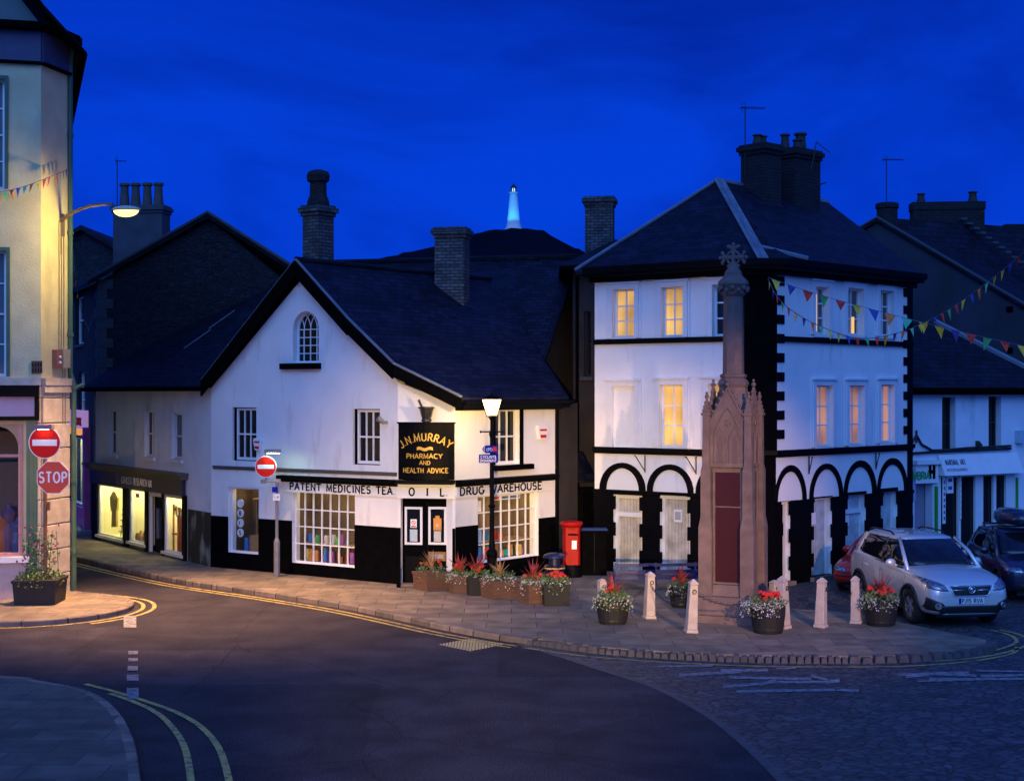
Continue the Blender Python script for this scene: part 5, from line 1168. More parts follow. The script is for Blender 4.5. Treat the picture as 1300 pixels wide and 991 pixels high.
mb.tube([K1, K2], .07, 6); mb.tube([K1+Vector((0, 0, .04)), el[0]+Vector((0, 0, .04))], .045, 6); obj('hip_flashing', mb, M['lead'], cb)
q = GD(966, 39.3); zt = P(966, 186, 39.3).z
chimney(rf3, (q.x, q.y), .72, .8, 8.6, zt, 'dark_brick', .75, True, [(-.15, 0, .13, .28), (.2, .1, .13, .3)], 'pot_dark')
q = GD(1010, 40.6); zt = P(1010, 193, 40.6).z
chimney(rf3, (q.x, q.y), 1.15, .85, 8.4, zt, 'dark_brick', .75, True, [(-.35, .1, .13, .45), (-.05, -.1, .14, .3), (.3, .05, .17, .55)], 'pot_dark')
q2 = GD(946, 39.2); aerial(rf3, (q2.x, q2.y, P(946, 225, 39.2).z), P(946, 137, 39.2).z-P(946, 225, 39.2).z, .55, (1, .15, 0))
mb = MB(); q3 = GD(1036, 40.4); z3 = P(1036, 240, 40.4).z; mb.cyl((q3.x-.25, q3.y-.3, z3), (q3.x+.2, q3.y-.4, z3+.12), .02, n=5); mb.cyl((q3.x-.2, q3.y-.3, z3+.5), (q3.x-.05, q3.y-.3, z3+1.25), .018, n=5)
mb.cyl((q3.x-.05, q3.y-.3, z3+1.25), (q3.x+.3, q3.y-.35, z3+.95), .012, n=5); obj('chimney_bracket', mb, M['dark_metal'], rf3)

# ================================================================== white shops on the right
rs = thing('low_shop', 'low white two storey shop building with slate roof on the right', 'shop building', GD(1230, 41))
rA, rB = GD(1148, 40.4).to_2d(), GD(1345, 43.6).to_2d(); rfm = W(rA, rB); RZs = 4.66
for x0, x1, y0, y1 in ((1196, 1213, 504, 573), (1255, 1271, 503, 569)):
    sash(rfm, rs, rfm.rect(x0, x1, y0, y1), 2, (1, 1), .2, fm='dark_metal', gm='dark_glass', bar=.02, sill=(.02, .05, .04), sillm='old_white')
sA = rfm.hole((rfm.uz(1161, 600)[0], rfm.uz(1184, 600)[0], .1, rfm.uz(1172, 613)[1]))
sB = rfm.hole((rfm.uz(1193, 600)[0], rfm.uz(1287, 600)[0], .1, rfm.uz(1240, 602)[1]))
obj('wall', rfm.wall([(0, 0), (rfm.L, 0), (rfm.L, RZs), (0, RZs)]), M['old_white'], rs)
mb = MB(); eo = rfm.n*.32; a0, a1 = rfm.pt(-.2, RZs+.08)+eo, rfm.pt(rfm.L-.2, RZs+.08)+eo; tp = P(1186, 409, 44.2); tp2 = P(1150, 409, 43.6); 
slab(mb, [a0, a1, tp, tp2], .1); slab(mb, [a1, tp, rfm.pt(rfm.L, RZs, -6)], .1); obj('roof', mb, M['slate2'], rs)
mb = MB(); mb.tube([tp+Vector((0, 0, .03)), a1+Vector((0, 0, .03))], .09, 6); obj('hip_flashing', mb, M['lead'], rs)
mb = MB(); rfm.box(mb, -.1, rfm.L, RZs-.12, RZs+.02, .002, .30); mb.tube([rfm.pt(-.1, RZs+.02, .36), rfm.pt(rfm.L, RZs+.02, .36)], .06, 8); obj('gutter', mb, M['black_paint'], rs)
# left narrow shop
u0, u1, z0, z1 = sA; mb = MB(); rfm.box(mb, u0, u1, z0, z1, -.35, -.3); obj('shop_door', mb, flat('grey_lilac_shutter', (.28, .25, .33)), rs)
mb = MB(); rfm.box(mb, u0-.05, u1+.12, z1+.002, z1+.52, .002, .10); rfm.box(mb, u0-.1, u1+.16, z1+.53, z1+.64, .002, .2); fo = obj('fascia', mb, M['white_trim'], rs)
mb = MB(); text(mb, 'CUMBRIA', lambda a, b, e: rfm.pt(u0-.46+a, z1+.12+b, .10+e), .20, .25, 0, .14, .9); obj('fascia_lettering', mb, flat('sign_green', (.02, .32, .12)), fo)
mb = MB(); text(mb, 'H', lambda a, b, e: rfm.pt(u0+.50*1+a-.02, z1+.12+b, .10+e), .38, .26, 0, .12, .7); obj('fascia_lettering', mb, M['black_paint'], fo)
mb = MB(); a = rfm.uz(1186.2, 600)[0]; rfm.box(mb, a, a+.075, .1, rfm.uz(1187, 617)[1], .002, .07); g_ = rfm.uz(1289.2, 600)[0]; rfm.box(mb, g_, g_+.04, .1, rfm.uz(1288, 606)[1], .002, .07); objs('green_strip', mb, flat('bright_green', (.02, .30, .03)), rs)
mb = MB(); rfm.box(mb, .22, .40, 1.6, 2.5, .035, .04); obj('hanging_notice', mb, flat('notice_blue_white', (.35, .4, .6)), rs)
# larger shopfront
u0, u1, z0, z1 = sB; mb = MB(); uu = [rfm.uz(x, 600)[0] for x in (1193, 1203, 1217.5, 1220.5, 1239, 1249, 1262, 1265.5, 1278, 1287)]
for a, b in ((uu[0], uu[0]+.07), (uu[2], uu[3]), (uu[4], uu[5]), (uu[6], uu[7]), (uu[8], uu[9])): rfm.box(mb, a, b, .1, z1, -.1, -.02)
rfm.box(mb, uu[5], uu[8], .1, .35, -.1, -.02); rfm.box(mb, u0, u1, z1-.05, z1, -.12, -.01); objs('shopfront_frame', mb, M['white_trim'], rs)
mb = MB(); rfm.box(mb, u0, u1, .1, z1, -.16, -.12); obj('shopfront_glass', mb, M['dark_glass'], rs)
mb = MB(); zf0, zf1 = z1+.02, z1+.60; mb.prism([[rfm.pt(u0-.1, zf0, .30), rfm.pt(u0-.1, zf1, .04), rfm.pt(u0-.1, zf0, .04)]], rfm.u*(u1-u0+.2)); fo = obj('sloping_fascia', mb, M['white_trim'], rs)
sln = Vector(rfm.pt(0, zf1, .04)-rfm.pt(0, zf0, .30)); sll = sln.length; sln.normalize(); on = rfm.u.cross(sln).normalized(); on = on if on.dot(rfm.n) > 0 else -on
mb = MB(); fp = lambda a, b, e: rfm.pt(u0-.02+a, zf0, .30)+sln*b+on*e
text(mb, 'MARSHAL ART', lambda a, b, e: fp(.10+a, .32+b, e), .15, .17, 0, .2, .9*fit('MARSHAL ART', .78, .15, .2)/.9, .006); text(mb, 'ACCESSORIES', lambda a, b, e: fp(.06+a, .13+b, e), .07, .2, 0, .25, fit('ACCESSORIES', .8, .07, .25), .006); obj('fascia_lettering', mb, flat('dim_letter', (.08, .08, .12)), fo)
mb = MB(); rfm.box(mb, uu[0]+.10, uu[0]+.20, .9, 2.25, .0, .03); rfm.box(mb, uu[0]+.24, uu[0]+.50, 1.75, 2.3, .0, .04); rfm.box(mb, uu[2]+.02, uu[3]-.02, 1.0, 2.3, .002, .02); o = obj('hanging_notice', mb, M['sign_white'], rs)
mb = MB()
for k in range(7): rfm.box(mb, uu[0]+.125, uu[0]+.175, 1.0+.17*k, 1.1+.17*k, .031, .034); rfm.box(mb, uu[2]+.045, uu[3]-.045, 1.1+.16*k, 1.2+.16*k, .021, .024)
for k in range(2): rfm.box(mb, uu[0]+.29, uu[0]+.45, 1.85+.22*k, 1.95+.22*k, .041, .044)
obj('notice_print', mb, flat('print_blue', (.05, .09, .3)), o)
mb = MB(); mb.tube([rfm.pt(u, z, .06+.02*math.sin(u*9)) for u, z in [(0.0, 2.95), (.3, 3.3), (.42, 3.42), (.62, 3.15), (1.0, 2.98), (1.5, 2.98), (2.4, 3.02), (3.2, 3.03), (4.2, 3.05)]], .035, 6); mb.tube([rfm.pt(.42, 3.55, .05), rfm.pt(.42, 3.2, .05)], .03, 5)
mb.tube([rfm.pt(0.0, 2.9, .05), rfm.pt(1.2, 2.93, .06), rfm.pt(4.2, 2.97, .06)], .04, 6); obj('cable', mb, M['dark_metal'], rs)
r = rfm.rect(1288, 1297, 546, 562); mb = MB(); rfm.box(mb, r[0], r[1], r[2], r[3], .002, .16); obj('meter_box', mb, flat('pale_blue_box', (.35, .5, .6)), rs)
r = rfm.uz(1240, 568); mb = MB(); rfm.poly(mb, [(r[0]-.06, r[1]+.2), (r[0]+.08, r[1]+.08), (r[0], r[1]-.05), (r[0]-.06, r[1]-.1)], .002, .15); obj('wall_lamp', mb, M['dark_metal'], rs)

# ================================================================== grey gabled building behind
gg = thing('grey_gable_house', 'tall grey rendered gabled building with chimneys behind the low white shops', 'building', GD(1200, 46))
gA, gB = GD(1085, 47).to_2d(), GD(1345, 44.6).to_2d(); gfm = W(gA, gB)
ug, zg = gfm.uz(1114, 281); ue_, ze = gfm.uz(1343, 416)
for x0, x1, y0, y1 in ((1277, 1286, 389, 397), (1278, 1286, 441, 449)):
    r = gfm.hole(gfm.rect(x0, x1, y0, y1)); mb = MB(); gfm.box(mb, r[0], r[1], r[2], r[3], -.25, -.2); obj('vent_opening', mb, M['black_paint'], gg)
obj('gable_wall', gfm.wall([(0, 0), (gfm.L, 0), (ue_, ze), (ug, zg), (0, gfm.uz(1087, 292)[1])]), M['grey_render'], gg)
ga = gfm.pt(ug, zg+.12, .12); gb = gfm.pt(ue_, ze+.12, .12); gc = P(1420, 297, 52); gd_ = P(1440, 420, 49); gl = gfm.pt(-.3, gfm.uz(1082, 300)[1], .12)
bk2 = (gc-ga); mb = MB(); slab(mb, [ga, gb, gd_, gc], .12); slab(mb, [ga, gl, gl+bk2, gc], .12); rf4 = obj('roof', mb, M['slate2'], gg)
mb = MB(); mb.tube([gl, ga, gb], .05, 6); s0 = ga+(gc-ga)*.33+Vector((0, 0, .1)); s1 = ga+(gb-ga)*.72+(gc-ga)*.28
for k in range(12):
    t = k/11; q = s0.lerp(s1, t*.62); mb.box(q+Vector((0, 0, .04-.02*k)), (.22, .2, .07), .3)
obj('verge_flashing', mb, flat('dim_lead', (.05, .058, .08)), gg)
mb = MB(); q = gfm.pt(ug+.25, 0, -.35); mb.lathe([(.34, zg-.5), (.34, zg+.42), (.38, zg+.45), (.38, zg+.58), (.3, zg+.62)], q, 12); c_ = obj('chimney', mb, M['dark_brick'], rf4)
aerial(c_, (q.x-.02, q.y, zg+.6), P(1126, 203, 47).z-zg-.6, .55, (1, .1, 0))
for x0, x1, yt, yb, D in ((1158, 1246, 258, 310, 49),):
    q = GD((x0+x1)/2, D); chimney(rf4, (q.x, q.y), (x1-x0)*D/1850, .7, P(0, yb, D).z-1.2, P(0, yt, D).z, 'dark_brick', -.10, False, [(-.85, 0, .14, .32), (.85, 0, .15, .36)], 'pot_dark')
# flashing slit
mb = MB(); q = ga+(gb-ga)*.42+(gc-ga)*.30+Vector((0, 0, .06)); mb.obox(q, (gb-ga).normalized()*.8, (gc-ga).normalized()*.10, (0, 0, .04)); obj('rooflight', mb, M['lead'], gg)
tr_ = thing('slate_terrace', 'dark slate roofed terrace with a low chimney at the far right edge', 'house', GD(1290, 56))
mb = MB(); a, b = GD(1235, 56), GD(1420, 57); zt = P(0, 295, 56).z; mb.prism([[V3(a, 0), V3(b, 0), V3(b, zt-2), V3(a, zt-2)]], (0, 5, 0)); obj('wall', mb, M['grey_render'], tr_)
mb = MB(); slab(mb, [V3(a, zt-2.2)+Vector((0, -.3, 0)), V3(b, zt-2.2)+Vector((0, -.3, 0)), V3(b, zt)+Vector((0, 2.5, 0)), V3(a, zt)+Vector((0, 2.5, 0))], .15); slab(mb, [V3(a, zt-2.2)+Vector((0, 5.3, 0)), V3(b, zt-2.2)+Vector((0, 5.3, 0)), V3(b, zt)+Vector((0, 2.5, 0)), V3(a, zt)+Vector((0, 2.5, 0))], .15); r5 = obj('roof', mb, M['slate2'], tr_)
q = GD(1292, 58); chimney(r5, (q.x, q.y), 1.1, .7, zt-1, P(0, 286, 58).z, 'dark_brick', 0, False)

# ================================================================== cream building on the left corner
lb_ = thing('corner_shop', 'cream roughcast corner building with a green and pink shopfront at the left edge', 'shop building', GD(40, 32))
K0, K1c, K2c = GD(-190, 30.9).to_2d(), GD(52, 31.9).to_2d(), GD(87, 33.0).to_2d(); K3 = Vector((-14.2, 45))
wa, wb, wc = W(K0, K1c), W(K1c, K2c), W(K2c, K3); TZ = wa.uz(30, 36)[1]
rw1 = wa.rect(-22, 6, 100, 240); rw2 = wa.rect(-24, 8, 318, 478)
for r in (rw1, rw2):
    sash(wa, lb_, r, 2, (2, 2), .14, bar=.03, gm='blue_glass' if r is rw1 else 'half_pink' if 'half_pink' in M else 'blue_glass', sill=(.1, .12, .1), sillm='cream_stone')
mb = MB()
for r in (rw1, rw2):
    wa.box(mb, r[1], r[1]+.075, r[2], r[3], .002, .05); wa.box(mb, r[0]-.075, r[0], r[2], r[3], .002, .05); wa.box(mb, r[0]-.075, r[1]+.075, r[3], r[3]+.075, .002, .05)
objs('window_surround', mb, M['pipe_green'], lb_)
zsh = wa.uz(20, 486)[1]; us0, us1 = wa.uz(-80, 600)[0], wa.uz(29, 600)[0]
shw = wa.hole((us0, us1, wa.uz(10, 706)[1], wa.uz(10, 538)[1]))
obj('wall', wa.wall([(0, 0), (wa.L, 0), (wa.L, TZ), (0, TZ)]), M['cream'], lb_)
obj('wall', wb.wall([(0, 0), (wb.L, 0), (wb.L, TZ), (0, TZ)]), M['cream'], lb_)
obj('wall', wc.wall([(0, 0), (wc.L, 0), (wc.L, TZ), (0, TZ)]), M['cream'], lb_)
mb = MB(); zf = wa.uz(30, 78)[1]
for F_ in (wa, wb): F_.box(mb, 0, F_.L, zf, TZ-.06, .002, .06)
obj('frieze', mb, flat('navy_frieze', (.05, .055, .13)), lb_)
mb = MB()
for F_ in (wa, wb, wc): F_.box(mb, 0 if F_ is not wa else 0, F_.L, TZ-.05, TZ+.10, .002, .30); F_.box(mb, 0, F_.L, zf-.06, zf-.001, .002, .1)
obj('cornice', mb, M['black_paint'], lb_)
gu = wa.uz(-70, 0)[0]; mb = MB(); mb.prism([[wa.pt(0, TZ+.10), wa.pt(wa.L, TZ+.10), wa.pt(gu, TZ+2.6)]], -wa.n*.3); obj('pediment', mb, flat('teal_render', (.10, .16, .17)), lb_)
er = V3(K2c, TZ-.25)+Vector((.45, -.35, 0)); ap3 = wa.pt(gu, TZ+3.1, .4); apb = ap3+Vector((-3.6, 10, 0)); erb = V3(K3, TZ-.25)+Vector((.45, 0, 0)); el3 = wa.pt(-.3, TZ+.2, .4)
mb = MB(); slab(mb, [el3, ap3, apb, el3+(apb-ap3)], .14); slab(mb, [ap3, wa.pt(wa.L+.1, TZ+.42, .4), er, erb, apb], .14); obj('roof', mb, M['slate2'], lb_)
mb = MB(); p_, q_ = ap3, wa.pt(wa.L+.1, TZ+.42, .4); mb.obox(p_-Vector((0, 0, .34)), q_-p_, wa.n*.05, Vector((0, 0, .3))); mb.tube([q_+Vector((0, 0, -.2)), er+Vector((0, 0, -.12)), erb], .08, 8); obj('barge_board', mb, M['black_paint'], lb_)
# stone corner pilaster of rusticated blocks
mb = MB(); z = .0; zt = wa.uz(50, 489)[1]; k = 0; hb_ = .56; a = wa.uz(47.5, 600)[0]
while z < zt-.2:
    h = min(hb_, zt-z); wa.box(mb, a, wa.L-.004, z+.012, z+h-.012, .002, .06); wb.box(mb, 0, wb.L-.03, z+.012, z+h-.012, .002, .06); z += h; k += 1
obj('rusticated_stone', mb, M['cream_stone'], lb_, bevel=.012)
mb = MB(); wa.box(mb, 0, wa.L, zt+.002, zt+.16, .002, .12); wb.box(mb, 0, wb.L, zt+.002, zt+.16, .002, .12); wb.box(mb, 0, wb.L, zt-.16, zt-.0, .061, .10); obj('stone_course', mb, M['cream_stone'], lb_)
# shopfront
mb = MB(); ug0 = wa.uz(33.5, 600)[0]; ug1 = wa.uz(47, 600)[0]; z5 = wa.uz(40, 533)[1]
wa.box(mb, ug0, ug1, .35, z5, .002, .09); wa.box(mb, ug0+.07, ug1-.07, .6, z5-.1, .09, .105); obj('green_pilaster', mb, M['green'], lb_)
zc0, zc1 = wa.uz(20, 503)[1], wa.uz(20, 489)[1]; mb = MB(); wa.box(mb, us0-.8, ug1+.05, zc0, zc1, .002, .22); zp0, zp1 = wa.uz(20, 533)[1], zc0
wa.box(mb, us0-.8, ug1+.05, zp0-.0, zp0+.08, .002, .15); wa.box(mb, ug1-.04, ug1+.05, zp0+.08, zc0, .002, .15); obj('shop_cornice', mb, M['black_gloss'], lb_)
mb = MB(); wa.box(mb, us0-.8, ug1-.05, zp0+.082, zc0-.002, .002, .10); obj('fascia', mb, M['pinkpanel'], lb_)
u0, u1, z0, z1 = shw; sh_ = obj('shop_window', (lambda mb: (wa.box(mb, u1-.09, u1, z0, z1, -.12, .03), wa.box(mb, u0, u0+.09, z0, z1, -.12, .03), wa.box(mb, u0+.09, u1-.09, z0, z0+.08, -.12, .03), wa.box(mb, u0+.09, u1-.09, wa.uz(10, 580)[1], wa.uz(10, 576.5)[1], -.1, -.02), mb)[-1])(MB()), flat('salmon_frame', (.50, .25, .22)), lb_)
mb = MB(); uc = (u0+u1)/2; rr = .45
pts = [(u1-.09-rr+math.sin(math.radians(t))*rr, z1-.05-rr*1.1+math.cos(math.radians(t))*rr*1.1) for t in range(0, 91, 9)]
wa.poly(mb, [(u1-.088, z1-.0)]+[(u0+.09, z1), (u0+.09, z1-.05)]+pts, -.09, -.01); obj('arched_head', mb, flat('tan_frame', (.42, .28, .16)), sh_)
mb = MB(); mb.quad(wa.pt(u0, z0, -.07), wa.pt(u1, z0, -.07), wa.pt(u1, z1, -.07), wa.pt(u0, z1, -.07)); obj('pane', mb, M['glass'], sh_)
mb = MB(); db = -1.2
mb.quad(wa.pt(u0, z0, db), wa.pt(u1, z0, db), wa.pt(u1, z1, db), wa.pt(u0, z1, db)); mb.quad(wa.pt(u1, z0, -.1), wa.pt(u1, z1, -.1), wa.pt(u1, z1, db), wa.pt(u1, z0, db)); mb.quad(wa.pt(u0, z0, -.1), wa.pt(u0, z1, -.1), wa.pt(u0, z1, db), wa.pt(u0, z0, db)); mb.quad(wa.pt(u0, z0, -.1), wa.pt(u1, z0, -.1), wa.pt(u1, z0, db), wa.pt(u0, z0, db)); mb.quad(wa.pt(u0, z1, -.1), wa.pt(u1, z1, -.1), wa.pt(u1, z1, db), wa.pt(u0, z1, db))
obj('display_space', mb, flat('dim_shop_wall', (.05, .04, .05)), sh_, recalc=False)
mb = MB(); wa.box(mb, us0-.1, us1+.14, z0-.13, z0-.002, .002, .12); obj('sill', mb, M['white_trim'], sh_)
mb = MB(); wa.box(mb, us0-.8, ug1, .02, z0-.14, .002, .05); obj('stall_riser', mb, flat('mauve_stone', (.42, .33, .34)), lb_)
for k, (x, c_, h) in enumerate(((-2, (.35, .12, .05), .9), (9, (.10, .06, .12), 1.1), (19, (.05, .08, .2), .8))):
    u = wa.uz(x, 600)[0]; mb = MB(); mb.lathe([(.12, 0), (.17, h*.3), (.14, h*.6), (.2, h*.82), (.07, h*.92), (.07, h)], wa.pt(u, z0+.0, -.6), 10)
    hangthing('dress_form', '%s draped display form in the dark left corner shop window' % ['russet', 'plum', 'navy'][k], 'dress stand', wa, u, z0, -.6, mb, flat('form%d' % k, c_))
# pipe, boxes, vent, cables
mb = MB(); dp = wb.pt(wb.L+.02, 0, .12); zj = wa.uz(85, 486)[1]
mb.tube([dp+Vector((0, 0, .1)), dp+Vector((0, 0, zj-.25)), dp+Vector((.0, 0, zj-.02)), dp+Vector((-.08, 0, zj+.25)), dp+Vector((-.08, 0, TZ-.9)), dp+Vector((-.08, 0, TZ-.5)), dp+Vector((.0, -.1, TZ-.1))], .058, 10)
for z in (1.0, 2.6, zj-.1, zj+1.1, zj+3.4, zj+5.6): mb.cyl(dp+Vector((-.08 if z > zj else 0, 0, z-.04)), dp+Vector((-.08 if z > zj else 0, 0, z+.04)), .078, n=10)
mb.tube([dp+Vector((.0, 0, zj-.12)), dp+Vector((.22, .05, zj-.02))], .045, 8); obj('downpipe', mb, M['pipe_green'], lb_, smooth=False)
mb = MB(); r = wa.rect(40, 54-.2, 458, 474); wa.box(mb, r[0], r[1], r[2], r[3], .002, .03)
vg = obj('air_vent', mb, flat('rusty_vent', (.12, .05, .025)), lb_)
mb = MB()
for i in range(4):
    for j in range(2): wa.box(mb, r[0]+.02+(r[1]-r[0])*i/4, r[0]+(r[1]-r[0])*(i+.7)/4, r[2]+.03+j*.12, r[2]+.11+j*.12, .031, .036)
obj('air_vent_slots', mb, M['black_paint'], vg)
r = wb.rect(66, 73, 444, 467); mb = MB(); wb.box(mb, r[0], r[1], r[2], r[3], .002, .12); obj('junction_box', mb, flat('rust_box', (.30, .10, .07)), lb_)
mb = MB()
for zz_ in (.3, .6): mb.ball(wb.pt((r[0]+r[1])/2, r[2]+(r[3]-r[2])*zz_, .135), .035, 8, 5)
obj('insulator', mb, M['sign_white'], lb_)
r = wb.rect(73.5, 83, 443, 467); mb = MB(); wb.box(mb, r[0], r[1]-.02, r[2], r[3], .002, .14); obj('junction_box', mb, flat('tan_box', (.42, .36, .24)), lb_)
mb = MB()
for x in (74, 77, 80): u = wb.uz(x, 400)[0]; mb.tube([wb.pt(u, wb.uz(x, 280)[1]-.0, .02), wb.pt(u+.01, wb.uz(x, 360)[1], .02), wb.pt(u, wb.uz(x, 442)[1], .02)], .008, 4)
for x in (76, 79): u = wb.uz(x, 400)[0]; mb.tube([wb.pt(u, wb.uz(x, 468)[1], .07), wb.pt(u, wb.uz(x, 538)[1], .08)], .008, 4)
obj('cable', mb, flat('cable_tan', (.2, .15, .09)), lb_)
# ================================================================== street lamps
bl_ = thing('bracket_lamp', 'lit street lamp on a curved bracket fixed to the cream corner building', 'street lamp', wb.pt(wb.uz(76, 282)[0], wb.uz(76, 282)[1], 0))
LP_ = P(160, 269, 31.4); m0 = wb.pt(wb.uz(77, 280)[0], wb.uz(77, 280)[1], .02)
mb = MB(); end = P(143, 259, 31.5); ctr = [m0, m0.lerp(end, .25)+Vector((0, 0, .16)), m0.lerp(end, .6)+Vector((0, 0, .16)), end]
ct = []
for i in range(13):
    t = i/12; a = (1-t)**3; b = 3*t*(1-t)**2; c = 3*t*t*(1-t); d_ = t**3; ct.append(ctr[0]*a+ctr[1]*b+ctr[2]*c+ctr[3]*d_)
mb.tube(ct, [.05-.02*i/12 for i in range(13)], 8); mb.box(m0-Vector((0, -.02, .1)), (.12, .06, .5)); mb.tube([m0-Vector((0, 0, .1)), m0-Vector((0, 0, .75))], .015, 6)
obj('bracket_arm', mb, flat('brown_iron', (.16, .12, .08)), bl_)
hd = (LP_-end); hd.z = 0; hd = Vector((1, -.05, 0)).normalized(); sd_ = Vector((0, 1, 0))
def ell(cx, rx, ry, rz, z0, flip, n=14, m=5):
    mb = MB(); rings = []
    for j in range(m+1):
        t = math.pi/2*j/m; r = math.cos(t); zz_ = math.sin(t)*rz*flip
        for k in range(n): a = 2*math.pi*k/n; mb.v.append(cx+hd*(math.cos(a)*rx*max(r, .02))+sd_*(math.sin(a)*ry*max(r, .02))+Vector((0, 0, z0+zz_)))
    mb.f = [(j*n+k, j*n+(k+1) % n, (j+1)*n+(k+1) % n, (j+1)*n+k) for j in range(m) for k in range(n)]+[tuple(range(n))]
    return mb
cen = P(160, 268, 31.45)
obj('lamp_canopy', ell(cen, .33, .16, .10, .02, 1), flat('pale_canopy', (.55, .5, .42)), bl_, smooth=True)
obj('lamp_bowl', ell(cen, .28, .13, .14, .012, -1), M['sodium'], bl_, smooth=True)
L = bpy.data.lights.new('bracket_lamp_beam', 'SPOT'); L.energy = 12500; L.color = (1, .55, .24); L.spot_size = math.radians(86); L.spot_blend = 1.0; L.shadow_soft_size = .1
q = bpy.data.objects.new('bracket_lamp_beam', L); COL.objects.link(q); q.location = cen-Vector((0, 0, .16)); q.rotation_euler = (Vector((-6.9, 30.9, 0))-q.location).to_track_quat('-Z', 'Y').to_euler()
L = bpy.data.lights.new('bracket_lamp_wash', 'SPOT'); L.energy = 430; L.color = (1, .74, .20); L.spot_size = math.radians(138); L.spot_blend = .9; L.shadow_soft_size = .1
q = bpy.data.objects.new('bracket_lamp_wash', L); COL.objects.link(q); q.location = cen-Vector((.1, 0, .17)); q.rotation_euler = Vector((-.95, .10, -.30)).to_track_quat('-Z', 'Y').to_euler()

tl = thing('lantern_post', 'lit lantern on a slim black post with blue cycle signs outside the pharmacy', 'street lamp', GD(624, 32.6, KH))
b0 = GD(624.5, 32.6, KH); S_ = 32.6/1850
zz = lambda y: P(0, y, 32.6).z
mb = MB(); mb.lathe([(.16, 0), (.16, .06), (.11, .10), (.11, .82), (.13, .86), (.13, .92), (.07, 1.0), (.055, 1.3), (.045, zz(555)-KH), (.07, zz(551)-KH), (.04, zz(545)-KH), (.04, zz(533)-KH), (.09, zz(529)-KH)], b0, 12); mb.cyl((b0.x-.24, b0.y, zz(548)), (b0.x+.26, b0.y, zz(548)), .016, n=6); mb.cyl((b0.x-.27, b0.y, zz(548)), (b0.x-.24, b0.y, zz(548)), .03, n=6)
mb.lathe([(.05, 1.9), (.085, 1.95), (.05, 2.0)], b0, 12); obj('post', mb, M['black_gloss'], tl)
lz0, lz1 = zz(527), zz(507); w0, w1 = .13*1.25, .265*1.15
mb = MB()
for k in range(4):
    a = math.pi/4+math.pi/2*k; p = Vector((b0.x+math.cos(a)*w0, b0.y+math.sin(a)*w0, lz0)); q = Vector((b0.x+math.cos(a)*w1*1.03, b0.y+math.sin(a)*w1*1.03, lz1)); mb.tube([p, q], .011, 5)
mb.frustum((b0.x, b0.y, lz1+.0), w1*1.46, .16, .09); mb.lathe([(.05, .085), (.05, .12), (.02, .13), (.02, .16)], (b0.x, b0.y, lz1), 8); mb.frustum((b0.x, b0.y, lz0-.03), w0*1.5, w0*1.6, .03)
obj('lantern_frame', mb, M['black_gloss'], tl)
mb = MB(); mb.frustum((b0.x, b0.y, lz0+.002), w0*1.38, w1*1.40, lz1-lz0-.004); lg_ = obj('lantern_glass', mb, M['lantern_glow'], tl)
nt_ = M['lantern_glow'].node_tree; ou_ = nt_.nodes['Material Output']; pb_ = nt_.nodes['Principled BSDF']; tr_n = _n(nt_, 'ShaderNodeBsdfTransparent'); tr_n.inputs[0].default_value = (1, .95, .85, 1); mx_n = _n(nt_, 'ShaderNodeMixShader'); mx_n.inputs[0].default_value = .35
nt_.links.new(tr_n.outputs[0], mx_n.inputs[1]); nt_.links.new(pb_.outputs[0], mx_n.inputs[2]); nt_.links.new(mx_n.outputs[0], ou_.inputs[0])
L = bpy.data.lights.new('lantern_bulb', 'POINT'); L.energy = 300; L.color = (1, .70, .28); L.shadow_soft_size = .06
q = bpy.data.objects.new('lantern_bulb', L); COL.objects.link(q); q.location = (b0.x, b0.y, (lz0+lz1)/2)
fs = W(GD(612, 32.5).to_2d(), GD(632, 32.5).to_2d()); ux = fs.L
z0, z1 = zz(574.5), zz(565); mb = MB(); fs.poly(mb, [(0.0, (z0+z1)/2), (.035, z1-.03), (.08, z1), (ux, z1), (ux, z0), (.08, z0), (.035, z0+.03)], 0, .012); o = obj('cycle_route_sign', mb, M['sign_blue'], tl)
mb = MB()
for cx_ in (.125, .205): mb.tube([fs.pt(cx_+.028*math.cos(t*math.pi/6), (z0+z1)/2-.012+.028*math.sin(t*math.pi/6), .015) for t in range(13)], .005, 4)
mb.tube([fs.pt(.125, (z0+z1)/2-.01, .015), fs.pt(.15, (z0+z1)/2+.03, .015), fs.pt(.19, (z0+z1)/2+.03, .015), fs.pt(.165, (z0+z1)/2-.01, .015), fs.pt(.15, (z0+z1)/2+.03, .015)], .005, 4); mb.tube([fs.pt(.065, z1-.04, .015), fs.pt(.035, (z0+z1)/2, .015), fs.pt(.065, z0+.04, .015)], .007, 4)
obj('sign_symbol', mb, M['sign_white'], o)
mb = MB(); fs.box(mb, ux-.10, ux-.02, z0+.04, z1-.03, .0125, .016); obj('sign_patch', mb, M['red_sign'], o)
z0, z1 = zz(587), zz(576.5); a0 = -.07; mb = MB(); fs.box(mb, a0, ux, z0, z1, 0, .012); o = obj('cyclists_sign', mb, M['sign_blue'], tl, bevel=.006)
mb = MB(); k = fit('CYCLISTS', ux-a0-.08, .055, .2); text(mb, 'CYCLISTS', lambda a, b, e: fs.pt(a0+.04+a, (z0+z1)/2+.012+b, .012+e), .055, .16, 0, .2, k, .003); k = fit('DISMOUNT', ux-a0-.06, .055, .2); text(mb, 'DISMOUNT', lambda a, b, e: fs.pt(a0+.03+a, z0+.022+b, .012+e), .055, .16, 0, .2, k, .003); obj('sign_lettering', mb, M['sign_white'], o)

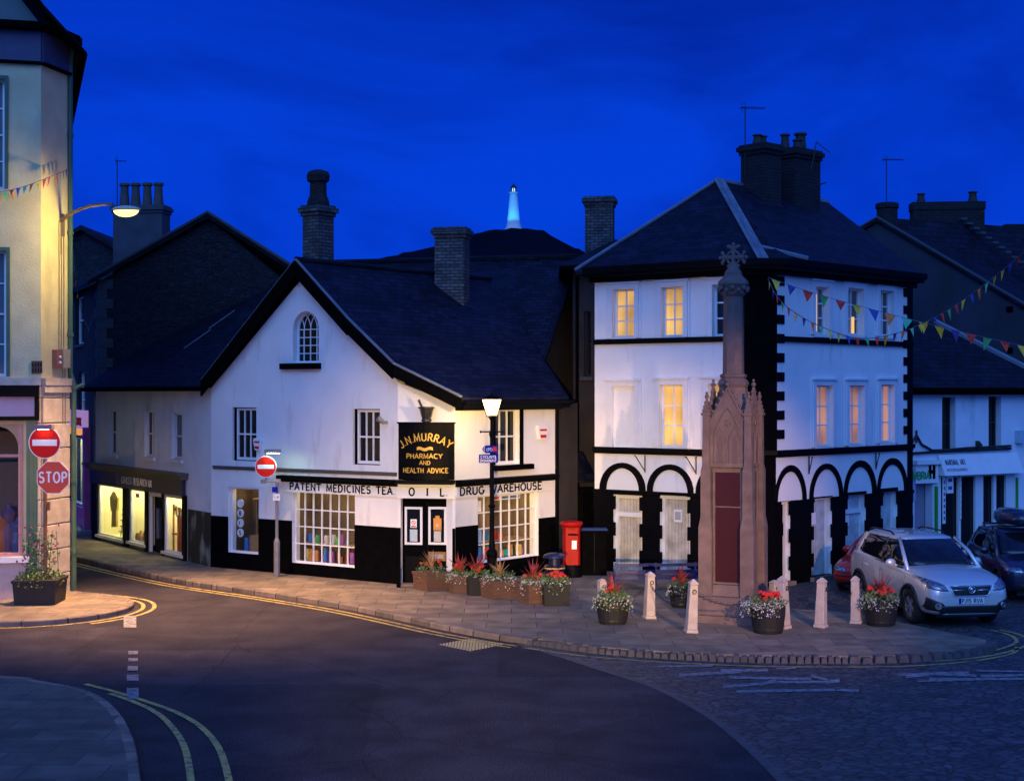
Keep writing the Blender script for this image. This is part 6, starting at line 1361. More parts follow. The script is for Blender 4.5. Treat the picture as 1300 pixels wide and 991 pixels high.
# ================================================================== traffic signs
def noentry(par, c, r, fr_n=Vector((0, -1, 0)), right=Vector((1, 0, 0))):
    mb = MB(); mb.cyl(c+fr_n*.0, c+fr_n*.015, r, n=32); o = obj('no_entry_disc', mb, M['sign_white'], par)
    mb = MB(); mb.cyl(c+fr_n*.016, c+fr_n*.020, r*.94, n=32); obj('red_field', mb, M['red_sign'], o)
    mb = MB(); mb.obox(c+fr_n*.0205-right*r*.76-Vector((0, 0, r*.19)), right*r*1.52, fr_n*.004, Vector((0, 0, r*.38))); obj('white_bar', mb, M['sign_white'], o); return o
D1 = 31.2; s1 = thing('sign_post', 'post with a round no entry sign above a red STOP octagon by the left corner', 'road sign', GD(57, D1, KH))
q = GD(57.5, D1, KH); mb = MB(); mb.cyl(q, (q.x, q.y, P(0, 545, D1).z), .042, n=10); mb.cyl(q, q+Vector((0, 0, .1)), .07, n=10)
mb.box(P(62, 642, D1), (.05, .06, .18)); obj('post', mb, flat('rusty_brown_post', (.20, .09, .035)), s1)
c = P(58.5, 561.5, D1)+Vector((0, -.08, 0)); noentry(s1, c, 20.5*D1/1850)
c = P(69, 605.5, D1)+Vector((0, -.075, 0)); R8 = 22.2*D1/1850; mb = MB(); mb.cyl(c, c+Vector((0, -.014, 0)), R8, n=8, ph=math.pi/8); o = obj('stop_octagon', mb, M['sign_white'], s1)
mb = MB(); mb.cyl(c+Vector((0, -.015, 0)), c+Vector((0, -.019, 0)), R8*.955, n=8, ph=math.pi/8); obj('red_field', mb, M['stop_red'], o)
mb = MB(); wd = R8*1.56; k = fit('STOP', wd, .215, .22); text(mb, 'STOP', lambda a, b, e: c+Vector((-wd/2+a, -.0195-e, -.105+b)), .215, .17, 0, .22, k, .003); obj('stop_lettering', mb, M['sign_white'], o)
c = P(59, 541.5, D1); mb = MB(); mb.box(c+Vector((0, -.16, .0)), (.38, .20, .10)); mb.box(c+Vector((0, -.02, -.01)), (.06, .2, .05)); o = obj('sign_light', mb, flat('violet_grey_housing', (.22, .14, .2)), s1)
mb = MB(); mb.box(c+Vector((0, -.21, -.055)), (.22, .05, .012)); obj('lamp', mb, M['signlamp_warm'], o)
D2 = 35.6; zz2 = lambda y: P(0, y, D2).z
s2 = thing('sign_post', 'slim grey post with one no entry sign in front of the pharmacy gable', 'road sign', GD(351, D2, KH))
q = GD(351.5, D2, KH); mb = MB(); mb.lathe([(.075, 0), (.075, .85), (.04, .95), (.038, zz2(612)-KH)], q, 12); c = P(338, 592, D2)+Vector((0, -.06, 0))
mb.cyl((q.x, q.y, zz2(611)), (c.x-.12, q.y, zz2(611)), .022, n=6); mb.cyl((c.x, q.y, zz2(611)), (c.x, q.y, zz2(572)), .025, n=8); mb.box((c.x-.06, q.y, zz2(611)), (.14, .06, .09)); obj('post', mb, M['grey_metal'], s2)
noentry(s2, c, 13.7*D2/1850)
mb = MB(); cl = P(349, 572, D2)+Vector((0, -.2, 0)); mb.box(cl, (.34, .14, .09)); mb.box(cl+Vector((-.19, .12, -.01)), (.06, .3, .09)); o = obj('sign_light', mb, M['grey_metal'], s2)
mb = MB(); mb.box(cl+Vector((0, .0, -.05)), (.28, .10, .010)); obj('lamp', mb, M['signlamp'], o)
mb = MB(); cq = P(349.5, 621, D2)+Vector((0, -.06, 0)); mb.box(cq, (.14, .01, .13)); obj('small_plate', mb, M['sign_blue'], s2); mb = MB(); cq = P(351.5, 630.5, D2)+Vector((0, -.06, 0)); mb.box(cq, (.17, .01, .16)); o = obj('small_plate', mb, M['sign_white'], s2)
mb = MB(); mb.tube([cq+Vector((-.04+.012*math.cos(t), -.008, .012*math.sin(t)*2)) for t in range(7)], .006, 4); mb.box(cq+Vector((.03, -.007, 0)), (.05, .003, .05)); obj('plate_print', mb, flat('grey_print', (.3, .3, .3)), o)

# ================================================================== pillar box, bin, cabinet, bench
pbx = thing('pillar_box', 'red cast iron pillar box with a white collection plate', 'post box', GD(725.5, 35.6, KH))
b1 = GD(725.5, 35.6, KH); H = P(0, 660, 35.6).z-KH
mb = MB(); mb.lathe([(.225, .30), (.215, .34), (.215, H-.22), (.235, H-.20), (.235, H-.17), (.22, H-.16), (.27, H-.12), (.285, H-.08), (.27, H-.04), (.18, H-.015), (.05, H)], b1, 28); bo = obj('body', mb, M['post_red'], pbx, smooth=False)
mb = MB(); mb.lathe([(.26, 0), (.26, .20), (.24, .26), (.225, .298)], b1, 28); obj('base', mb, M['black_gloss'], pbx)
mb = MB(); mb.box(b1+Vector((.03, -.215, H-.33)), (.24, .05, .04)); obj('posting_slot', mb, M['black_paint'], bo)
mb = MB(); mb.box(b1+Vector((.06, -.212, H-.58)), (.12, .02, .21)); o = obj('collection_plate', mb, M['sign_white'], bo)
mb = MB(); mb.box(b1+Vector((.0, -.205, H-.62)), (.30, .03, .9)); mb.tube([b1+Vector((-.14, -.19, .5)), b1+Vector((-.14, -.19, 1.1))], .012, 5); obj('door', mb, M['post_red'], pbx)
lbn = thing('litter_bin', 'dark blue domed litter bin in front of the pillar box', 'litter bin', GD(704, 33.2, KH)); b1 = GD(704, 33.2, KH); H = P(0, 701, 33.2).z-KH
mb = MB(); mb.lathe([(.19, 0), (.20, .04), (.23, H*.60), (.235, H*.64), (.20, H*.66)], b1, 24); obj('body', mb, M['bin_blue'], lbn, smooth=False)
mb = MB(); mb.lathe([(.13, H*.62), (.13, H*.86), (.27, H*.87), (.25, H*.93), (.15, H*.985), (.02, H)], b1, 24); obj('lid', mb, M['bin_blue'], lbn)
mb = MB(); mb.lathe([(.238, H*.57), (.242, H*.58), (.242, H*.60), (.236, H*.61)], b1, 24); obj('gold_band', mb, M['gold'], lbn)
cbn = thing('street_cabinet', 'black street cabinet with a flat lid beside the pillar box', 'cabinet', GD(755, 36.0, KH)); b1 = GD(754, 36.0, KH)
mb = MB(); mb.box(b1+Vector((0, 0, .55)), (.60, .40, 1.1)); obj('body', mb, M['black_paint'], cbn); mb = MB(); mb.frustum(b1+Vector((0, 0, 1.1)), .68, .60, .06, 0, .46, .4); obj('lid', mb, M['bin_blue'], cbn)
mb = MB(); mb.box(b1+Vector((0, -.205, .55)), (.02, .01, .95)); obj('door', mb, M['black_gloss'], cbn)
bb = thing('boot_post', 'short black post standing against the pharmacy wall left of the doors', 'bollard', GD(506, 33.6, KH)); b1 = GD(506, 33.6, KH)
mb = MB(); mb.box(b1+Vector((0, 0, .2)), (.09, .09, .4)); mb.frustum(b1+Vector((0, 0, .4)), .12, .02, .06); obj('shaft', mb, M['black_paint'], bb)
be = thing('bench', 'dark blue slatted bench facing away in front of the corner building', 'bench', GD(833, 33.3, KH)); bf = W(GD(780, 33.0).to_2d(), GD(886, 33.2).to_2d())
zt = bf.uz(833, 714)[1]; zb_ = KH
for j, (zz_, h_, d_) in enumerate(((zt-.05, .07, 0), (zt-.20, .08, .0), (zt-.34, .08, .0))):
    mb = MB(); bf.box(mb, 0, bf.L, zz_-h_/2, zz_+h_/2, -.03+d_, .0+d_); obj('back_slat', mb, M['bench_blue'], be)
for j in range(4):
    mb = MB(); bf.box(mb, 0, bf.L, zb_+.30, zb_+.33, -.55+.12*j, -.46+.12*j); obj('seat_slat', mb, M['bench_blue'], be)
for u in (.05, bf.L/2, bf.L-.05):
    mb = MB(); bf.box(mb, u-.02, u+.02, zb_, zt, -.055, -.031); bf.box(mb, u-.02, u+.02, zb_+.25, zb_+.298, -.56, -.056); bf.box(mb, u-.02, u+.02, zb_, zb_+.25, -.55, -.51); bf.box(mb, u-.02, u+.02, zb_, zb_+.03, -.5, -.06); obj('leg', mb, M['bench_blue'], be)

# ================================================================== planters
def leaves(mb, n, c, r, size, rnd, shell=.5, up=0.0):
    c = Vector(c)
    for _ in range(n):
        while True:
            d_ = Vector((rnd.uniform(-1, 1), rnd.uniform(-1, 1), rnd.uniform(-1, 1)))
            if shell < d_.length < 1: break
        p = c+Vector((d_.x*r[0], d_.y*r[1], d_.z*r[2])); a = Vector((rnd.uniform(-1, 1), rnd.uniform(-1, 1), rnd.uniform(-.6, .9)+up)).normalized(); b = a.orthogonal().normalized(); b.rotate(Matrix.Rotation(rnd.uniform(0, 6), 3, a))
        s = size*rnd.uniform(.6, 1.3); mb.add([p, p+a*s*.5+b*s*.3, p+a*s, p+a*s*.5-b*s*.3], [(0, 1, 2, 3)])
def blossoms(mb, n, c, r, size, rnd, umbel=False):
    c = Vector(c)
    for _ in range(n):
        t = rnd.uniform(0, 2*math.pi); q = math.sqrt(rnd.random()); p = c+Vector((math.cos(t)*q*r[0], math.sin(t)*q*r[1], rnd.uniform(-1, 1)*r[2]))
        if umbel:
            for k in range(9):
                d_ = Vector((rnd.gauss(0, 1), rnd.gauss(0, 1), rnd.gauss(0, 1))).normalized(); mb.ball(p+d_*size*.7, size*.45, 5, 3)
        else: mb.ball(p, size*rnd.uniform(.6, 1.2), 4, 2)
def blades(mb, n, c, L, rnd, w=.022, spread=1.0):
    c = Vector(c)
    for k in range(n):
        t = 2*math.pi*k/n+rnd.uniform(-.3, .3); out = rnd.uniform(.15, .95)*spread; l = L*rnd.uniform(.65, 1.1); d_ = Vector((math.cos(t)*out, math.sin(t)*out, 1)).normalized(); s = d_.cross(Vector((0, 0, 1))).normalized()*w
        p0 = c; p1 = c+d_*l*.5; p2 = c+d_*l+Vector((math.cos(t), math.sin(t), 0))*l*.15*out-Vector((0, 0, l*.18*out))
        mb.add([p0-s*.6, p0+s*.6, p1+s, p1-s, p2], [(0, 1, 2, 3), (3, 2, 4)])
def planter(label, x, D, w, h, tub, rz=0.0, seed=1, fl='geranium', nfl=14, aly=140, spike=None, sl=.5, trail=.5, side=0.0, z=KH, leafn=160, sq=False, group=None, name='planter'):
    rnd = random.Random(seed); b = GD(x, D, z); o = thing(name, label, 'planter', b, group); o.rotation_euler = (0, 0, 0)
    mb = MB()
    if sq:
        mb.frustum(b, w*.92, w, h, rz); o1 = obj('tub', mb, M[tub], o)
        mb = MB(); mb.frustum(b+Vector((0, 0, h-.06)), w*1.03, w*1.04, .062, rz); obj('rim', mb, M[tub], o1)
    else:
        mb.lathe([(w*.40, 0), (w*.44, h*.2), (w*.49, h*.7), (w*.5, h), (w*.46, h), (w*.45, h-.05)], b, 20); o1 = obj('tub', mb, M[tub], o)
        mb = MB()
        for q in (.18, .74): mb.lathe([(w*(.40+.1*q)+.012, h*q-.02), (w*(.40+.1*q)+.014, h*q), (w*(.40+.1*q)+.012, h*q+.02)], b, 20)
        obj('hoop', mb, M['dark_metal'], o1)
    mb = MB(); mb.lathe([(w*.44, h-.04), (.01, h-.03)], b, 14); obj('soil', mb, M['soil'], o1)
    c = b+Vector((0, 0, h+.03))
    mb = MB(); leaves(mb, leafn, c+Vector((0, 0, .04)), (w*.56, w*.56, .14), .07, rnd); leaves(mb, int(leafn*trail), c+Vector((side*w*.3, -w*.1, -.08)), (w*.60, w*.58, .20), .06, rnd, .75); obj('foliage', mb, M['leaf'], o)
    if aly:
        mb = MB(); R_ = rnd
        for _ in range(aly):
            t = R_.uniform(0, 2*math.pi); rr_ = w*(.42+.20*R_.random()); zz_ = .05-(rr_/w-.42)*R_.uniform(.2, 1.6); mb.ball(c+Vector((math.cos(t)*rr_+side*w*.22, math.sin(t)*rr_, zz_)), R_.uniform(.009, .019), 4, 2)
        obj('white_flowers', mb, M['alyssum'], o); mb = MB(); leaves(mb, aly, c+Vector((side*w*.2, 0, -.02)), (w*.62, w*.62, .13), .045, rnd, .8); obj('pale_foliage', mb, M['leaf_pale'], o)
    if nfl: mb = MB(); blossoms(mb, nfl, c+Vector((0, 0, .17)), (w*.38, w*.38, .06), .042, rnd, True); obj('flower_heads', mb, M[fl], o)
    if spike: mb = MB(); blades(mb, 26, c, sl, rnd); obj('spiky_leaves', mb, M[spike], o)
    return o
PG = 'wooden planters outside the pharmacy'
planter('square brown planter below the pharmacy doors with tan spiky leaves, leftmost of the row', 548, 34.2-.9, .64, .40, 'wood', .6, 1, nfl=5, aly=30, spike='spike_tan', sl=.50, sq=True, group=PG)
planter('small brown square planter with red flowers and white trailing blossom, second from the left', 584, 32.7, .42, .38, 'wood', .3, 2, nfl=9, aly=150, spike='spike', sl=.52, sq=True, side=-.6, group=PG)
planter('black square planter of red spiky leaves beneath the lantern post', 606, 32.45, .46, .40, 'barrel', .2, 3, nfl=12, aly=40, spike='spike', sl=.55, sq=True, group=PG)
planter('brown planter with white blossom and tan spikes just right of the lantern post', 634, 31.95, .64, .40, 'wood', .5, 4, nfl=0, aly=230, spike='spike_tan', sl=.46, sq=True, group=PG)
planter('brown square planter spilling white blossom beside the black tub', 677, 31.2, .52, .40, 'wood', .5, 5, nfl=6, aly=240, spike='spike', sl=.62, sq=True, side=.3, group=PG)
planter('black square planter with red geraniums and green leaves, rightmost of the row', 705, 30.9, .56, .44, 'barrel', .1, 6, nfl=14, aly=90, sq=True, group=PG, leafn=240)
BG = 'half barrel planters around the market cross'
planter('black half barrel with white blossom and dark red spikes nearest the kerb', 778, 28.4, .66, .46, 'barrel', 0, 7, nfl=3, aly=210, spike='spike', sl=.52, group=BG, trail=1.2, leafn=260)
planter('black tub of red flowers in front of the bench, tucked behind the bollard chain', 865, 30.6, .52, .40, 'barrel', 0, 8, nfl=10, aly=70, spike='spike', sl=.50, group=BG)
planter('black half barrel with bright red geraniums and white blossom right of the market cross base', 975, 27.3, .66, .50, 'barrel', 0, 9, nfl=24, aly=320, side=-.75, group=BG)
planter('black half barrel with red geraniums and tall dark spikes in front of the silver car', 1118, 28.2, .66, .48, 'barrel', 0, 10, nfl=22, aly=230, spike='spike', sl=.55, side=-.3, group=BG, trail=1.2, leafn=260)
# corner planter with tall flowers
lpn = planter('black trough with trailing leaves and tall magenta flowers below the STOP sign', 51, 31.2, .92, .52, 'barrel', 0.04, 12, nfl=0, aly=0, sq=True, leafn=420, trail=.5)
rnd = random.Random(5); mb = MB(); b = GD(51, 31.2, KH+.55); leaves(mb, 260, b+Vector((0, 0, .5)), (.42, .25, .5), .08, rnd, .2)
for k in range(9): q = b+Vector((rnd.uniform(-.4, .4), rnd.uniform(-.15, .15), 0)); mb.tube([q, q+Vector((rnd.uniform(-.1, .1), 0, rnd.uniform(.6, 1.05)))], .008, 4)
obj('tall_stems', mb, M['leaf'], lpn)
mb = MB(); blossoms(mb, 26, b+Vector((0, 0, .65)), (.50, .25, .45), .028, rnd, True); obj('flower_heads', mb, M['magenta'], lpn)

# ================================================================== bollards and chains
bol = []
bspec = [(824, 29.0, .92, 'third from the left, by the bench'), (877, 27.3, 1.00, 'nearest, in front of the market cross plinth'), (765, 30.0, .66, 'leftmost, half hidden behind the half barrel'), (982, 29.8, .66, 'behind the right edge of the market cross plinth'), (995, 27.75, 1.0, 'right behind the red geranium barrel'), (1042, 27.9, .95, 'standing clear between the cross and the silver car'), (1087, 28.4, .92, 'beside the wheel of the silver car')]
b = GD(824, 29.0, KH); proto = thing('stone_bollard', 'pale tapered stone bollard, '+bspec[0][3], 'bollard', b, 'stone bollards round the market cross')
mb = MB(); mb.frustum(b, .235, .22, .06, 0); mb.frustum(b+Vector((0, 0, .06)), .195, .15, .77, 0); mb.frustum(b+Vector((0, 0, .83)), .165, .165, .03, 0); obj('shaft', mb, M['bollard'], proto, bevel=.012)
mb = MB(); mb.frustum(b+Vector((0, 0, .861)), .17, .03, .07, 0); obj('cap', mb, M['bollard'], proto)
mb = MB(); mb.tube([b+Vector((.035*math.cos(t), -.105, .72+.035*math.sin(t))) for t in [k*math.pi/5 for k in range(11)]], .009, 5); obj('ring', mb, M['chain'], proto)
proto.rotation_euler = (0, .03, .3); bol.append((proto, b))
for i, (x, D, h, lab) in enumerate(bspec[1:]):
    q = GD(x, D, KH); c = copytree(proto, q, .2+.23*i, 'pale tapered stone bollard, '+lab); c.scale = (1, 1, h/.93); c.rotation_euler = ((-1)**i*.02, (.045 if i == 0 else .015*(-1)**i), .2+.2*i); bol.append((c, q))
for k, (a, b_, lab) in enumerate(((0, 2, 'between the leftmost two stone posts by the bench'), (1, 0, 'in front of the bench, low above the flagstones'), (1, 4, 'crossing in front of the market cross plinth'), (4, 5, 'between the two posts right of the geranium barrel'), (5, 6, 'between the clear post and the silver car'))):
    p = bol[a][1]+Vector((0, 0, .72*bspec[a][2]/.93)); q = bol[b_][1]+Vector((0, 0, .72*bspec[b_][2]/.93)); sag = .30; n = int((q-p).length/.055); mb = MB()
    for i in range(n+1):
        t = i/n; c = p.lerp(q, t)-Vector((0, 0, sag*4*t*(1-t))); d_ = (q-p).normalized(); u_ = Vector((0, 0, 1)) if i % 2 else d_.cross(Vector((0, 0, 1)))
        pts = [c+d_*math.cos(a_)*.036+u_*math.sin(a_)*.018 for a_ in [j*math.pi/3 for j in range(7)]]; mb.tube(pts, .0075, 4)
    tag(obj('chain', mb, M['chain'], None, p), 'dark iron chain '+lab, 'chain', 'chains between the stone bollards')

# ================================================================== market cross memorial
MC = GD(931, 28.95, KH); th = -math.radians(24)
mc = thing('market_cross', 'gothic red sandstone market cross with granite panels on a stepped plinth', 'memorial', MC)
Rz = Matrix.Rotation(th, 3, 'Z')
def mp_(x, y, z): return MC+Rz @ Vector((x, y, 0))+Vector((0, 0, z))
zy = lambda y: P(0, y, 28.95).z-KH
mb = MB(); mb.frustum(MC-Vector((0, 0, .1)), 1.50, 1.48, .1+zy(776), th); mb.frustum(MC+Vector((0, 0, zy(776))), 1.36, 1.24, zy(753)-zy(776), th); obj('plinth', mb, M['sandstone'], mc, bevel=.02)
S = .46; z0 = zy(753)
mb = MB(); mb.frustum(MC+Vector((0, 0, z0)), 2*S+.06, 2*S-.04, .22, th); mb.frustum(MC+Vector((0, 0, z0+.22)), 2*S-.16, 2*S-.16, zy(592)-z0-.22, th); mb.frustum(MC+Vector((0, 0, zy(592))), 2*S-.02, 2*S-.02, .08, th); mb.frustum(MC+Vector((0, 0, zy(592)+.08)), 2*S-.14, 2*S-.14, zy(520)-zy(592)-.08, th)
obj('body', mb, M['sandstone'], mc, bevel=.01)
for sx in (-1, 1):
    for sy in (-1, 1):
        mb = MB(); c = mp_(sx*(S-.04), sy*(S-.04), 0)
        mb.frustum(c+Vector((0, 0, z0)), .27, .27, zy(668)-z0, th); mb.frustum(c+Vector((0, 0, zy(668))), .27, .20, .22, th); mb.frustum(c+Vector((0, 0, zy(668)+.22)), .20, .20, zy(597)-zy(668)-.22, th); mb.frustum(c+Vector((0, 0, zy(597))), .20, .15, .12, th); mb.frustum(c+Vector((0, 0, zy(597)+.12)), .15, .14, zy(527)-zy(597)-.12, th); mb.frustum(c+Vector((0, 0, zy(527))), .19, .19, .05, th)
        mb.frustum(c+Vector((0, 0, zy(527)+.05)), .15, .03, .30, th)
        for k in range(3):
            for a in range(4): d_ = Rz @ Vector((math.cos(a*math.pi/2+.785), math.sin(a*math.pi/2+.785), 0)); mb.ball(c+Vector((0, 0, zy(527)+.10+.08*k))+d_*(.085-.022*k), .024, 5, 3)
        mb.ball(c+Vector((0, 0, zy(527)+.37)), .045, 6, 4, (1, 1, 1.2)); mb.ball(c+Vector((0, 0, zy(527)+.44)), .03, 6, 4)
        obj('buttress_pinnacle', mb, M['sandstone'], mc)
for k, (pm, hh) in enumerate((('granite_red', 0), ('slate_green', 0), ('granite_red', 0), ('slate_green', 0))):
    R2 = Matrix.Rotation(th+k*math.pi/2, 3, 'Z'); fn = R2 @ Vector((0, -1, 0)); fu = R2 @ Vector((1, 0, 0)); o_ = MC+fn*(S-.078)
    mb = MB(); mb.obox(o_-fu*.25+Vector((0, 0, z0+.26)), fu*.50, fn*.02, Vector((0, 0, zy(597)-z0-.28))); pn_ = obj('inscribed_panel', mb, M[pm], mc)
    mb = MB()
    for s_ in (-1, 1): mb.obox(o_+fu*(s_*.275-.022)+Vector((0, 0, z0+.23)), fu*.044, fn*.05, Vector((0, 0, zy(597)-z0-.23)))
    mb.obox(o_-fu*.252+Vector((0, 0, zy(642))), fu*.504, fn*.035, Vector((0, 0, .022))); mb.obox(o_-fu*.252+Vector((0, 0, z0+.23)), fu*.504, fn*.045, Vector((0, 0, .04))); obj('panel_frame', mb, M['sandstone'], mc)
    mb = MB()   # raised lines of names, too small to read
    if pm == 'slate_green':
        for j in range(8): mb.obox(o_-fu*(.17-.01*(j % 3))+fn*.0205+Vector((0, 0, zy(612)-.10*j)), fu*(.32-.03*(j % 4)), fn*.003, Vector((0, 0, .03)))
        obj('panel_inscription', mb, flat('inscription', (.14, .16, .14)), pn_)
    # gothic gable with twin lancets
    g0, g1, gz = -.36, .36, zy(590)
    def gp(a, z, d_): return MC+fn*(S-.07+d_)+fu*a+Vector((0, 0, z))
    mb = MB(); mb.prism([[gp(-.37, gz, 0), gp(.37, gz, 0), gp(.37, zy(540), 0), gp(0, zy(496), 0), gp(-.37, zy(540), 0)]], fn*.04)
    for s_ in (-1, 1):
        a, b_ = gp(s_*.40, zy(541), .02), gp(0, zy(492), .02); mb.tube([a, b_], .032, 6)
        for j in range(1, 6): c = a.lerp(b_, j/6); mb.ball(c+Vector((0, 0, .045))+fu*s_*.03, .034, 6, 4)
        # lancet mouldings
        cxl = s_*.15; pts = [gp(cxl-.12, gz+.03, .045), gp(cxl-.12, zy(556), .045), gp(cxl-.07, zy(548), .045), gp(cxl, zy(541), .045), gp(cxl+.07, zy(548), .045), gp(cxl+.12, zy(556), .045), gp(cxl+.12, gz+.03, .045)]; mb.tube(pts, .016, 5)
    pts = [gp(-.27, zy(556), .05), gp(-.22, zy(541), .05), gp(-.10, zy(525), .05), gp(0, zy(517), .05), gp(.10, zy(525), .05), gp(.22, zy(541), .05), gp(.27, zy(556), .05)]; mb.tube(pts, .016, 5); mb.tube([gp(0, zy(541), .05)]+[gp(.06*math.sin(j*.785), zy(536)+.06*math.cos(j*.785), .05) for j in range(9)], .01, 5)
    mb.ball(gp(0, zy(488), .02), .05, 6, 4); mb.ball(gp(0, zy(483), .02), .032, 6, 4); obj('gothic_gable', mb, M['sandstone'], mc)
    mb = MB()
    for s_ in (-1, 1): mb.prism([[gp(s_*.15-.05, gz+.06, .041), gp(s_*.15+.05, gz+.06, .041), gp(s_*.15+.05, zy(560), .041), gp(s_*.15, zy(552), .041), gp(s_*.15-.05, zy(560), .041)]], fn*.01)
    obj('lancet_painted_shade', mb, flat('niche_shade_paint', (.12, .075, .07)), mc)  # raised plates, shade of the lancet recesses put into their darker colour
mb = MB(); mb.lathe([(.40, zy(528)), (.36, zy(512)), (.30, zy(503)), (.28, zy(492)), (.31, zy(487)), (.29, zy(483)), (.24, zy(480)), (.27, zy(478)), (.27, zy(476)), (.22, zy(474))], MC, 8, math.pi/8+th)
obj('drum', mb, M['sandstone'], mc)
mb = MB(); mb.lathe([(.212, zy(474)), (.195, zy(376)), (.22, zy(375))], MC, 8, math.pi/8+th); obj('shaft', mb, M['sandstone'], mc)
mb = MB(); mb.lathe([(.21, zy(376)), (.25, zy(373)), (.24, zy(371)), (.25, zy(367)), (.31, zy(361)), (.30, zy(358)), (.29, zy(357)), (.18, zy(350)), (.17, zy(346)), (.12, zy(341)), (.07, zy(337)), (.05, zy(333))], MC, 8, math.pi/8+th)
for k in range(14): a = 2*math.pi*k/14; mb.ball(MC+Vector((.28*math.cos(a), .28*math.sin(a), zy(366+3*(k % 2)))), .05, 6, 4)
obj('capital', mb, M['sandstone'], mc)
mb = MB(); ux_ = Rz @ Vector((1, 0, 0)); cz = zy(327)
def cp(a, z): return MC+ux_*a+Vector((0, 0, cz+z))
mb.tube([cp(0, -.20), cp(0, .24)], .045, 6); mb.tube([cp(-.22, 0), cp(.22, 0)], .042, 6)
for a, z in ((.22, 0), (-.22, 0), (0, .22), (0, -.17)):
    v = Vector((a, z)).normalized(); t = Vector((-v.y, v.x))
    for s_ in (-1, 1): mb.tube([cp(a-v.x*.06, z-v.y*.06), cp(a+t.x*s_*.09, z+t.y*s_*.09)], [.028, .036], 6); mb.ball(cp(a+t.x*s_*.10, z+t.y*s_*.10), .04, 6, 4)
    mb.ball(cp(a+v.x*.04, z+v.y*.04), .042, 6, 4)
pts = [cp(.13*math.cos(t), .13*math.sin(t)) for t in [j*math.pi/8 for j in range(17)]]; mb.tube(pts, .026, 6); obj('floriated_cross', mb, M['sandstone'], mc)

# ================================================================== bunting
def bunting(label, pts, n, size, seed, cols, jitter=.25, hang=.0):
    P3 = [Vector(p) for p in pts]; L = [0]
    sm = []
    for i in range(len(P3)-1):
        p0, p1, p2, p3 = [P3[max(0, min(len(P3)-1, k))] for k in (i-1, i, i+1, i+2)]
        for j in range(8): t = j/8; sm.append(.5*((2*p1)+(p2-p0)*t+(2*p0-5*p1+4*p2-p3)*t*t+(3*p1-p0-3*p2+p3)*t**3))
    sm.append(P3[-1]); acc = [0]
    for a, b in zip(sm, sm[1:]): acc.append(acc[-1]+(b-a).length)
    o = thing('bunting', label, 'bunting', P3[0]); mb = MB(); mb.tube(sm, .008, 4); obj('cord', mb, flat('cord_blue', (.06, .08, .18)), o)
    rnd = random.Random(seed)
    def at(s):
        s = max(0, min(acc[-1]-1e-4, s))
        for i in range(len(acc)-1):
            if acc[i] <= s <= acc[i+1]: return sm[i].lerp(sm[i+1], (s-acc[i])/(acc[i+1]-acc[i]+1e-9))
        return sm[-1]
    for k in range(n):
        s = acc[-1]*(k+.5)/n; w_ = size[0]*rnd.uniform(.85, 1.1); a, b = at(s-w_/2), at(s+w_/2); m_ = (a+b)/2; dz = size[1]*rnd.uniform(.85, 1.1); yaw = rnd.uniform(-jitter, jitter)
        tip = m_+Vector((rnd.uniform(-.3, .3)*size[0]+hang, yaw*.4, -dz)); c = rnd.choice(cols) if isinstance(cols, list) else cols[k % len(cols)]
        mid = (a+b+tip)/3+Vector((0, rnd.uniform(-.04, .04), 0)); off = Vector((0, .004, 0)); mb = MB(); mb.add([a, b, tip, mid, a+off, b+off, tip+off, mid+off], [(0, 1, 3), (1, 2, 3), (2, 0, 3), (4, 5, 7), (5, 6, 7), (6, 4, 7), (0, 1, 5, 4), (1, 2, 6, 5), (2, 0, 4, 6)])
        obj('pennant', mb, M['flag_'+c], o)
cyc = ('yellow', 'blue', 'red', 'green', 'red', 'yellow', 'blue', 'orange', 'mint', 'yellow')
def bp(lst): return [P(x, y, D) for x, y, D in lst]
bunting('straight upper string of bunting from the corner quoins passing above the right shop roof', bp([(975, 352, 34.1), (1030, 371, 33.9), (1090, 388, 33.8), (1155, 405, 33.5), (1200, 416, 33), (1250, 428, 32.4), (1330, 446, 31.5)]), 17, (.24, .26), 3, cyc)
bunting('sagging lower string of small pennants that swoops up to the top right corner', bp([(975, 354, 34.1), (985, 374, 33.8), (1004, 393, 33.4), (1039, 413, 33), (1088, 429, 32.4), (1134, 424, 31.8), (1178, 407, 31), (1224, 380, 30), (1281, 336, 29), (1340, 285, 28)]), 37, (.11, .22), 4, cyc, .5)
bunting('string of bunting on the upper wall of the cream corner building', bp([(-60, 252, 30.6), (0, 244, 31.2), (30, 237, 31.4), (60, 226, 31.6), (86, 215, 32.4)]), 20, (.09, .22), 6, ('mint', 'orange', 'yellow', 'red', 'pink', 'yellow', 'red', 'mint', 'orange', 'blue'), .4)
bunting('loose string of bunting dangling beside the green downpipe', bp([(91, 300, 33.5), (95, 345, 35), (101, 385, 37), (112, 415, 39), (121, 392, 41)]), 9, (.07, .16), 8, ('red', 'mint', 'red', 'yellow', 'mint'), .4)

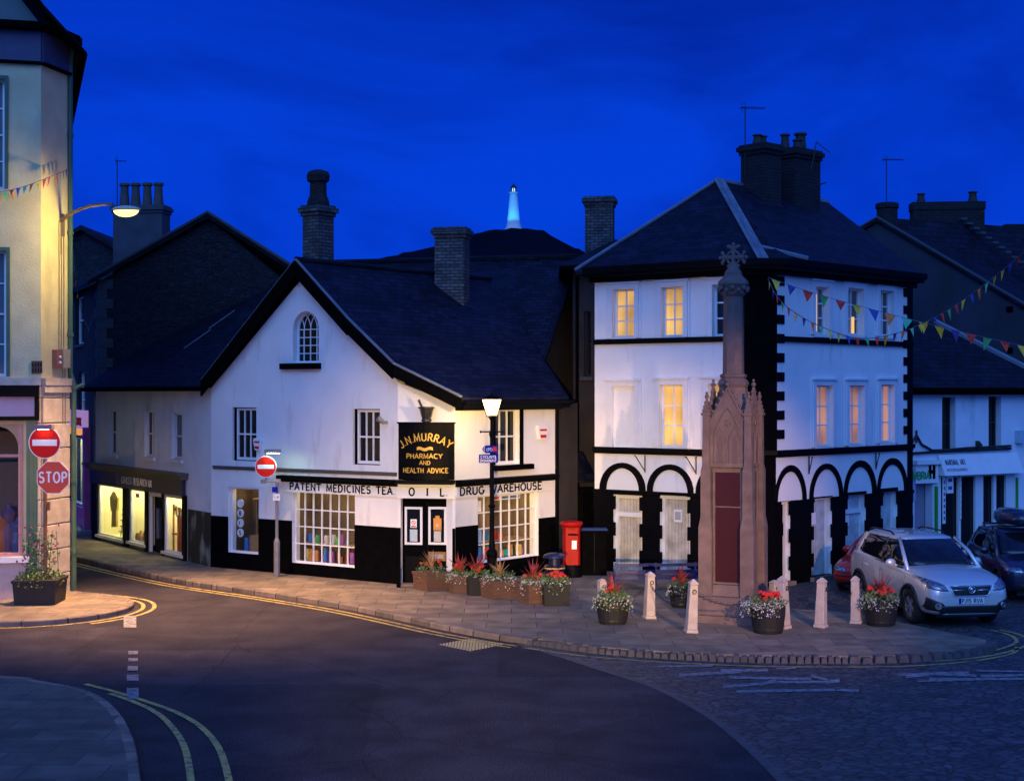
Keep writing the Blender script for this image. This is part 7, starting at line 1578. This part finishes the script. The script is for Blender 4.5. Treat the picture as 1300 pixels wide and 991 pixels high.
# ================================================================== street lamps of the near side of the square
def square_lamp(x, y, h, aim, power, col, label, cone, blend=.5):
    o = thing('tall_street_lamp', label, 'street lamp', (x, y, 0), 'street lamps on the near side of the square')
    mb = MB(); mb.lathe([(.11, 0), (.10, 1.2), (.06, 1.3), (.045, h)], (x, y, 0), 10); obj('pole', mb, M['grey_metal'], o)
    d_ = (Vector(aim)-Vector((x, y, h))); dd__ = Vector((d_.x, d_.y, 0)).normalized(); mb = MB(); mb.tube([Vector((x, y, h-.05)), Vector((x, y, h+.1))+dd__*.4], .035, 8); obj('arm', mb, M['grey_metal'], o)
    hc = Vector((x, y, h+.1))+dd__*.6; mb = MB(); s_ = dd__.cross(Vector((0, 0, 1))); mb.obox(hc-dd__*.25-s_*.12, dd__*.5, s_*.24, Vector((0, 0, .1))); obj('lamp_head', mb, M['grey_metal'], o)
    L = bpy.data.lights.new('street_lamp_light', 'SPOT'); L.energy = power; L.color = col; L.spot_size = math.radians(cone); L.spot_blend = blend; L.shadow_soft_size = .12
    q = bpy.data.objects.new('street_lamp_light', L); COL.objects.link(q); q.location = hc-Vector((0, 0, .06))+dd__*.3; q.rotation_euler = (Vector(aim)-q.location).to_track_quat('-Z', 'Y').to_euler()
square_lamp(8.7, 1.0, 7.4, (3.4, 36.5, .5), 33000, (1, .56, .26), 'tall galvanised street lamp on the east side of the near pavement', 17.5, .85)
square_lamp(-6.5, 3, 7.0, (-10.6, 32, 1.6), 12000, (1, .56, .27), 'tall galvanised street lamp on the west side of the near pavement', 15, 1.0)
square_lamp(-1.2, -12, 4.4, (-.1, 35.0, 1.2), 74000, (1, .64, .19), 'tall galvanised street lamp in the middle of the near pavement', 16, 1.0)
# ================================================================== cars
from mathutils.bvhtree import BVHTree
def sgnpow(v, p): return math.copysign(abs(v)**p, v)
def car(label, paint, loc, rz, st, gh, wheels, scale=1.0, kind='suv', plate=None, roofbox=False, group='cars parked behind the market cross'):
    root = thing('parked_car', label, 'car', (0, 0, 0), group)
    # painted shell lofted through stations, then wheel arches cut out
    v = []; f = []; N = len(st)
    for (y, w, zb, zs, zt) in st:
        half = [(0, zb), (w*.80, zb), (w*.95, zb+(zs-zb)*.10), (w, zb+(zs-zb)*.42), (w*.985, zb+(zs-zb)*.78), (w*.93, zs-.01), (w*.80, zs+(zt-zs)*.55), (w*.45, zt-.005), (0, zt+.01)]
        ring = half+[(-a, b) for a, b in half[-2:0:-1]]
        v += [(a, y, b) for a, b in ring]
    n = len(ring)
    f = [(i*n+k, i*n+(k+1) % n, (i+1)*n+(k+1) % n, (i+1)*n+k) for i in range(N-1) for k in range(n)]+[tuple(range(n)), tuple(reversed(range((N-1)*n, N*n)))]
    me = bpy.data.meshes.new('shell'); me.from_pydata(v, [], f); bm = bmesh.new(); bm.from_mesh(me); bmesh.ops.recalc_face_normals(bm, faces=bm.faces[:]); bm.to_mesh(me); bm.free()
    ob = bpy.data.objects.new('shell', me); COL.objects.link(ob); md = ob.modifiers.new('s', 'SUBSURF'); md.levels = 3; md.render_levels = 3
    yf, yr, R, xw, tw = wheels
    cutters = []
    cm = MB()
    for y in (yf, yr):
        for s in (-1, 1): cm.cyl((s*(xw+tw*.5+.12), y, R), (s*(xw-tw*.5-.10), y, R), R*1.17, n=32)
    cme = bpy.data.meshes.new('cut'); cme.from_pydata([tuple(q) for q in cm.v], [], cm.f); bm = bmesh.new(); bm.from_mesh(cme); bmesh.ops.recalc_face_normals(bm, faces=bm.faces[:]); bm.to_mesh(cme); bm.free()
    co_ = bpy.data.objects.new('cut', cme); COL.objects.link(co_); b_ = ob.modifiers.new('b', 'BOOLEAN'); b_.operation = 'DIFFERENCE'; b_.solver = 'EXACT'; b_.object = co_
    dg = bpy.context.evaluated_depsgraph_get(); ev = ob.evaluated_get(dg); fin = bpy.data.meshes.new_from_object(ev)
    bpy.data.objects.remove(co_); bpy.data.objects.remove(ob)
    body = bpy.data.objects.new('body', fin); COL.objects.link(body); body.parent = root; ORIG[body.name] = Vector((0, 0, 0)); fin.materials.clear(); fin.materials.append(M[paint])
    for p_ in fin.polygons: p_.use_smooth = True; p_.material_index = 0
    try: fin.set_sharp_from_angle(angle=math.radians(45))
    except Exception: pass
    if not fin.uv_layers: fin.uv_layers.new(name='UVMap')
    bvh = BVHTree.FromPolygons([q.co.copy() for q in fin.vertices], [tuple(q.vertices) for q in fin.polygons])
    def hitf(x, z, off):
        h = bvh.ray_cast(Vector((x, -6, z)), Vector((0, 1, 0)))
        return (h[0]+h[1].normalized()*off*(1 if h[1].y < 0 else -1)) if h[0] else None
    def hits(y, z, s, off):
        h = bvh.ray_cast(Vector((s*4, y, z)), Vector((-s, 0, 0)))
        return (h[0]+Vector((s*off, 0, 0))) if h[0] else Vector((s*st[5][1], y, z))
    def patch(name, c4, m, off=.008, nu=10, nv=5, parent=None, th=.02, bow=0.0):
        """c4: (x,z) corners, projected on the nose of the car"""
        mb = MB(); g = []
        for j in range(nv+1):
            for i in range(nu+1):
                a, b = i/nu, j/nv; x = (c4[0][0]*(1-a)+c4[1][0]*a)*(1-b)+(c4[3][0]*(1-a)+c4[2][0]*a)*b; z = (c4[0][1]*(1-a)+c4[1][1]*a)*(1-b)+(c4[3][1]*(1-a)+c4[2][1]*a)*b-bow*math.sin(math.pi*a)*(1-b)
                h = hitf(x, z, off); g.append(h if h else Vector((x, st[1][0], z)))
        L = len(g); back = [q+Vector((0, th, 0)) for q in g]; W_ = nu+1
        fs_ = [(j*W_+i, j*W_+i+1, (j+1)*W_+i+1, (j+1)*W_+i) for j in range(nv) for i in range(nu)]
        rim = [i for i in range(W_)]+[j*W_+nu for j in range(1, nv+1)]+[nv*W_+i for i in range(nu-1, -1, -1)]+[j*W_ for j in range(nv-1, 0, -1)]
        fs_ += [(rim[k], rim[(k+1) % len(rim)], rim[(k+1) % len(rim)]+L, rim[k]+L) for k in range(len(rim))]
        mb.add(g+back, fs_); return obj(name, mb, M[m], parent or root, smooth=True)
    # greenhouse
    def ring(z, yfr, yre, w, p=.42, n=28):
        yc, l = (yfr+yre)/2, (yre-yfr)/2
        return [Vector((sgnpow(math.cos(2*math.pi*k/n+.001), p)*w, yc+sgnpow(math.sin(2*math.pi*k/n+.001), p)*l, z)) for k in range(n)]
    rings = [ring(*q) for q in gh]; n2 = 28; mb = MB()
    vv = [q for r in rings for q in r]; mb.add(vv, [(i*n2+k, i*n2+(k+1) % n2, (i+1)*n2+(k+1) % n2, (i+1)*n2+k) for i in range(len(rings)-1) for k in range(n2)]+[tuple(range(n2)), tuple(range((len(rings)-1)*n2, len(rings)*n2))])
    obj('windows', mb, M['carglass'], root, smooth=True)
    zt, y0, y1, wt = gh[-1]; mb = MB()
    rr = [ring(zt-.035, y0-.03, y1+.04, wt+.03), ring(zt+.0, y0-.01, y1+.04, wt+.022), ring(zt+.045, y0+.10, y1-.02, wt-.10), ring(zt+.062, y0+.3, y1-.2, wt-.30)]
    vv = [q for r in rr for q in r]; mb.add(vv, [(i*n2+k, i*n2+(k+1) % n2, (i+1)*n2+(k+1) % n2, (i+1)*n2+k) for i in range(3) for k in range(n2)]+[tuple(range(n2)), tuple(range(3*n2, 4*n2))])
    obj('roof', mb, M[paint], root, smooth=True)
    def edge(k): return [r[k] for r in rings]
    mb = MB(); bl = MB()
    zb_, yb0, yb1, wb_ = gh[0]
    def side(yb, ytp, s, o=.012):   # a pillar line on the side glass
        return [Vector((s*(wb_+o), yb, zb_-.04)), Vector((s*((wb_+wt)/2+o+.012), (yb+ytp)/2, (zb_+zt)/2)), Vector((s*(wt+o+.01), ytp, zt-.02))]
    for s in (-1, 1):
        mb.tube([Vector((s*(wb_-.02), yb0+.05, zb_-.05)), Vector((s*((wb_+wt)/2), (yb0+y0)/2+.03, (zb_+zt)/2+.02)), Vector((s*(wt-.02), y0+.05, zt))], [.045, .04, .038], 8)
        c0 = yb1-.42; mb.add([q for t in (side(c0, y1-.28, s, .004), side(yb1-.05, y1+.0, s, -.03)) for q in t]+[q-Vector((s*.03, 0, 0)) for t in (side(c0, y1-.28, s, .004), side(yb1-.05, y1+.0, s, -.03)) for q in t], [(0, 1, 4, 3), (1, 2, 5, 4), (6, 7, 10, 9), (7, 8, 11, 10), (0, 1, 7, 6), (1, 2, 8, 7), (3, 4, 10, 9), (4, 5, 11, 10)])
        bl.tube(side(-.0+.22, .30, s, -.004), .035, 6); bl.tube([Vector((s*(wb_+.0), yb0+.25, zb_-.01)), Vector((s*(wb_+.005), 0, zb_+.0)), Vector((s*(wb_-.0), yb1-.3, zb_+.02))], .018, 6)
        if kind == 'suv': bl.tube([Vector((s*(wt-.07), y0+.45, zt+.04)), Vector((s*(wt-.06), y0+.6, zt+.10)), Vector((s*(wt-.06), y1-.35, zt+.10)), Vector((s*(wt-.07), y1-.15, zt+.05))], .02, 6)
    objs('pillar', mb, M[paint], root, smooth=True, gap=0); objs('window_trim', bl, M['plastic'], root, gap=0)
    # wheels
    for y in (yf, yr):
        for s in (-1, 1):
            mb = MB(); prof = [(R*.62, -tw/2), (R*.93, -tw/2), (R, -tw*.36), (R, tw*.36), (R*.93, tw/2), (R*.62, tw/2)]; n = 28; xx = s*xw
            for r, d_ in prof:
                for k in range(n): a = 2*math.pi*k/n; mb.v.append(Vector((xx+d_*s, y+math.cos(a)*r, R+math.sin(a)*r)))
            mb.f = [(j*n+k, j*n+(k+1) % n, ((j+1) % 6)*n+(k+1) % n, ((j+1) % 6)*n+k) for j in range(6) for k in range(n)]
            wo = obj('wheel', mb, M['rubber'], root, (xx, y, R), smooth=True)
            wo.location = (xx, y, R)
            mb = MB(); xo = xx+s*(tw/2-.012)
            for rr_, dx in ((R*.64, .0), (R*.60, -.03)):
                pass
            v0 = []
            for r, d_ in ((R*.655, 0), (R*.60, .004), (R*.585, -.06)): v0.append([Vector((xo+s*d_, y+math.cos(2*math.pi*k/n)*r, R+math.sin(2*math.pi*k/n)*r)) for k in range(n)])
            mb.add([q for r in v0 for q in r], [(j*n+k, j*n+(k+1) % n, (j+1)*n+(k+1) % n, (j+1)*n+k) for j in range(2) for k in range(n)])
            for k in range(10):
                a = 2*math.pi*k/10+(.12 if k % 2 else -.12); c0 = Vector((xo, y, R)); d_ = Vector((0, math.cos(a), math.sin(a))); t_ = Vector((0, -math.sin(a), math.cos(a)))
                mb.obox(c0+d_*R*.12-t_*.017-Vector((s*.02, 0, 0)), d_*R*.50, t_*.034, Vector((s*.022, 0, 0)))
            mb.cyl((xo-s*.03, y, R), (xo+s*.008, y, R), R*.17, n=14); rim = obj('rim', mb, M['alloy'], wo); 
            mb = MB(); mb.cyl((xo-s*.075, y, R), (xo-s*.065, y, R), R*.60, n=24); obj('brake_disc', mb, M['dark_metal'], wo)
    # wheel arch lips, dark lining, underbody
    mb = MB()
    for y in (yf, yr):
        for s in (-1, 1):
            pts = []
            for k in range(15):
                a = math.radians(-12+204*k/14); yy = y+math.cos(a)*R*1.17; z_ = R+math.sin(a)*R*1.17
                if z_ < st[6][2]+.0: z_ = st[6][2]
                pts.append(hits(yy+(.02 if yy > y else -.02)*0, max(z_, .26)+.02*(1 if math.sin(a) > 0 else 0), s, .004))
            mb.tube(pts, .035 if kind == 'suv' else .012, 6)
    mb.box((0, (yf+yr)/2, R*.95), (2*(xw-tw), yr-yf+1.0, .30)); 
    obj('wheel_arch_trim', mb, M['plastic'], root)
    if kind == 'suv':
        mb = MB()
        for s in (-1, 1):
            a, b = hits(yf+R*1.2, .34, s, .0), hits(yr-R*1.2, .34, s, .0); mb.obox(Vector((a.x-s*.05, a.y, .24)), Vector((0, b.y-a.y, 0)), Vector((s*.06, 0, 0)), Vector((0, 0, .14)))
        obj('sill_cladding', mb, M['plastic'], root)
    # doors, handles, mirrors
    mb = MB()
    for s in (-1, 1):
        for y in (st[4][0]+.10, .22, 1.15):
            if y < yr-.1: mb.tube([hits(y+.0, z_, s, .001) for z_ in (zb_-.02, zb_-.15, .75, .5, .38)], .006, 4)
    obj('door_seams', mb, M['plastic'], root)
    for s in (-1, 1):
        for y in (.05, 1.0):
            mb = MB(); q = hits(y, zb_-.13, s, .025); mb.tube([q-Vector((s*.03, .09, 0)), q-Vector((0, .07, 0)), q+Vector((0, .07, 0)), q+Vector((-s*.03, .09, 0))], .016, 6); obj('door_handle', mb, M[paint], root)
        mb = MB(); q = Vector((s*(wb_+.13), yb0+.55, zb_+.06)); mb.ball(q, .11, 12, 8, (1.05, .62, .78)); mb.tube([q-Vector((s*.05, 0, .03)), Vector((s*(wb_-.02), yb0+.52, zb_-.01))], .03, 6); obj('door_mirror', mb, M[paint], root, smooth=True)
    return root, patch, hitf
def place(root, loc, rz, sc=1.0): root.location = loc; root.rotation_euler = (0, 0, rz); root.scale = (sc, sc, sc)
SUV = [(-2.14, .62, .44, .70, .76), (-2.09, .76, .30, .82, .86), (-1.95, .855, .24, .90, .95), (-1.60, .885, .23, .98, 1.05), (-1.10, .89, .23, 1.03, 1.12), (-.70, .89, .23, 1.05, 1.13), (0, .89, .23, 1.08, 1.13), (.8, .89, .23, 1.12, 1.16), (1.5, .89, .26, 1.17, 1.19), (1.95, .84, .32, 1.15, 1.17), (2.10, .76, .4, 1.05, 1.06), (2.14, .6, .5, .95, .95)]
GH = [(1.06, -1.02, 2.02, .80), (1.20, -.83, 1.97, .79), (1.40, -.52, 1.84, .72), (1.58, -.22, 1.62, .62)]
r1, patch, hitf = car('silver compact SUV with plate PJ15 RVA facing the camera', 'silver_car', None, 0, SUV, GH, (-1.24, 1.315, .345, .76, .22))
# nose of the silver car
for s in (-1, 1):
    patch('headlight', [(s*.45, .745), (s*.80, .79), (s*.845, .985), (s*.53, .86)], 'headlight', .010, bow=.02)
    patch('fog_lamp_surround', [(s*.47, .34), (s*.84, .38), (s*.83, .62), (s*.56, .50)], 'plastic', .012)
    q = hitf(s*.66, .46, .02); mb = MB(); mb.cyl(q, q+Vector((s*.01, -.02, 0)), .065, n=16); obj('fog_lamp', mb, M['chrome'], r1); mb = MB(); mb.cyl(q+Vector((s*.01, -.021, 0)), q+Vector((s*.01, -.026, 0)), .048, n=16); obj('fog_lamp_lens', mb, M['headlight'], r1)
gr_ = patch('grille', [(-.33, .66), (.33, .66), (.42, .815), (-.42, .815)], 'plastic', .012)
mb = MB()
for pts in ([(-.43, .825), (-.2, .832), (.2, .832), (.43, .825)], [(-.43, .825), (-.37, .70), (-.33, .655), (0, .645), (.33, .655), (.37, .70), (.43, .825)], [(-.40, .76), (-.12, .755)], [(.12, .755), (.40, .76)]):
    mb.tube([hitf(x, z, .024) for x, z in pts], .011, 5)
obj('chrome_trim', mb, M['chrome'], r1, smooth=True)
q = hitf(0, .765, .03); mb = MB(); mb.tube([q+Vector((.065*math.cos(t*math.pi/10), -.012, .065*math.sin(t*math.pi/10))) for t in range(21)], .012, 6); mb.ball(q, .035, 8, 5, (1, .4, 1.3)); mb.tube([q+Vector((-.03, -.01, -.03)), q+Vector((.0, -.015, .02)), q+Vector((.04, -.01, .03))], .012, 5); obj('round_badge', mb, M['chrome'], r1, smooth=True)
patch('lower_bumper', [(-.62, .31), (.62, .31), (.60, .46), (-.60, .46)], 'plastic', .014)
patch('skid_plate', [(-.50, .265), (.50, .265), (.56, .315), (-.56, .315)], 'alloy', .026, th=.03)
q = hitf(0, .555, .02); yq = min(hitf(x, .555, .0).y for x in (-.26, 0, .26))-.012
mb = MB(); mb.box((0, yq, .555), (.53, .014, .115)); pl = obj('number_plate', mb, M['plate'], r1)
mb = MB(); mb.box((-.237, yq-.008, .555), (.05, .004, .11)); obj('blue_band', mb, M['sign_blue'], pl)
mb = MB(); k = fit('PJ15 RVA', .42, .078, .2); text(mb, 'PJ15 RVA', lambda a, b, e: Vector((-.195+a, yq-.0075-e, .517+b)), .078, .18, 0, .2, k, .002); obj('plate_characters', mb, M['black_paint'], pl)
mb = MB()
for s in (-1, 1): mb.tube([Vector((s*.10-.1, -1.00, 1.075)), Vector((s*.3-.1, -.93, 1.12)), Vector((s*.3+.25, -.80, 1.215))], .010, 4)
obj('wiper', mb, M['plastic'], r1)
mb = MB(); mb.box((.62, -.86, 1.165), (.10, .01, .05)); 
place(r1, (8.60, 30.45, .0), math.atan2(.39, 2.5), 1.0)
# low red car behind it
RED = [(-1.95, .55, .36, .52, .56), (-1.90, .70, .26, .60, .64), (-1.75, .78, .20, .66, .70), (-1.4, .82, .19, .72, .77), (-.95, .83, .19, .77, .83), (-.6, .83, .19, .80, .86), (0, .83, .19, .82, .88), (.7, .83, .19, .85, .90), (1.3, .83, .22, .88, .92), (1.75, .78, .28, .86, .88), (1.9, .70, .34, .76, .78), (1.95, .55, .44, .66, .68)]
GR = [(.80, -.88, 1.75, .74), (.92, -.66, 1.70, .72), (1.08, -.36, 1.50, .66), (1.20, -.06, 1.20, .56)]
r2_, patch, hitf = car('small low red car half hidden behind the silver car', 'red_car', None, 0, RED, GR, (-1.2, 1.2, .29, .70, .18), kind='hatch')
for s in (-1, 1): patch('headlight', [(s*.42, .49), (s*.73, .52), (s*.76, .63), (s*.47, .62)], 'headlight', .010)
patch('bumper_strip', [(-.66, .395), (.66, .395), (.66, .43), (-.66, .43)], 'plastic', .012); patch('lower_intake', [(-.45, .24), (.45, .24), (.42, .31), (-.42, .31)], 'plastic', .012)
yq = hitf(0, .36, .0).y-.02; mb = MB(); mb.box((0, yq, .36), (.50, .014, .11)); obj('number_plate', mb, M['plate'], r2_)
place(r2_, (8.95, 34.75, 0), math.radians(-30), 1.0)
# dark blue car with a roof box at the right edge
NAV = [(-2.05, .58, .40, .64, .68), (-2.0, .74, .28, .72, .76), (-1.85, .82, .22, .80, .84), (-1.5, .86, .21, .86, .92), (-1.0, .87, .21, .91, .98), (-.65, .87, .21, .94, 1.0), (0, .87, .21, .96, 1.0), (.7, .87, .21, .98, 1.02), (1.4, .87, .24, 1.02, 1.04), (1.85, .82, .3, 1.0, 1.02), (2.0, .74, .36, .92, .94), (2.05, .58, .46, .82, .84)]
GN = [(.94, -.98, 1.9, .78), (1.06, -.76, 1.85, .76), (1.24, -.46, 1.72, .69), (1.40, -.18, 1.45, .60)]
r3_, patch, hitf = car('dark blue estate car carrying a roof box beyond the silver car', 'navy_car', None, 0, NAV, GN, (-1.25, 1.25, .31, .74, .19), kind='hatch')
for s in (-1, 1): patch('headlight', [(s*.46, .66), (s*.80, .68), (s*.82, .78), (s*.52, .77)], 'headlight', .010)
patch('grille', [(-.34, .62), (.34, .62), (.36, .74), (-.36, .74)], 'plastic', .012); patch('lower_intake', [(-.6, .30), (.6, .30), (.56, .42), (-.56, .42)], 'plastic', .012)
yq = hitf(0, .50, .0).y-.02; mb = MB(); mb.box((0, yq, .50), (.52, .014, .11)); obj('number_plate', mb, M['plate'], r3_)
mb = MB()
for y in (.15, .95): mb.cyl((-.62, y, 1.50), (.62, y, 1.50), .02, n=6); [mb.cyl((s*.58, y, 1.50), (s*.58, y, 1.42), .025, n=6) for s in (-1, 1)]
obj('roof_bar', mb, M['plastic'], r3_)
mb = MB(); mb.lathe([(.02, 0), (.36, .02), (.42, .10), (.40, .24), (.30, .33), (.05, .36)], (0, 0, 0), 20); 
for q in mb.v: q.y *= 2.2; q.y += .55; q.z += 1.53
obj('roof_box', mb, M['navy_car'], r3_, smooth=True)
place(r3_, (11.75, 33.7, 0), math.radians(-4), 1.0)
